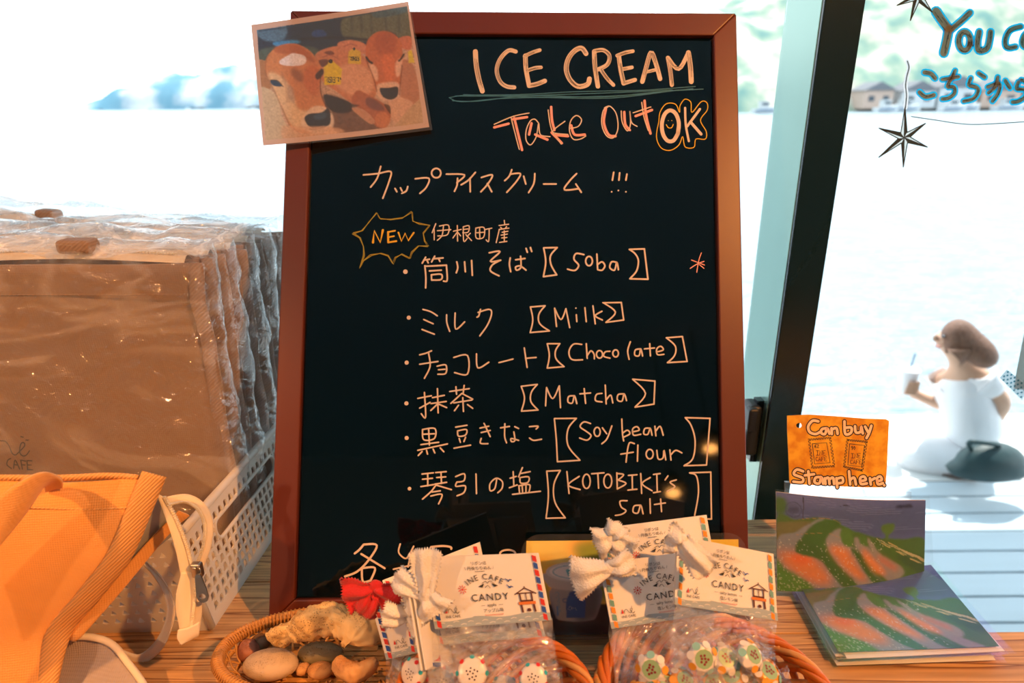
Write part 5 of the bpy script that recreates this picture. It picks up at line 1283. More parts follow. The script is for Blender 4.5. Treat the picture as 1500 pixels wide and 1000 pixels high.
mb.tube([te(2 * PI * k / (n * 6), 0.99, TH - 0.002) + Vector((math.cos(2 * PI * k / (n * 6)), math.sin(2 * PI * k / (n * 6)), 0)) * 0.0052 * math.cos(2 * PI * k / 6) + Vector((0, 0, 0.0052 * math.sin(2 * PI * k / 6))) for k in range(n * 6)], 0.0009, 5, closed=True)
o = mb.build('rim_binding', M['bamboo_dark'], tray, True)
# side: slanted strips both ways crossed by two hoops - leaves six-sided gaps
for k in range(28):
    for s in (-1, 1):
        a0 = 2 * PI * k / 28; rws = [[], []]
        for t in range(5):
            f = 0.70 + 0.28 * (t / 4) ** 0.6; a = a0 + s * 0.34 * t / 4; z = 0.001 + (TH - 0.003) * t / 4
            for q, da in ((0, -0.020), (1, 0.020)): rws[q].append(te(a + da, f + 0.008 * s * (1 if t % 2 else -1), z))
        patch('weave_strip', rws, M['bamboo'], tray, 2, 1, thick=0.0007)
for z, f in ((0.010, 0.86), (0.020, 0.935)):
    pa_ = [te(2 * PI * k / 48, f, z - 0.002) for k in range(49)]; pb_ = [te(2 * PI * k / 48, f + 0.012, z + 0.002) for k in range(49)]
    patch('hoop_strip', [pa_, pb_], M['bamboo'], tray, 1, 1, thick=0.0007)
for k in range(-6, 7):
    for ax_ in (0, 1):
        w = 0.0032; u = k / 7.0
        if ax_ == 0:
            x = TA * 0.7 * u; l = TBb * 0.70 * math.sqrt(1 - u * u); q = [TC + Vector((x - w, -l, 0.0015)), TC + Vector((x + w, -l, 0.0015)), TC + Vector((x + w, l, 0.0015)), TC + Vector((x - w, l, 0.0015))]
        else:
            if abs(k) > 5: continue
            u = k / 6.0; y = TBb * 0.7 * u; l = TA * 0.70 * math.sqrt(1 - u * u); q = [TC + Vector((-l, y - w, 0.0022)), TC + Vector((l, y - w, 0.0022)), TC + Vector((l, y + w, 0.0022)), TC + Vector((-l, y + w, 0.0022))]
        mb = MB(); mb.prism(q, (0, 0, 0.0007)); mb.build('floor_strip', M['bamboo'], tray)
def stone_mat(name, c1, c2, scale=60, pit=0.5, rough=0.75):
    m, nt, b = mk(name); N = nt.nodes; L = nt.links
    tc = N.new('ShaderNodeTexCoord'); nz = N.new('ShaderNodeTexNoise'); nz.inputs['Scale'].default_value = scale; nz.inputs['Detail'].default_value = 8
    L.new(tc.outputs['Object'], nz.inputs[0]); rp = N.new('ShaderNodeValToRGB'); e = rp.color_ramp.elements
    e[0].position = 0.35; e[0].color = (*c2, 1); e[1].position = 0.6; e[1].color = (*c1, 1); L.new(nz.outputs[0], rp.inputs[0])
    vo = N.new('ShaderNodeTexVoronoi'); vo.inputs['Scale'].default_value = scale * 17; L.new(tc.outputs['Object'], vo.inputs[0])
    r2 = N.new('ShaderNodeValToRGB'); r2.color_ramp.elements[0].position = 0.12; r2.color_ramp.elements[1].position = 0.32; L.new(vo.outputs[0], r2.inputs[0])
    n2 = N.new('ShaderNodeTexNoise'); n2.inputs['Scale'].default_value = scale * 0.9; L.new(tc.outputs['Object'], n2.inputs[0])
    r3 = N.new('ShaderNodeValToRGB'); r3.color_ramp.elements[0].position = 0.45; r3.color_ramp.elements[1].position = 0.58; L.new(n2.outputs[0], r3.inputs[0])
    mxx = N.new('ShaderNodeMath'); mxx.operation = 'MAXIMUM'; L.new(r2.outputs[0], mxx.inputs[0]); L.new(r3.outputs[0], mxx.inputs[1])
    mm = N.new('ShaderNodeMix'); mm.data_type = 'RGBA'; mm.blend_type = 'MULTIPLY'; mm.inputs[0].default_value = pit
    L.new(rp.outputs[0], mm.inputs[6]); L.new(mxx.outputs[0], mm.inputs[7]); L.new(mm.outputs[2], b.inputs['Base Color'])
    bu = N.new('ShaderNodeBump'); bu.inputs['Strength'].default_value = 0.7; bu.inputs['Distance'].default_value = 0.001; L.new(mxx.outputs[0], bu.inputs['Height'])
    b2 = N.new('ShaderNodeBump'); b2.inputs['Strength'].default_value = 0.5; b2.inputs['Distance'].default_value = 0.002; L.new(nz.outputs[0], b2.inputs['Height']); L.new(bu.outputs[0], b2.inputs['Normal'])
    L.new(b2.outputs[0], b.inputs['Normal']); sock(b, 'Roughness', rough)
    return m
S_cream = stone_mat('cream_pitted_rock', (0.82, 0.58, 0.27), (0.50, 0.32, 0.13), 40, 0.85)
S_grey = stone_mat('grey_pebble', (0.58, 0.45, 0.32), (0.42, 0.33, 0.25), 50, 0.4)
S_red = stone_mat('reddish_stone', (0.48, 0.20, 0.12), (0.30, 0.11, 0.07), 60, 0.4)
S_brown = stone_mat('dark_brown_stone', (0.26, 0.15, 0.08), (0.14, 0.08, 0.05), 60, 0.4)
S_olive = stone_mat('olive_sea_glass', (0.30, 0.25, 0.13), (0.24, 0.19, 0.10), 30, 0.1, 0.5)
S_orange = stone_mat('ochre_stone', (0.60, 0.34, 0.14), (0.42, 0.20, 0.08), 60, 0.6)
def rock(name, c, r, mat, label, seed=0, rough=0.12, freq=35, tilt=0.0):
    M3 = Matrix.Rotation(tilt, 3, 'Y')
    def f(v):
        d = M3 @ (v - Vector(c)); n_ = noise.fractal(v * freq + Vector((seed, 0, 0)), 1.0, 2.0, 3)
        return Vector(c) + d * (1 + rough * n_)
    mb = MB(); mb.ball(c, r, 28, 18, f); o = mb.build(name, mat, None, True)
    o.location = Vector(c) ; 
    for v in o.data.vertices: v.co -= Vector(c)
    return tag(o, label, 'stone', 'stones in the bamboo tray')
def tp3(px, py, z): return pz(px, py, z)
# the large arched rock
def swept_rock(name, pts, radii, mat, label, seed, amp=0.0035, freq=70):
    P_ = cr(pts, 12); R_ = [r[0] for r in cr([(r, 0, 0) for r in radii], 12)]
    mb = MB(); seg = 40; n_ = len(P_); vs = []
    for i, p in enumerate(P_):
        t = (Vector(P_[min(i + 1, n_ - 1)]) - Vector(P_[max(i - 1, 0)])).normalized(); a = (Vector((0, 1, 0)) - t * t.y).normalized(); b = t.cross(a)
        e = min(1, min(i, n_ - 1 - i) / 5.0); e = math.sqrt(max(0.04, 1 - (1 - e) ** 2))
        for k in range(seg):
            w = 2 * PI * k / seg
            q = Vector(p) + (a * math.cos(w) * R_[i] * 0.95 + b * math.sin(w) * R_[i]) * e
            dn = (q - Vector(p)).normalized()
            q += dn * (amp * noise.noise(q * freq * 0.8 + Vector((seed, 0, 0))) * 1.5 + amp * 0.45 * noise.fractal(q * freq * 3.2 + Vector((seed, 9, 0)), 1.0, 2.0, 4))
            vs.append(q)
    fs = [(i * seg + k, i * seg + (k + 1) % seg, (i + 1) * seg + (k + 1) % seg, (i + 1) * seg + k) for i in range(n_ - 1) for k in range(seg)]
    fs += [tuple(range(seg))[::-1], tuple(range((n_ - 1) * seg, n_ * seg))]
    o = mesh_obj(name, vs, fs, mat, None, True)
    c = sum((Vector(p) for p in pts), Vector()) / len(pts)
    for v in o.data.vertices: v.co -= c
    o.location = c
    return tag(o, label, 'stone', 'stones in the bamboo tray')
rk = [pd(404, 941, .560), pd(420, 924, .558), pd(448, 912, .556), pd(484, 906, .552), pd(512, 912, .548), pd(531, 928, .545), pd(532, 944, .543)]
swept_rock('arched_rock', rk, [0.009, 0.0125, 0.0125, 0.0100, 0.0130, 0.0175, 0.0110], S_cream, 'large cream arched rock resting across the other stones in the tray', 3, 0.0055, 55)
z_ = 0.014
rock('pebble', tp3(397, 973, 0.015), (0.0235, 0.015, 0.0105), S_grey, 'smooth oval grey and tan pebble at the front of the tray', 1, 0.05, 20)
rock('stone', tp3(362, 953, 0.016), (0.010, 0.009, 0.010), S_red, 'reddish brown lump at the left end of the tray', 2, 0.15, 60)
rock('stone', tp3(381, 940, 0.015), (0.009, 0.009, 0.008), S_brown, 'small dark brown stone behind the reddish lump in the tray', 4, 0.15, 60)
rock('stone', tp3(470, 958, 0.012), (0.020, 0.010, 0.011), S_olive, 'flat olive stone in the shade under the arched rock', 5, 0.05, 20)
rock('stone', tp3(470, 981, 0.012), (0.011, 0.008, 0.006), S_orange, 'small smooth orange chip in front of the olive stone', 6, 0.08, 40)
rock('stone', tp3(444, 979, 0.010), (0.006, 0.006, 0.005), S_orange, 'tiny rough ochre chip beside the smooth orange chip', 7, 0.3, 120)
swept_rock('curved_shell_stone', [pd(492, 968, .545), pd(507, 981, .538), pd(530, 983, .534), pd(552, 966, .532)], [0.006, 0.008, 0.0075, 0.005], S_orange, 'curved ochre stone at the right end of the tray', 9, 0.002, 90)
rr = random.Random(4)
mb = MB()
for k in range(70):
    a = rr.uniform(0, 2 * PI); f = rr.uniform(0, 0.62); c = te(a, f, 0.004 + rr.random() * 0.003); s = rr.uniform(0.0015, 0.004)
    mb.box(c, (s, s * rr.uniform(.5, 1), s * 0.5), Matrix.Rotation(rr.uniform(0, 3), 3, Vector((rr.random(), rr.random(), 1)).normalized()))
o = mb.build('stone_chips', S_orange); tag(o, 'scattered ochre chips on the floor of the bamboo tray', 'chips', kind='stuff')

# ================================================================== WILLOW BASKETS
M['willow'] = plain('honey_willow', (0.62, 0.16, 0.016), 0.38, var=0.25, vscale=60, bump=(150, 0.3, 0.0005), stretch=(1, 1, 0.3))
M['willow_pale'] = plain('pale_willow', (0.70, 0.34, 0.10), 0.40, var=0.2, vscale=60)
def willow_basket(cx, cy, R, H, label, seed):
    g = empty('willow_basket', (cx, cy, 0), label, 'basket')
    def e(a, r, z): return Vector((cx + r * math.cos(a), cy + r * math.sin(a), z))
    for k in range(5):   # twisted rim
        pts = []
        for i in range(90):
            a = 2 * PI * i / 90; tw = a * 7 + 2 * PI * k / 5
            pts.append(e(a, R + 0.0042 * math.cos(tw), H + 0.0042 * math.sin(tw) + 0.002 * math.sin(3 * a + seed)))
        mb = MB(); mb.tube(pts, 0.0024, 8, closed=True); mb.build('rim_rod', M['willow'] if k < 4 else M['willow_pale'], g, True)
    base = None
    def rod(s, layer, mat):
        mb = MB(); pts = []
        for t in range(8):
            u = t / 7; a = s * (0.95 * u) ; r = R * (0.70 + 0.33 * math.sin(u * PI * 0.55)) + layer
            pts.append(e(a, r, 0.003 + (H - 0.002) * u))
        mb.tube(cr(pts, 2), 0.0023, 7)
        return mb.build('willow_rod', mat, g, True)
    for (s, lay, n, mat, off) in ((1, 0.0, 26, M['willow'], 0), (1, 0.0022, 26, M['willow'], 0.07), (-1, -0.004, 26, M['willow'], 0.03), (-1, -0.0055, 26, M['willow_pale'], 0.10)):
        p0 = rod(s, lay, mat); p0.rotation_euler.z = off
        for k in range(1, n):
            c = p0.copy(); COL.objects.link(c); c.parent = g; c.rotation_euler.z = off + 2 * PI * k / n
    for j, (z, rf) in enumerate(((0.004, 0.715), (0.010, 0.76))):
        mb = MB(); mb.tube([e(2 * PI * i / 48, R * rf, z + 0.001 * (i % 2)) for i in range(48)], 0.0024, 7, closed=True); mb.build('foot_rod', M['willow'], g, True)
    mb = MB(); mb.tube([e(0, 0, 0.002), e(0, 0, 0.0045)], R * 0.70, 32)
    vs = [Vector((cx, cy, z)) + Vector((math.cos(a) * R * 0.70, math.sin(a) * R * 0.70, 0)) for z in (0.001, 0.0045) for a in [2 * PI * k / 32 for k in range(32)]]
    mesh_obj('base', vs, [tuple(range(32))[::-1], tuple(range(32, 64))] + [(k, (k + 1) % 32, 32 + (k + 1) % 32, 32 + k) for k in range(32)], M['willow'], g)
    return g
WB1 = (-0.016, 0.352); WB2 = (0.142, 0.356)
willow_basket(*WB1, 0.0700, 0.062, 'honey-coloured willow basket holding the apple candy packets', 0)
willow_basket(*WB2, 0.0800, 0.066, 'honey-coloured willow basket holding the salty lemon candy packets', 2)

# ================================================================== CANDY PACKETS
M['card'] = plain('white_card', (0.82, 0.80, 0.77), 0.6)
M['pouch'] = film('clear_pouch_film', gloss=0.12, rough=0.09, bump=(45, 1.0, 0.02), haze=0.02, crease=(22, 0.12))
M['crepe'] = plain('white_crepe_cloth', (0.80, 0.78, 0.75), 0.85, bump=(700, 0.9, 0.0012), sheen=0.3)
M['crepe_red'] = plain('red_crepe_cloth', (0.55, 0.008, 0.012), 0.8, bump=(700, 0.9, 0.0012), sheen=0.3)
INK = {k: plain(k + '_print_ink', c, 0.6) for k, c in dict(red=(0.62, 0.03, 0.02), blue=(0.02, 0.09, 0.42), orange=(0.85, 0.28, 0.02), teal=(0.16, 0.38, 0.36), black=(0.02, 0.02, 0.025), brown=(0.10, 0.022, 0.015), wave=(0.36, 0.44, 0.50), pink=(0.75, 0.25, 0.20), white=(0.80, 0.78, 0.75), orange_roof=(0.70, 0.20, 0.04)).items()}
_tc = {}
def txt(body, size, sp=1.0):
    if (body, size, sp) not in _tc: _tc[(body, size, sp)] = text_mesh(body, size, sp)
    return _tc[(body, size, sp)]
def header_prints(card, Q, flavour, full=True):
    """Q: four corners; print in card units: 171 x 98"""
    W, Hh = 171.0, 98.0
    nrm = (Q[1] - Q[0]).cross(Q[3] - Q[0]).normalized()
    if nrm.y > 0: nrm = -nrm
    def mp(x, y, l): return quad(Q, x / W, y / Hh) + nrm * (0.0008 + l)
    a, b = ('red', 'blue') if flavour == 'apple' else ('orange', 'teal')
    def add(name, polys, ink, l=0.0):
        mb = MB()
        for p in polys: mb.add([mp(x, y, l) for x, y in p], [tuple(range(len(p)))])
        return mb.build(name, INK[ink], card)
    # wave band
    top = [(x, 86 + 1.6 * math.sin(x / 13.0) + (1.5 if x < 60 else 0)) for x in range(0, 172, 3)] + [(171, 86)]
    mb = MB(); n = len(top)
    mb.add([mp(x, y, 0) for x, y in top] + [mp(x, 97.6, 0) for x, _ in top], [(i, n + i, n + i + 1, i + 1) for i in range(n - 1)])
    mb.build('wave_band', INK['wave'], card)
    wv = []
    rr = random.Random(2)
    for i in range(15):
        x = 12 + i * 10.5; y = 90 + 4 * (i % 2) + rr.random(); wv.append([(x - 4, y + 0.6), (x, y - 0.6), (x + 4, y + 0.2)])
    strokes('wave_lines', wv, mp, INK['white'], card, w=0.8, base=1e-4, step=1e-7)
    for sx in (5, 160):
        for k in range(9):
            y = 2 + k * 10.6; c = a if k % 2 == 0 else b
            add('stripe', [[(sx, y), (sx + 6, y + 2.2), (sx + 6, y + 11.0), (sx, y + 8.6)]], c, 1.5e-4)
    def T_(body, size, cx, cy, ink='black', arc=None, sp=1.0, name='lettering'):
        vs, fs = txt(body, size, sp); out = []
        for x, y in vs:
            if arc:
                th = x / arc; out.append((cx + (arc + y) * math.sin(th), cy + arc - (arc + y) * math.cos(th)))
            else: out.append((cx + x, cy - y))
        return mesh_obj(name, [mp(x, y, 1.2e-4) for x, y in out], fs, INK[ink], card)
    T_('リポンは', 6.0, 80, 11.5); T_('\\ 丹後ちりめん /', 6.0, 80, 18.5)
    strokes('rule', [[(73, 22.8), (87, 22.8)]], mp, INK['black'], card, w=0.6, base=1.2e-4)
    T_('INE CAFE', 11.5, 84, 31, arc=46, sp=1.25); T_('CANDY', 14.0, 88, 60, sp=1.2)
    T_('—  apple  —' if flavour == 'apple' else '—  salty lemon  —', 6.2, 89, 70.5); T_('アップル味' if flavour == 'apple' else '塩レモン味', 6.0, 90, 78.5)
    strokes('squiggle', [[(77 + 1.0 * i, 84.2 + (0.9 if i % 2 else -0.9)) for i in range(27)]], mp, INK['pink'], card, w=0.9, smooth=False, base=1.2e-4)
    add('mountain_mark', [[(74, 44), (83, 40), (80, 46)], [(94, 40), (103, 44), (97, 46)]], 'black', 1e-4)
    strokes('mountain_mark', [[(80, 40), (86, 37), (88, 40), (92, 37), (98, 41)], [(84, 46), (88, 43), (91, 47)]], mp, INK['black'], card, w=0.7, base=1.2e-4)
    sun_ = [[(50, 47)]]
    strokes('sun_mark', [([(50, 47)], 3.2)] + [([(50 + 3.4 * math.cos(t), 47 + 3.4 * math.sin(t)), (50 + 6 * math.cos(t), 47 + 6 * math.sin(t))], 1.1) for t in [2 * PI * k / 9 for k in range(9)]], mp, INK['red'], card, base=1.2e-4, step=1e-7)
    strokes('bird_mark', [[(115, 35), (118, 37), (119, 39), (121, 36.5), (124, 37)], [(116, 44), (118, 46), (119.5, 48), (121, 46), (124, 47)]], mp, INK['blue'], card, w=1.3, base=1.2e-4, step=1e-7)
    add('house_mark', [[(128, 56), (152, 56), (152, 57.6), (128, 57.6)], [(131, 57), (133, 57), (133, 69), (131, 69)], [(148, 57), (150, 57), (150, 69), (148, 69)], [(131, 66.5), (150, 66.5), (150, 69), (131, 69)], [(140, 57), (141.2, 57), (141.2, 67), (140, 67)],
                      [(130, 71), (133, 71), (133.6, 84), (130.8, 84)], [(148, 71), (151, 71), (152, 84), (149, 84)], [(138, 82), (140, 78.6), (143.5, 78.6), (145, 82), (142, 83.4)]], 'brown', 1.0e-4)
    strokes('house_mark', [[(125, 58), (140.5, 49.5)], [(140.5, 49.5), (156, 58)], [(140.5, 47.5), (140.5, 50)]], mp, INK['brown'], card, w=1.5, base=1.1e-4, smooth=False)
    add('house_mark', [[(128, 69), (153, 69), (153, 73), (128, 73)]], 'orange_roof', 1.3e-4)
    add('sail_mark', [[(19, 78), (21.5, 71), (23, 78)]], 'red', 1e-4)
    strokes('script_mark', [[(24, 78), (25, 73.5), (28, 72.5), (31, 77), (34, 78), (37, 73), (35.5, 71), (34, 75), (37, 79), (40, 77)], [(36, 69), (37, 69.4)]], mp, INK['black'], card, w=0.65, base=1.2e-4, step=1e-7)
    T_('INE CAFE', 5.2, 30, 83)
def lobe(name, root, tip, w0, w1, bulge, mat, parent, puff=Vector((0, -1, 0.2)), fold=2, seed=0):
    """one ear of a pinked-edge cloth bow"""
    d = tip - root; L_ = d.length; t = d.normalized(); s = t.cross(puff).normalized(); p = s.cross(t).normalized()
    nu_, nv_ = 22, 30; vs = []
    for i in range(nu_ + 1):
        u = i / nu_
        for j in range(nv_ + 1):
            v = j / nv_ * 2 - 1
            w = w0 + (w1 - w0) * u ** 0.8
            zig = (0.0011 * (1 if j % 2 else -1)) if i == nu_ else 0
            h = bulge * math.sin(PI * min(1, u * 0.9 + 0.1)) * (1 - v * v) + 0.0022 * math.cos(v * PI * fold + seed) * (1 - 0.4 * u) + 0.0012 * math.sin(7 * u + seed)
            sidez = 0.0009 * (1 if i % 2 else -1) if j in (0, nv_) else 0
            q = root + t * (L_ * u * (1 - 0.10 * v * v) + zig) + s * (w * v / 2 + sidez) + p * h
            vs.append(q + noise.noise_vector(q * 90 + Vector((seed, 0, 0))) * 0.0011)
    m = nv_ + 1
    fs = [(i * m + j, i * m + j + 1, (i + 1) * m + j + 1, (i + 1) * m + j) for i in range(nu_) for j in range(nv_)]
    o = mesh_obj(name, vs, fs, mat, parent, True); solid(o, 0.0012); return o
def knot(parent, c, r, mat):
    mb = MB(); mb.ball(c, r, 16, 12, lambda v: v + noise.noise_vector(v * 120) * 0.0015); return mb.build('bow_knot', mat, parent, True)
def bow(parent, kn, lobes, mat, r=(0.0055, 0.005, 0.0075), seed=0):
    g = empty('ribbon_bow', (0, 0, 0)); g.location = kn - Vector(parent.location); g.parent = parent
    # sub-parts: meshes are written in world space, so subtract through the chain
    knot(g, kn, r, mat)
    for i, (tip, w0, w1, bl) in enumerate(lobes): lobe('bow_loop', kn, tip, w0, w1, bl, mat, g, seed=seed + i * 1.7)
def packet(label, cq, flavour, pouch=None, thick=0.0012, prints=True, group=None, stack=0, cat='candy packet'):
    """cq: header corners TL TR BR BL; pouch: rows of 3-D points for the clear bag"""
    ctr = sum(cq, Vector()) / 4
    g = empty('candy_packet', (ctr.x, ctr.y, 0.005), label, cat, group)
    card = empty('header_card', ctr - Vector(g.location)); card.parent = g
    nrm = (cq[1] - cq[0]).cross(cq[3] - cq[0]).normalized()
    if nrm.y > 0: nrm = -nrm
    mb = MB(); mb.prism([q for q in cq], -nrm * thick); o = mb.build('card_front', M['card'], card)
    mb = MB(); mb.prism([q - nrm * (thick + 0.0022) for q in cq], -nrm * thick); o = mb.build('card_back', M['card'], card)
    if prints: header_prints(card, cq, flavour)
    if pouch:
        patch('pouch', pouch, M['pouch'], g, 5, 5, wob=0.0022, wscale=55, seed=ctr.x * 50)
        back_ = [[p + Vector((0, 0.016 * math.sin(PI * min(1, (i + .3) / 2.5)), 0.0)) for p in r] for i, r in enumerate(pouch)]
        patch('pouch', back_, M['pouch'], g, 5, 5, wob=0.0020, wscale=55, seed=ctr.x * 50 + 9)
    return g
def pq(tl, tr, br_, bl, d, dt=0.012, dr=0.0):
    return [pd(*tl, d + dt), pd(*tr, d + dt + dr), pd(*br_, d + dr), pd(*bl, d)]
def pouch_rows(q, x0, x1, y1, d, splay=0.0, n=5):
    """rows from the header's lower edge down to picture height y1 (x0..x1 there)"""
    rows_ = []
    for k in range(4):
        t = k / 3; row = []
        for j in range(n):
            u = j / (n - 1); top = q[3].lerp(q[2], u) + Vector((0, 0.001, 0)); bot = pd(x0 + (x1 - x0) * u, y1, d)
            p = top.lerp(bot, t); p.y -= 0.010 * math.sin(PI * t * 0.8) * math.sin(PI * u) ; row.append(p)
        rows_.append(row)
    return rows_
AP = 'packets of apple candy in the left willow basket'; LE = 'packets of salty lemon candy in the right willow basket'
qa = pq((619, 816), (789, 810), (808, 908), (637, 921), .487)
ga = packet('front apple candy packet with a large white bow, its card facing the camera', qa, 'apple', pouch_rows(qa, 622, 828, 1075, .470), group=AP)
kn = pd(624, 872, .480)
bow(ga, kn, [(pd(623, 803, .482), .010, .024, .005), (pd(578, 846, .490), .010, .022, .004), (pd(640, 902, .474), .010, .032, .003)], M['crepe'], seed=1)
qc = pq((612, 836), (775, 830), (799, 932), (640, 944), .502)
packet('apple candy packet directly behind the front one, showing below its card', qc, 'apple', None, group=AP)
qb = pq((560, 850), (702, 794), (724, 900), (590, 948), .540)
gb = packet('rearmost apple candy packet, tilted, its striped corner rising above the front card', qb, 'apple', None, group=AP)
qd = pq((606, 868), (650, 862), (664, 972), (625, 981), .468, dr=0.05)
gd = packet('apple candy packet turned edge-on at the left of the front packet', qd, 'apple', pouch_rows(qd, 628, 690, 1070, .462), group=AP, prints=False)
nq = qd
for k in range(9):
    t0 = 0.05 + k * 0.108; mb = MB()
    mb.add([quad(nq, .25, t0) + Vector((0, -.0012, .0003)), quad(nq, .55, t0 + .02) + Vector((0, -.0012, .0003)), quad(nq, .55, min(.99, t0 + .11)) + Vector((0, -.0012, .0003)), quad(nq, .25, min(.97, t0 + .09)) + Vector((0, -.0012, .0003))], [(0, 1, 2, 3)])
    mb.build('stripe', INK['red' if k % 2 else 'blue'], gd)
qe = pq((584, 858), (712, 838), (728, 925), (600, 957), .508)
ge_ = packet('apple candy packet half hidden behind the edge-on packet, with a low white bow', qe, 'apple', None, group=AP)
kn = pd(602, 900, .498); bow(ge_, kn, [(pd(560, 902, .490), .008, .022, .004), (pd(616, 926, .488), .008, .016, .003), (pd(612, 862, .490), .010, .020, .004)], M['crepe'], seed=4)
qf = pq((541, 876), (690, 846), (712, 934), (566, 966), .518)
gf = packet('leftmost apple candy packet, with a red bow on its corner', qf, 'apple', pouch_rows(qf, 572, 715, 1070, .470), group=AP)
kn = pd(551, 862, .502); bow(gf, kn, [(pd(502, 872, .503), .008, .030, .004), (pd(584, 884, .500), .010, .030, .004), (pd(532, 902, .500), .008, .018, .003)], M['crepe_red'], seed=6)

qg = pq((879, 774), (1035, 754), (1051, 846), (894, 870), .525)
gg = packet('rear salty lemon candy packet, its card highest of the three', qg, 'lemon', None, group=LE)
kn = pd(893, 788, .512); bow(gg, kn, [(pd(872, 800, .508), .012, .030, .006), (pd(908, 768, .508), .010, .020, .006), (pd(924, 812, .508), .012, .026, .004)], M['crepe'], seed=2)
qh = pq((878, 826), (1040, 803), (1056, 897), (896, 921), .507)
gh = packet('left salty lemon candy packet with a wide white bow spreading to the left', qh, 'lemon', pouch_rows(qh, 905, 1060, 1075, .462), group=LE)
kn = pd(890, 834, .496); bow(gh, kn, [(pd(838, 850, .494), .010, .036, .006), (pd(928, 822, .494), .012, .022, .005)], M['crepe'], seed=3)
qi = pq((993, 784), (1133, 811), (1139, 909), (988, 885), .486)
gi = packet('right salty lemon candy packet, its card in front of the left one', qi, 'lemon', pouch_rows(qi, 985, 1135, 1075, .452), group=LE)
kn = pd(997, 792, .476); bow(gi, kn, [(pd(977, 786, .474), .012, .026, .005), (pd(1038, 838, .470), .014, .020, .008)], M['crepe'], seed=5)

# ------------------------------------------------------------------ candies in the pouches
M['candy_white'] = plain('white_sugar_candy', (0.82, 0.76, 0.70), 0.25, coat=0.4)
M['candy_orange'] = plain('orange_sugar_candy', (0.80, 0.34, 0.03), 0.25, coat=0.4)
M['candy_green'] = plain('green_sugar_candy', (0.30, 0.48, 0.26), 0.3)
CD = {k: plain(k + '_sugar', c, 0.3) for k, c in dict(red=(0.68, 0.03, 0.03), teal=(0.04, 0.42, 0.48), dark=(0.06, 0.04, 0.04), orange=(0.85, 0.38, 0.04), mint=(0.28, 0.55, 0.48), maroon=(0.25, 0.03, 0.03)).items()}
def disc_candy(c, r, label, kind, face=Vector((0, -0.75, 0.66)), group='', spin=0.0):
    face = face.normalized(); u = Vector((1, 0, 0)) - face * face.x; u.normalize(); v = face.cross(u)
    g = empty('wrapped_candy', c, label, 'candy', group)
    hgt = r * 0.42
    prof = [(0.0, -hgt), (0.80, -hgt), (0.95, -hgt * 0.75), (1.0, -hgt * 0.3), (1.0, hgt * 0.3), (0.95, hgt * 0.75), (0.80, hgt), (0.0, hgt)]
    n = 24; vs = []; fs = []
    for (pr, ph) in prof:
        for k in range(n): a = 2 * PI * k / n; vs.append(c + (u * math.cos(a) + v * math.sin(a)) * r * max(pr, 0.001) + face * ph)
    for i in range(len(prof) - 1):
        for k in range(n): fs.append((i * n + k, i * n + (k + 1) % n, (i + 1) * n + (k + 1) % n, (i + 1) * n + k))
    mesh_obj('candy_disc', vs, fs, M['candy_white'], g, True)
    def dot(a, rr_, sz, mat, l=0.0003):
        mb = MB()
        p = c + (u * math.cos(a) + v * math.sin(a)) * r * rr_ + face * (hgt + l if rr_ < 0.8 else hgt * 0.55 + l)
        nn_ = face if rr_ < 0.8 else (face + (u * math.cos(a) + v * math.sin(a)) * 0.9).normalized()
        if rr_ >= 0.8: p = c + (u * math.cos(a) + v * math.sin(a)) * r * 0.965 + face * hgt * 0.72 + nn_ * 0.0003
        a1 = nn_.orthogonal().normalized(); b1 = nn_.cross(a1)
        mb.add([p + (a1 * math.cos(q) + b1 * math.sin(q)) * sz for q in [2 * PI * k / 12 for k in range(12)]], [tuple(range(12))]); mb.build('colour_dot', mat, g)
    if kind == 'apple':
        for k in range(8): dot(2 * PI * k / 8 + spin, 0.95, r * 0.16, CD['red'] if k % 2 else CD['teal'])
        for q in range(11): dot(q * 2.4, 0.06 + 0.11 * math.sqrt(q), r * 0.055, CD['dark'])
    else:
        for k in range(8): dot(2 * PI * k / 8 + spin, 0.95, r * 0.30, (CD['orange'], M['candy_white'], CD['mint'], M['candy_white'])[k % 4])
        dot(0, 0.001, r * 0.68, M['candy_green'], 0.0003)
        for q in range(8): dot(q * 2.4 + spin, 0.08 + 0.10 * math.sqrt(q), r * 0.09, CD['maroon'], 0.0006)
    # twisted cellophane wings
    for sgn in (-1, 1):
        rows_ = []
        for t in (0, 0.5, 1.0):
            rows_.append([c + u * sgn * (r * (1.0 + 1.1 * t)) + v * r * (0.25 + 0.55 * t) * s_ + face * (0.0015 * math.sin(s_ * 9 + t * 4)) for s_ in (-1, -0.5, 0, 0.5, 1)])
        patch('wrapper_wing', rows_, M['pouch'], g, 3, 3)
    return g
APC = 'wrapped apple candies in the left pouches'; LEC = 'wrapped lemon candies in the right pouches'
disc_candy(pd(692, 985, .478), 0.0110, 'white candy with red and teal dots, largest in the front apple pouch', 'apple', group=APC)
disc_candy(pd(781, 993, .476), 0.0100, 'white dotted candy at the right side of the front apple pouch', 'apple', group=APC, spin=0.4)
disc_candy(pd(738, 1010, .486), 0.0100, 'white dotted candy low in the middle of the front apple pouch', 'apple', Vector((0.3, -0.5, 0.7)), APC, 0.8)
disc_candy(pd(606, 985, .482), 0.0100, 'white dotted candy in the leftmost apple pouch', 'apple', Vector((-0.5, -0.6, 0.4)), APC, 0.2)
disc_candy(pd(645, 1000, .488), 0.0100, 'shaded dotted candy between the left apple pouches', 'apple', Vector((0.2, -0.5, 0.7)), APC, 0.6)
disc_candy(pd(955, 978, .474), 0.0098, 'green-faced lemon candy in the left lemon pouch', 'lemon', Vector((-0.3, -0.8, 0.5)), LEC)
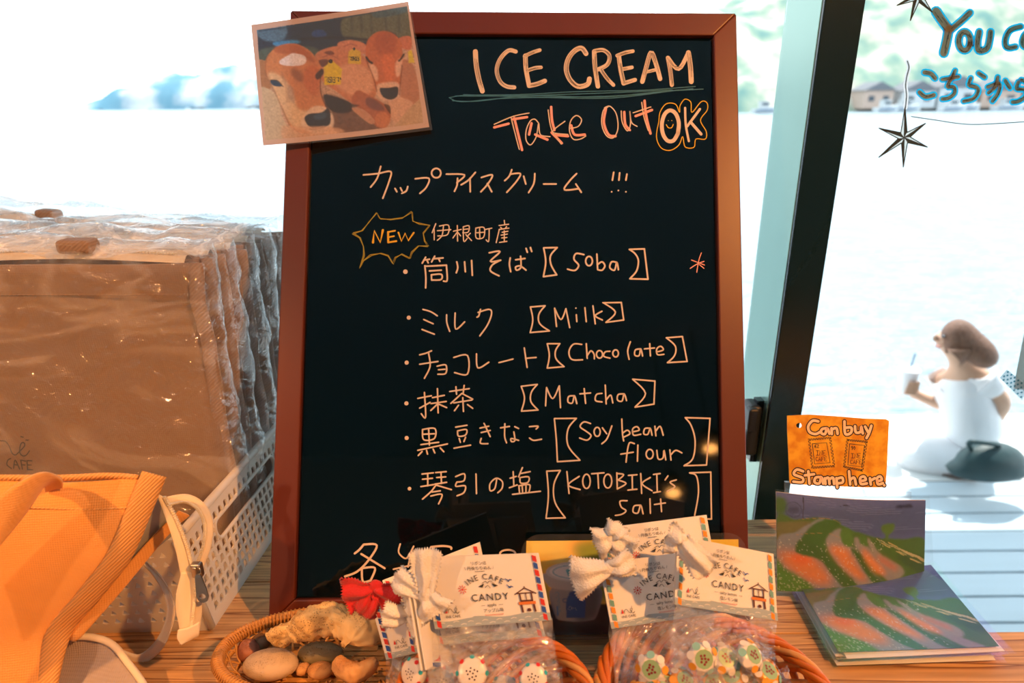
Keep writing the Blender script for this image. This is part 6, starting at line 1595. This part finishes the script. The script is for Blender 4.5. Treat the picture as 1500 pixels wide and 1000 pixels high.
disc_candy(pd(1028, 963, .470), 0.0098, 'lemon candy behind the left side of the right pouch', 'lemon', Vector((0.1, -0.8, 0.5)), LEC, 0.5)
disc_candy(pd(1062, 965, .472), 0.0095, 'lemon candy in the middle of the right lemon pouch', 'lemon', Vector((0.1, -0.5, 0.8)), LEC, 1.0)
disc_candy(pd(1098, 960, .468), 0.0095, 'lemon candy with a white rim at the right side of the right lemon pouch', 'lemon', Vector((0.5, -0.5, 0.8)), LEC, 1.5)
for i, (x, y, lb) in enumerate(((1000, 1000, 'orange lemon candy low in the middle of the lemon basket'), (1048, 1004, 'orange lemon candy low in the right lemon pouch'), (1095, 1004, 'orange lemon candy at the lower right of the lemon basket'), (940, 1018, 'orange lemon candy at the lower left of the lemon basket'), (975, 1006, 'orange lemon candy half seen below the green-faced one'), (1072, 990, 'orange lemon candy tucked under the middle lemon candy'), (1122, 985, 'orange lemon candy against the right side of the lemon basket'))):
    g = disc_candy(pd(x, y, .470), 0.0095, lb, 'lemon', Vector((0.3 * (-1) ** i, -0.3, 0.8)), LEC, i * 0.7)
    g.children[0].data.materials[0] = M['candy_orange']

# ================================================================== POSTCARDS AND STAMP CARD
R_ = Paint(1000, 700, 2.5, (78, 84, 128))
def landscape(R_):
    R_.poly([(80, 325), (1000, 325), (1000, 365), (80, 365)], (86, 90, 138), soft=10, smooth=False)
    R_.poly([(80, 385), (700, 385), (700, 480), (80, 480)], (66, 74, 112), 0.9, 8, False)
    for i in range(16):
        y = 345 + i * 8; R_.line([(110 + 37 * i % 260, y), (230 + 53 * i % 380, y + 2)], 2, (110, 112, 150), 0.5, 1)
    R_.poly([(495, 382), (510, 370), (530, 374), (548, 370), (560, 384)], (35, 38, 70), soft=1.5); R_.poly([(296, 372), (315, 366), (336, 372)], (45, 50, 85), soft=1)
    R_.disc(100, 380, 26, 32, (55, 88, 40), soft=4)
    R_.poly([(88, 425), (150, 425), (215, 415), (270, 420), (330, 450), (420, 480), (520, 492), (610, 505), (610, 690), (88, 690)], (62, 92, 34), soft=3)
    R_.poly([(88, 445), (140, 435), (200, 430), (170, 460), (110, 485), (88, 500)], (98, 92, 50), soft=3)
    R_.poly([(88, 505), (150, 470), (215, 425), (245, 418), (235, 430), (180, 480), (150, 520), (180, 545), (230, 560), (280, 620), (330, 660), (300, 690), (88, 690)], (118, 116, 118), soft=3)
    R_.poly([(95, 545), (140, 540), (200, 548), (235, 580), (270, 640), (200, 640), (130, 600)], (205, 110, 50), 0.95, 14)
    R_.disc(170, 562, 34, 16, (215, 85, 25), 0.8, 10)
    R_.poly([(88, 570), (120, 600), (190, 640), (220, 690), (88, 690)], (70, 112, 34), soft=6)
    R_.poly([(150, 530), (190, 460), (230, 425), (285, 420), (300, 440), (260, 470), (240, 510), (270, 560), (330, 610), (370, 665), (320, 660), (270, 610), (230, 560), (170, 548)], (52, 88, 30), soft=2)
    R_.poly([(250, 490), (300, 450), (310, 500), (350, 520), (380, 570), (430, 620), (470, 665), (380, 665), (330, 610), (280, 560)], (125, 118, 116), soft=3)
    R_.poly([(262, 512), (320, 520), (350, 570), (390, 630), (340, 610), (290, 560)], (208, 112, 50), 0.95, 10)
    R_.poly([(300, 460), (330, 450), (345, 490), (330, 515), (305, 495)], (70, 105, 38), soft=2)
    R_.poly([(335, 520), (370, 540), (410, 600), (470, 650), (520, 662), (440, 665), (390, 610)], (50, 84, 30), soft=2)
    R_.poly([(350, 480), (380, 500), (440, 560), (500, 620), (560, 660), (500, 660), (430, 600), (380, 545), (350, 515)], (128, 116, 110), soft=3)
    R_.poly([(375, 520), (420, 560), (460, 610), (420, 600), (385, 560)], (208, 112, 52), 0.95, 8)
    R_.poly([(362, 478), (385, 478), (395, 510), (370, 505)], (66, 100, 36), soft=2)
    R_.poly([(395, 480), (440, 540), (520, 590), (520, 620), (490, 620), (430, 560), (398, 510)], (132, 120, 108), soft=3)
    R_.poly([(430, 540), (500, 585), (490, 600), (440, 570)], (180, 95, 70), 0.8, 8)
    R_.poly([(445, 440), (490, 436), (488, 460), (470, 475), (470, 490), (455, 490), (458, 472), (445, 460)], (72, 100, 42), soft=3)
    R_.poly([(500, 545), (600, 560), (600, 610), (560, 600), (520, 570)], (45, 70, 34), 0.8, 5)
    for i in range(20):
        x = 425 + i * 9; y = 485 + i * 5 + 8 * math.sin(i); R_.line([(x, y), (x + 30, y + 16)], 3.5, [(165, 150, 110), (60, 84, 44), (190, 160, 100)][i % 3], 0.75, 1)
    for i in range(10):
        x = 500 + i * 9; y = 520 + i * 4; R_.line([(x, y), (x + 34, y + 22)], 3.0, (175, 155, 110), 0.7, 1)
    rs = random.Random(9)
    for i in range(260):
        x = rs.uniform(95, 450); y = rs.uniform(490, 680)
        R_.disc(x, y, 1.9, 1.9, (196, 176, 156), 0.55, 0)
    for i in range(26):
        x = rs.uniform(90, 200); y = rs.uniform(600, 680); R_.disc(x, y, 3.5, 2.2, (165, 165, 120), 0.6, 0)
    R_.line([(175, 345), (176, 420)], 3, (38, 42, 60), 0.9, 1)
    R_.line(ell(145, 392, 26, 26, 0, 14), 3, (45, 55, 90), 0.8, 1); R_.disc(145, 392, 18, 18, (52, 60, 96), 0.5, 3)
    R_.poly([(130, 388), (160, 386), (160, 398), (130, 400)], (40, 48, 80), 0.6, 2)
    for y0, amp in ((428, 3), (480, 5)): R_.line([(150, y0), (200, y0 - 8), (260, y0 - 12), (300, y0 + 4)], 1.5, (175, 120, 70), 0.5, 1)
    R_.grain(0.03, 2)
    R_.img = np.clip(R_.img * np.array((1.0, 1.35, 1.9)), 0, 1)
landscape(R_)
M['postcard'] = vcol('postcard_print', rough=0.35)
def holo(name, gloss, haze=0.05):
    """clear sleeve with a faint iridescent sheen"""
    m = film(name, gloss=gloss, rough=0.16, bump=(9, 0.15, 0.004), haze=haze); N = m.node_tree.nodes; L = m.node_tree.links
    gl_ = [n for n in N if n.type == 'BSDF_GLOSSY'][0]
    tc = N.new('ShaderNodeTexCoord'); mp = N.new('ShaderNodeMapping'); mp.inputs['Rotation'].default_value = (0.4, 0.3, 0.9); L.new(tc.outputs['Object'], mp.inputs[0])
    lw = N.new('ShaderNodeLayerWeight'); lw.inputs[0].default_value = 0.5
    w = N.new('ShaderNodeTexWave'); w.inputs['Scale'].default_value = 1.0; w.inputs['Distortion'].default_value = 2; L.new(mp.outputs[0], w.inputs[0])
    ad = N.new('ShaderNodeMath'); ad.operation = 'ADD'; L.new(lw.outputs[1], ad.inputs[0]); L.new(w.outputs[1], ad.inputs[1])
    h = N.new('ShaderNodeCombineColor'); h.mode = 'HSV'; h.inputs[1].default_value = 0.55; h.inputs[2].default_value = 1.0
    fr = N.new('ShaderNodeMath'); fr.operation = 'FRACT'; L.new(ad.outputs[0], fr.inputs[0]); L.new(fr.outputs[0], h.inputs[0]); L.new(h.outputs[0], gl_.inputs[0])
    return m
M['holo'] = holo('iridescent_sleeve', 0.055, 0.012)
M['acrylic'] = film('clear_acrylic', gloss=0.04, rough=0.03, haze=0.02)
fs_ = lambda x, y: (1100 + x / 2.38, 580 + y / 2.38)
src = [(88, 334), (608, 362), (602, 656), (92, 678)]
up = empty('postcard', pY(1245, 865, .548), 'upright landscape postcard of flowered hills by the sea, under the orange stamp card', 'postcard', 'landscape postcards')
dcs = [.655, .672, .668, .648]
qc_ = [pd(*fs_(*s), d) for s, d in zip(src, dcs)]
def pbnd(u, v): return Vector((0, -1, 0)) * 0.006 * math.sin(PI * u) - Vector((0, 1, 0)) * 0.006 * (1 if u > .9 else 0) * (u - .9)
print_sheet('print', qc_, src, R_, M['postcard'], up, 210, 120, bend=pbnd)
bk = [q + Vector((0, 0.0008, 0)) for q in qc_]
mesh_obj('card_back', [quad(bk, u / 12, v / 3) + pbnd(u / 12, v / 3) for v in range(4) for u in range(13)], [(v * 13 + u, v * 13 + u + 1, (v + 1) * 13 + u + 1, (v + 1) * 13 + u) for v in range(3) for u in range(12)], M['card'], up, True)
slv = [pd(*fs_(*s), d - .0012) for s, d in zip([(84, 324), (622, 348), (640, 662), (86, 684)], dcs)]
mesh_obj('sleeve', [quad(slv, u / 12, v / 3) + pbnd(u / 12, v / 3) for v in range(4) for u in range(13)], [(v * 13 + u, v * 13 + u + 1, (v + 1) * 13 + u + 1, (v + 1) * 13 + u) for v in range(3) for u in range(12)], M['holo'], up, True)
# acrylic easel behind it
st = empty('acrylic_stand', pY(1240, 862, .565), 'clear acrylic stand behind the upright postcard carrying the orange stamp card', 'stand')
sq = [pd(1150, 706, .672), pd(1335, 720, .688), pd(1340, 868, .682), pd(1155, 868, .668)]
mb = MB(); mb.prism(sq, (0, 0.0025, 0)); mb.build('back_plate', M['acrylic'], st)
b0 = pz(1160, 868, 0.0); b1 = pz(1340, 868, 0.0)
mb = MB(); mb.prism([b0 + Vector((0, -0.012, 0.001)), b1 + Vector((0, -0.012, 0.001)), b1 + Vector((0, .03, 0.001)), b0 + Vector((0, .03, 0.001))], (0, 0, 0.0025)); mb.build('foot_plate', M['acrylic'], st)
for x0, x1, x2 in ((1206, 1212, 1196), (1262, 1258, 1268)):
    mb = MB(); mb.tube(cr([pd(x1, 700, .650), pd(x0, 712, .652), pd(x2, 726, .668)], 4), 0.0012, 8); mb.build('prong', M['acrylic'], st)
# stamp card
sc_ = empty('stamp_card', pd(1227, 712, .64), 'orange hand-lettered card reading Can buy Stamp here, above the upright postcard', 'card')
M['kraft'] = None
def mottled(name, c1, c2, scale):
    m, nt, b = mk(name); N = nt.nodes; L = nt.links
    tc = N.new('ShaderNodeTexCoord'); nz = N.new('ShaderNodeTexNoise'); nz.inputs['Scale'].default_value = scale; nz.inputs['Detail'].default_value = 7
    L.new(tc.outputs['Object'], nz.inputs[0]); rp = N.new('ShaderNodeValToRGB'); rp.color_ramp.elements[0].position = 0.38; rp.color_ramp.elements[0].color = (*c2, 1); rp.color_ramp.elements[1].position = 0.62; rp.color_ramp.elements[1].color = (*c1, 1)
    L.new(nz.outputs[0], rp.inputs[0]); L.new(rp.outputs[0], b.inputs['Base Color']); sock(b, 'Roughness', 0.5)
    tl = N.new('ShaderNodeBsdfTranslucent'); L.new(rp.outputs[0], tl.inputs[0]); mx = N.new('ShaderNodeMixShader'); mx.inputs[0].default_value = 0.25
    L.new(b.outputs[0], mx.inputs[1]); L.new(tl.outputs[0], mx.inputs[2]); L.new(mx.outputs[0], N['Material Output'].inputs[0])
    return m
M['orange_card'] = mottled('mottled_orange_card', (0.88, 0.50, 0.035), (0.70, 0.29, 0.012), 90)
SD = .640
def sm(x, y, l): return pd(*fs_(x, y), SD - 0.0004 - l)
outl = [(126, 68), (200, 64), (300, 70), (400, 78), (470, 80), (481, 86), (478, 150), (474, 240), (468, 318), (400, 318), (300, 314), (140, 306), (134, 300), (130, 200), (126, 120)]
hole = [(167 + 10 * math.cos(a), 102 + 9 * math.sin(a)) for a in [2 * PI * k / 15 + PI for k in range(15)]]
bm = bmesh.new()
vo_ = [bm.verts.new(pd(*fs_(*p), SD)) for p in outl]; vh_ = [bm.verts.new(pd(*fs_(*p), SD)) for p in hole]
eds = [bm.edges.new((vo_[i], vo_[(i + 1) % len(vo_)])) for i in range(len(vo_))] + [bm.edges.new((vh_[i], vh_[(i + 1) % len(vh_)])) for i in range(len(vh_))]
bmesh.ops.triangle_fill(bm, use_beauty=True, edges=eds)
me_v = [v.co.copy() for v in bm.verts]; bm.verts.index_update(); me_f = [tuple(v.index for v in f.verts) for f in bm.faces]; bm.free()
o = mesh_obj('card_sheet', me_v, me_f, M['orange_card'], sc_); solid(o, 0.0008, 0)
M['pink_fill'] = plain('pink_pencil_fill', (0.90, 0.60, 0.42), 0.7)
cb = [[(235, 88), (215, 86), (200, 105), (205, 125), (225, 132), (242, 124)], [(264, 112), (248, 115), (245, 128), (258, 132), (266, 112), (274, 131)], [(282, 132), (281, 112)], [(282, 116), (298, 112), (302, 131)], [(326, 88), (329, 131), (348, 128), (350, 110), (331, 110)], [(363, 105), (366, 126), (382, 124), (384, 105), (390, 130)], [(398, 106), (408, 125)], [(420, 103), (412, 128), (403, 146)]]
shh = [[(182, 262), (160, 256), (150, 272), (180, 285), (178, 300), (148, 298)], [(200, 262), (204, 305)], [(188, 276), (220, 272)], [(244, 282), (226, 284), (222, 300), (238, 304), (246, 282), (252, 305)], [(260, 306), (258, 286)], [(258, 290), (270, 284), (274, 306)], [(274, 290), (286, 284), (290, 306)], [(298, 286), (301, 318)], [(299, 288), (318, 284), (320, 300), (302, 304)],
       [(342, 262), (346, 308)], [(346, 292), (360, 284), (366, 308)], [(380, 296), (400, 292), (394, 280), (381, 286), (384, 306), (404, 304)], [(415, 286), (418, 308)], [(418, 294), (432, 286)], [(440, 296), (456, 292), (451, 280), (440, 286), (443, 307), (460, 303)], [(465, 311)]]
strokes('lettering', [(p, 17) for p in cb + shh], sm, INK['black'], sc_, base=0.0001, step=1e-7, label='dark outline of the lettering')
strokes('lettering', [(p, 9) for p in cb + shh], sm, M['pink_fill'], sc_, base=0.0003, step=1e-7, label='pink lettering reading Can buy Stamp here.')
def perf(q, n=9):
    out = []
    for (a, b) in zip(q, q[1:] + q[:1]):
        for k in range(n):
            t0, t1, t2, t3 = k / n, (k + .5) / n, (k + .5) / n, (k + 1) / n
            nx, ny = (b[1] - a[1]), -(b[0] - a[0]); l = math.hypot(nx, ny); nx, ny = nx / l * 5, ny / l * 5
            P0 = lambda t, h: (a[0] + (b[0] - a[0]) * t - nx * h, a[1] + (b[1] - a[1]) * t - ny * h)
            out += [P0(t0, 0), P0(t1, 0), P0(t1, 1), P0(t3, 1)]
    return out + [out[0]]
s1 = [(200, 150), (278, 142), (293, 246), (212, 252)]; s2 = [(334, 150), (406, 157), (390, 262), (322, 248)]
i1_ = [(214, 166), (264, 162), (276, 232), (222, 236)]; i2_ = [(344, 166), (396, 172), (386, 246), (338, 240)]
dl = [(perf(s1), 3.0), (perf(s2), 3.0)] + [(q + [q[0]], 2.5) for q in (i1_, i2_)]
def letters(x, y, s, word, w):
    G = {'6': [[(0.9, 0), (0.1, 1), (0.1, 1.8), (0.9, 1.8), (0.8, 1.1), (0.2, 1.2)]], '2': [[(0, 0.3), (0.5, 0), (0.9, 0.5), (0, 2), (1, 2)]], '9': [[(0.9, 0.7), (0.1, 0.7), (0.2, 0), (0.9, 0), (0.9, 0.7), (0.6, 2)]], '0': [[(0.5, 0), (0, 1), (0.5, 2), (1, 1), (0.5, 0)]],
         'I': [[(0, 0), (1, 0)], [(0.5, 0), (0.5, 2)], [(0, 2), (1, 2)]], 'N': [[(0, 2), (0, 0), (1, 2), (1, 0)]], 'E': [[(1, 0), (0, 0), (0, 2), (1, 2)], [(0, 1), (0.8, 1)]], 'C': [[(1, 0.2), (0.3, 0), (0, 1), (0.3, 2), (1, 1.8)]], 'A': [[(0, 2), (0.5, 0), (1, 2)], [(0.2, 1.3), (0.8, 1.3)]], 'F': [[(1, 0), (0, 0), (0, 2)], [(0, 1), (0.8, 1)]]}
    out = []
    for i, ch in enumerate(word):
        out += [([(x + (i * 1.45 + a) * s, y + b * s) for a, b in st_], w) for st_ in G[ch]]
    return out
dl += letters(222, 168, 6, '62', 2.6) + letters(349, 175, 6, '90', 2.6)
strokes('stamp_drawing', dl, sm, INK['black'], sc_, smooth=False, base=0.0001, step=1e-7)
strokes('stamp_drawing', letters(228, 190, 8, 'INE', 2.4) + letters(226, 212, 7, 'CAFE', 2.4) + letters(350, 200, 8, 'INE', 2.4) + letters(347, 222, 7, 'CAFE', 2.4), sm, INK['brown'], sc_, smooth=False, base=0.0001, step=1e-7)

# stack of sleeved postcards lying on the counter
zc = [0.0015 + 0.0021 * i for i in range(7)]
rr = random.Random(12)
base_q = [Vector((0.280, 0.553, 0)), Vector((0.428, 0.556, 0)), Vector((0.427, 0.450, 0)), Vector((0.279, 0.445, 0))]
SL = ['lowest postcard of the flat stack', 'second lowest postcard of the flat stack', 'third postcard from the bottom of the flat stack', 'middle postcard of the flat stack',
      'third postcard from the top of the flat stack', 'second postcard from the top of the flat stack', 'top postcard of the flat stack, its landscape print lying face up']
fsrc = [(88, 334), (608, 362), (602, 656), (92, 678)]
for i, z in enumerate(zc):
    topc = i == len(zc) - 1
    ox, oy = (0, 0) if topc else (rr.uniform(-0.004, 0.004), rr.uniform(-0.005, 0.002)); an = 0 if topc else rr.uniform(-0.02, 0.02)
    cc = Vector((0.3535, 0.500, 0)); Rz = Matrix.Rotation(an, 3, 'Z')
    qv = [cc + Rz @ (q - cc) + Vector((ox, oy, z)) for q in base_q]
    g = empty('postcard', (cc.x, cc.y, z), SL[i], 'postcard', 'landscape postcards')
    if topc:
        ps = [quad(qv, .012, .016), quad(qv, .975, .012), quad(qv, .975, .985), quad(qv, .012, .985)]
        ps = [p + Vector((0, 0, 0.0004)) for p in ps]
        def lift(u, v): return Vector((0, 0, 0.004 * (max(0, u - .6) / .4) ** 2 * (1 - v)))
        print_sheet('print', ps, fsrc, R_, M['postcard'], g, 210, 120, bend=lift)
    else:
        mb = MB(); mb.prism([quad(qv, .02, .02), quad(qv, .97, .02), quad(qv, .97, .98), quad(qv, .02, .98)], (0, 0, 0.0004)); mb.build('card_sheet', M['card'], g)
        lift = lambda u, v: Vector((0, 0, 0))
    ex = [quad(qv, -.015, -.02), quad(qv, 1.015, -.02), quad(qv, 1.02, 1.015), quad(qv, -.015, 1.02)]
    mesh_obj('sleeve', [quad(ex, u / 10, v / 4) + Vector((0, 0, 0.0010)) + lift(u / 10, v / 4) for v in range(5) for u in range(11)], [(v * 11 + u, (v + 1) * 11 + u, (v + 1) * 11 + u + 1, v * 11 + u + 1) for v in range(4) for u in range(10)], M['holo'], g, True)
mb = MB(); mb.tube(cr([pd(1191, 868, .655), pd(1192, 858, .657), pd(1200, 855, .659), pd(1260, 858, .662), pd(1330, 862, .668)], 4), 0.0008, 6); mb.build('stand_lip', M['acrylic'], st)
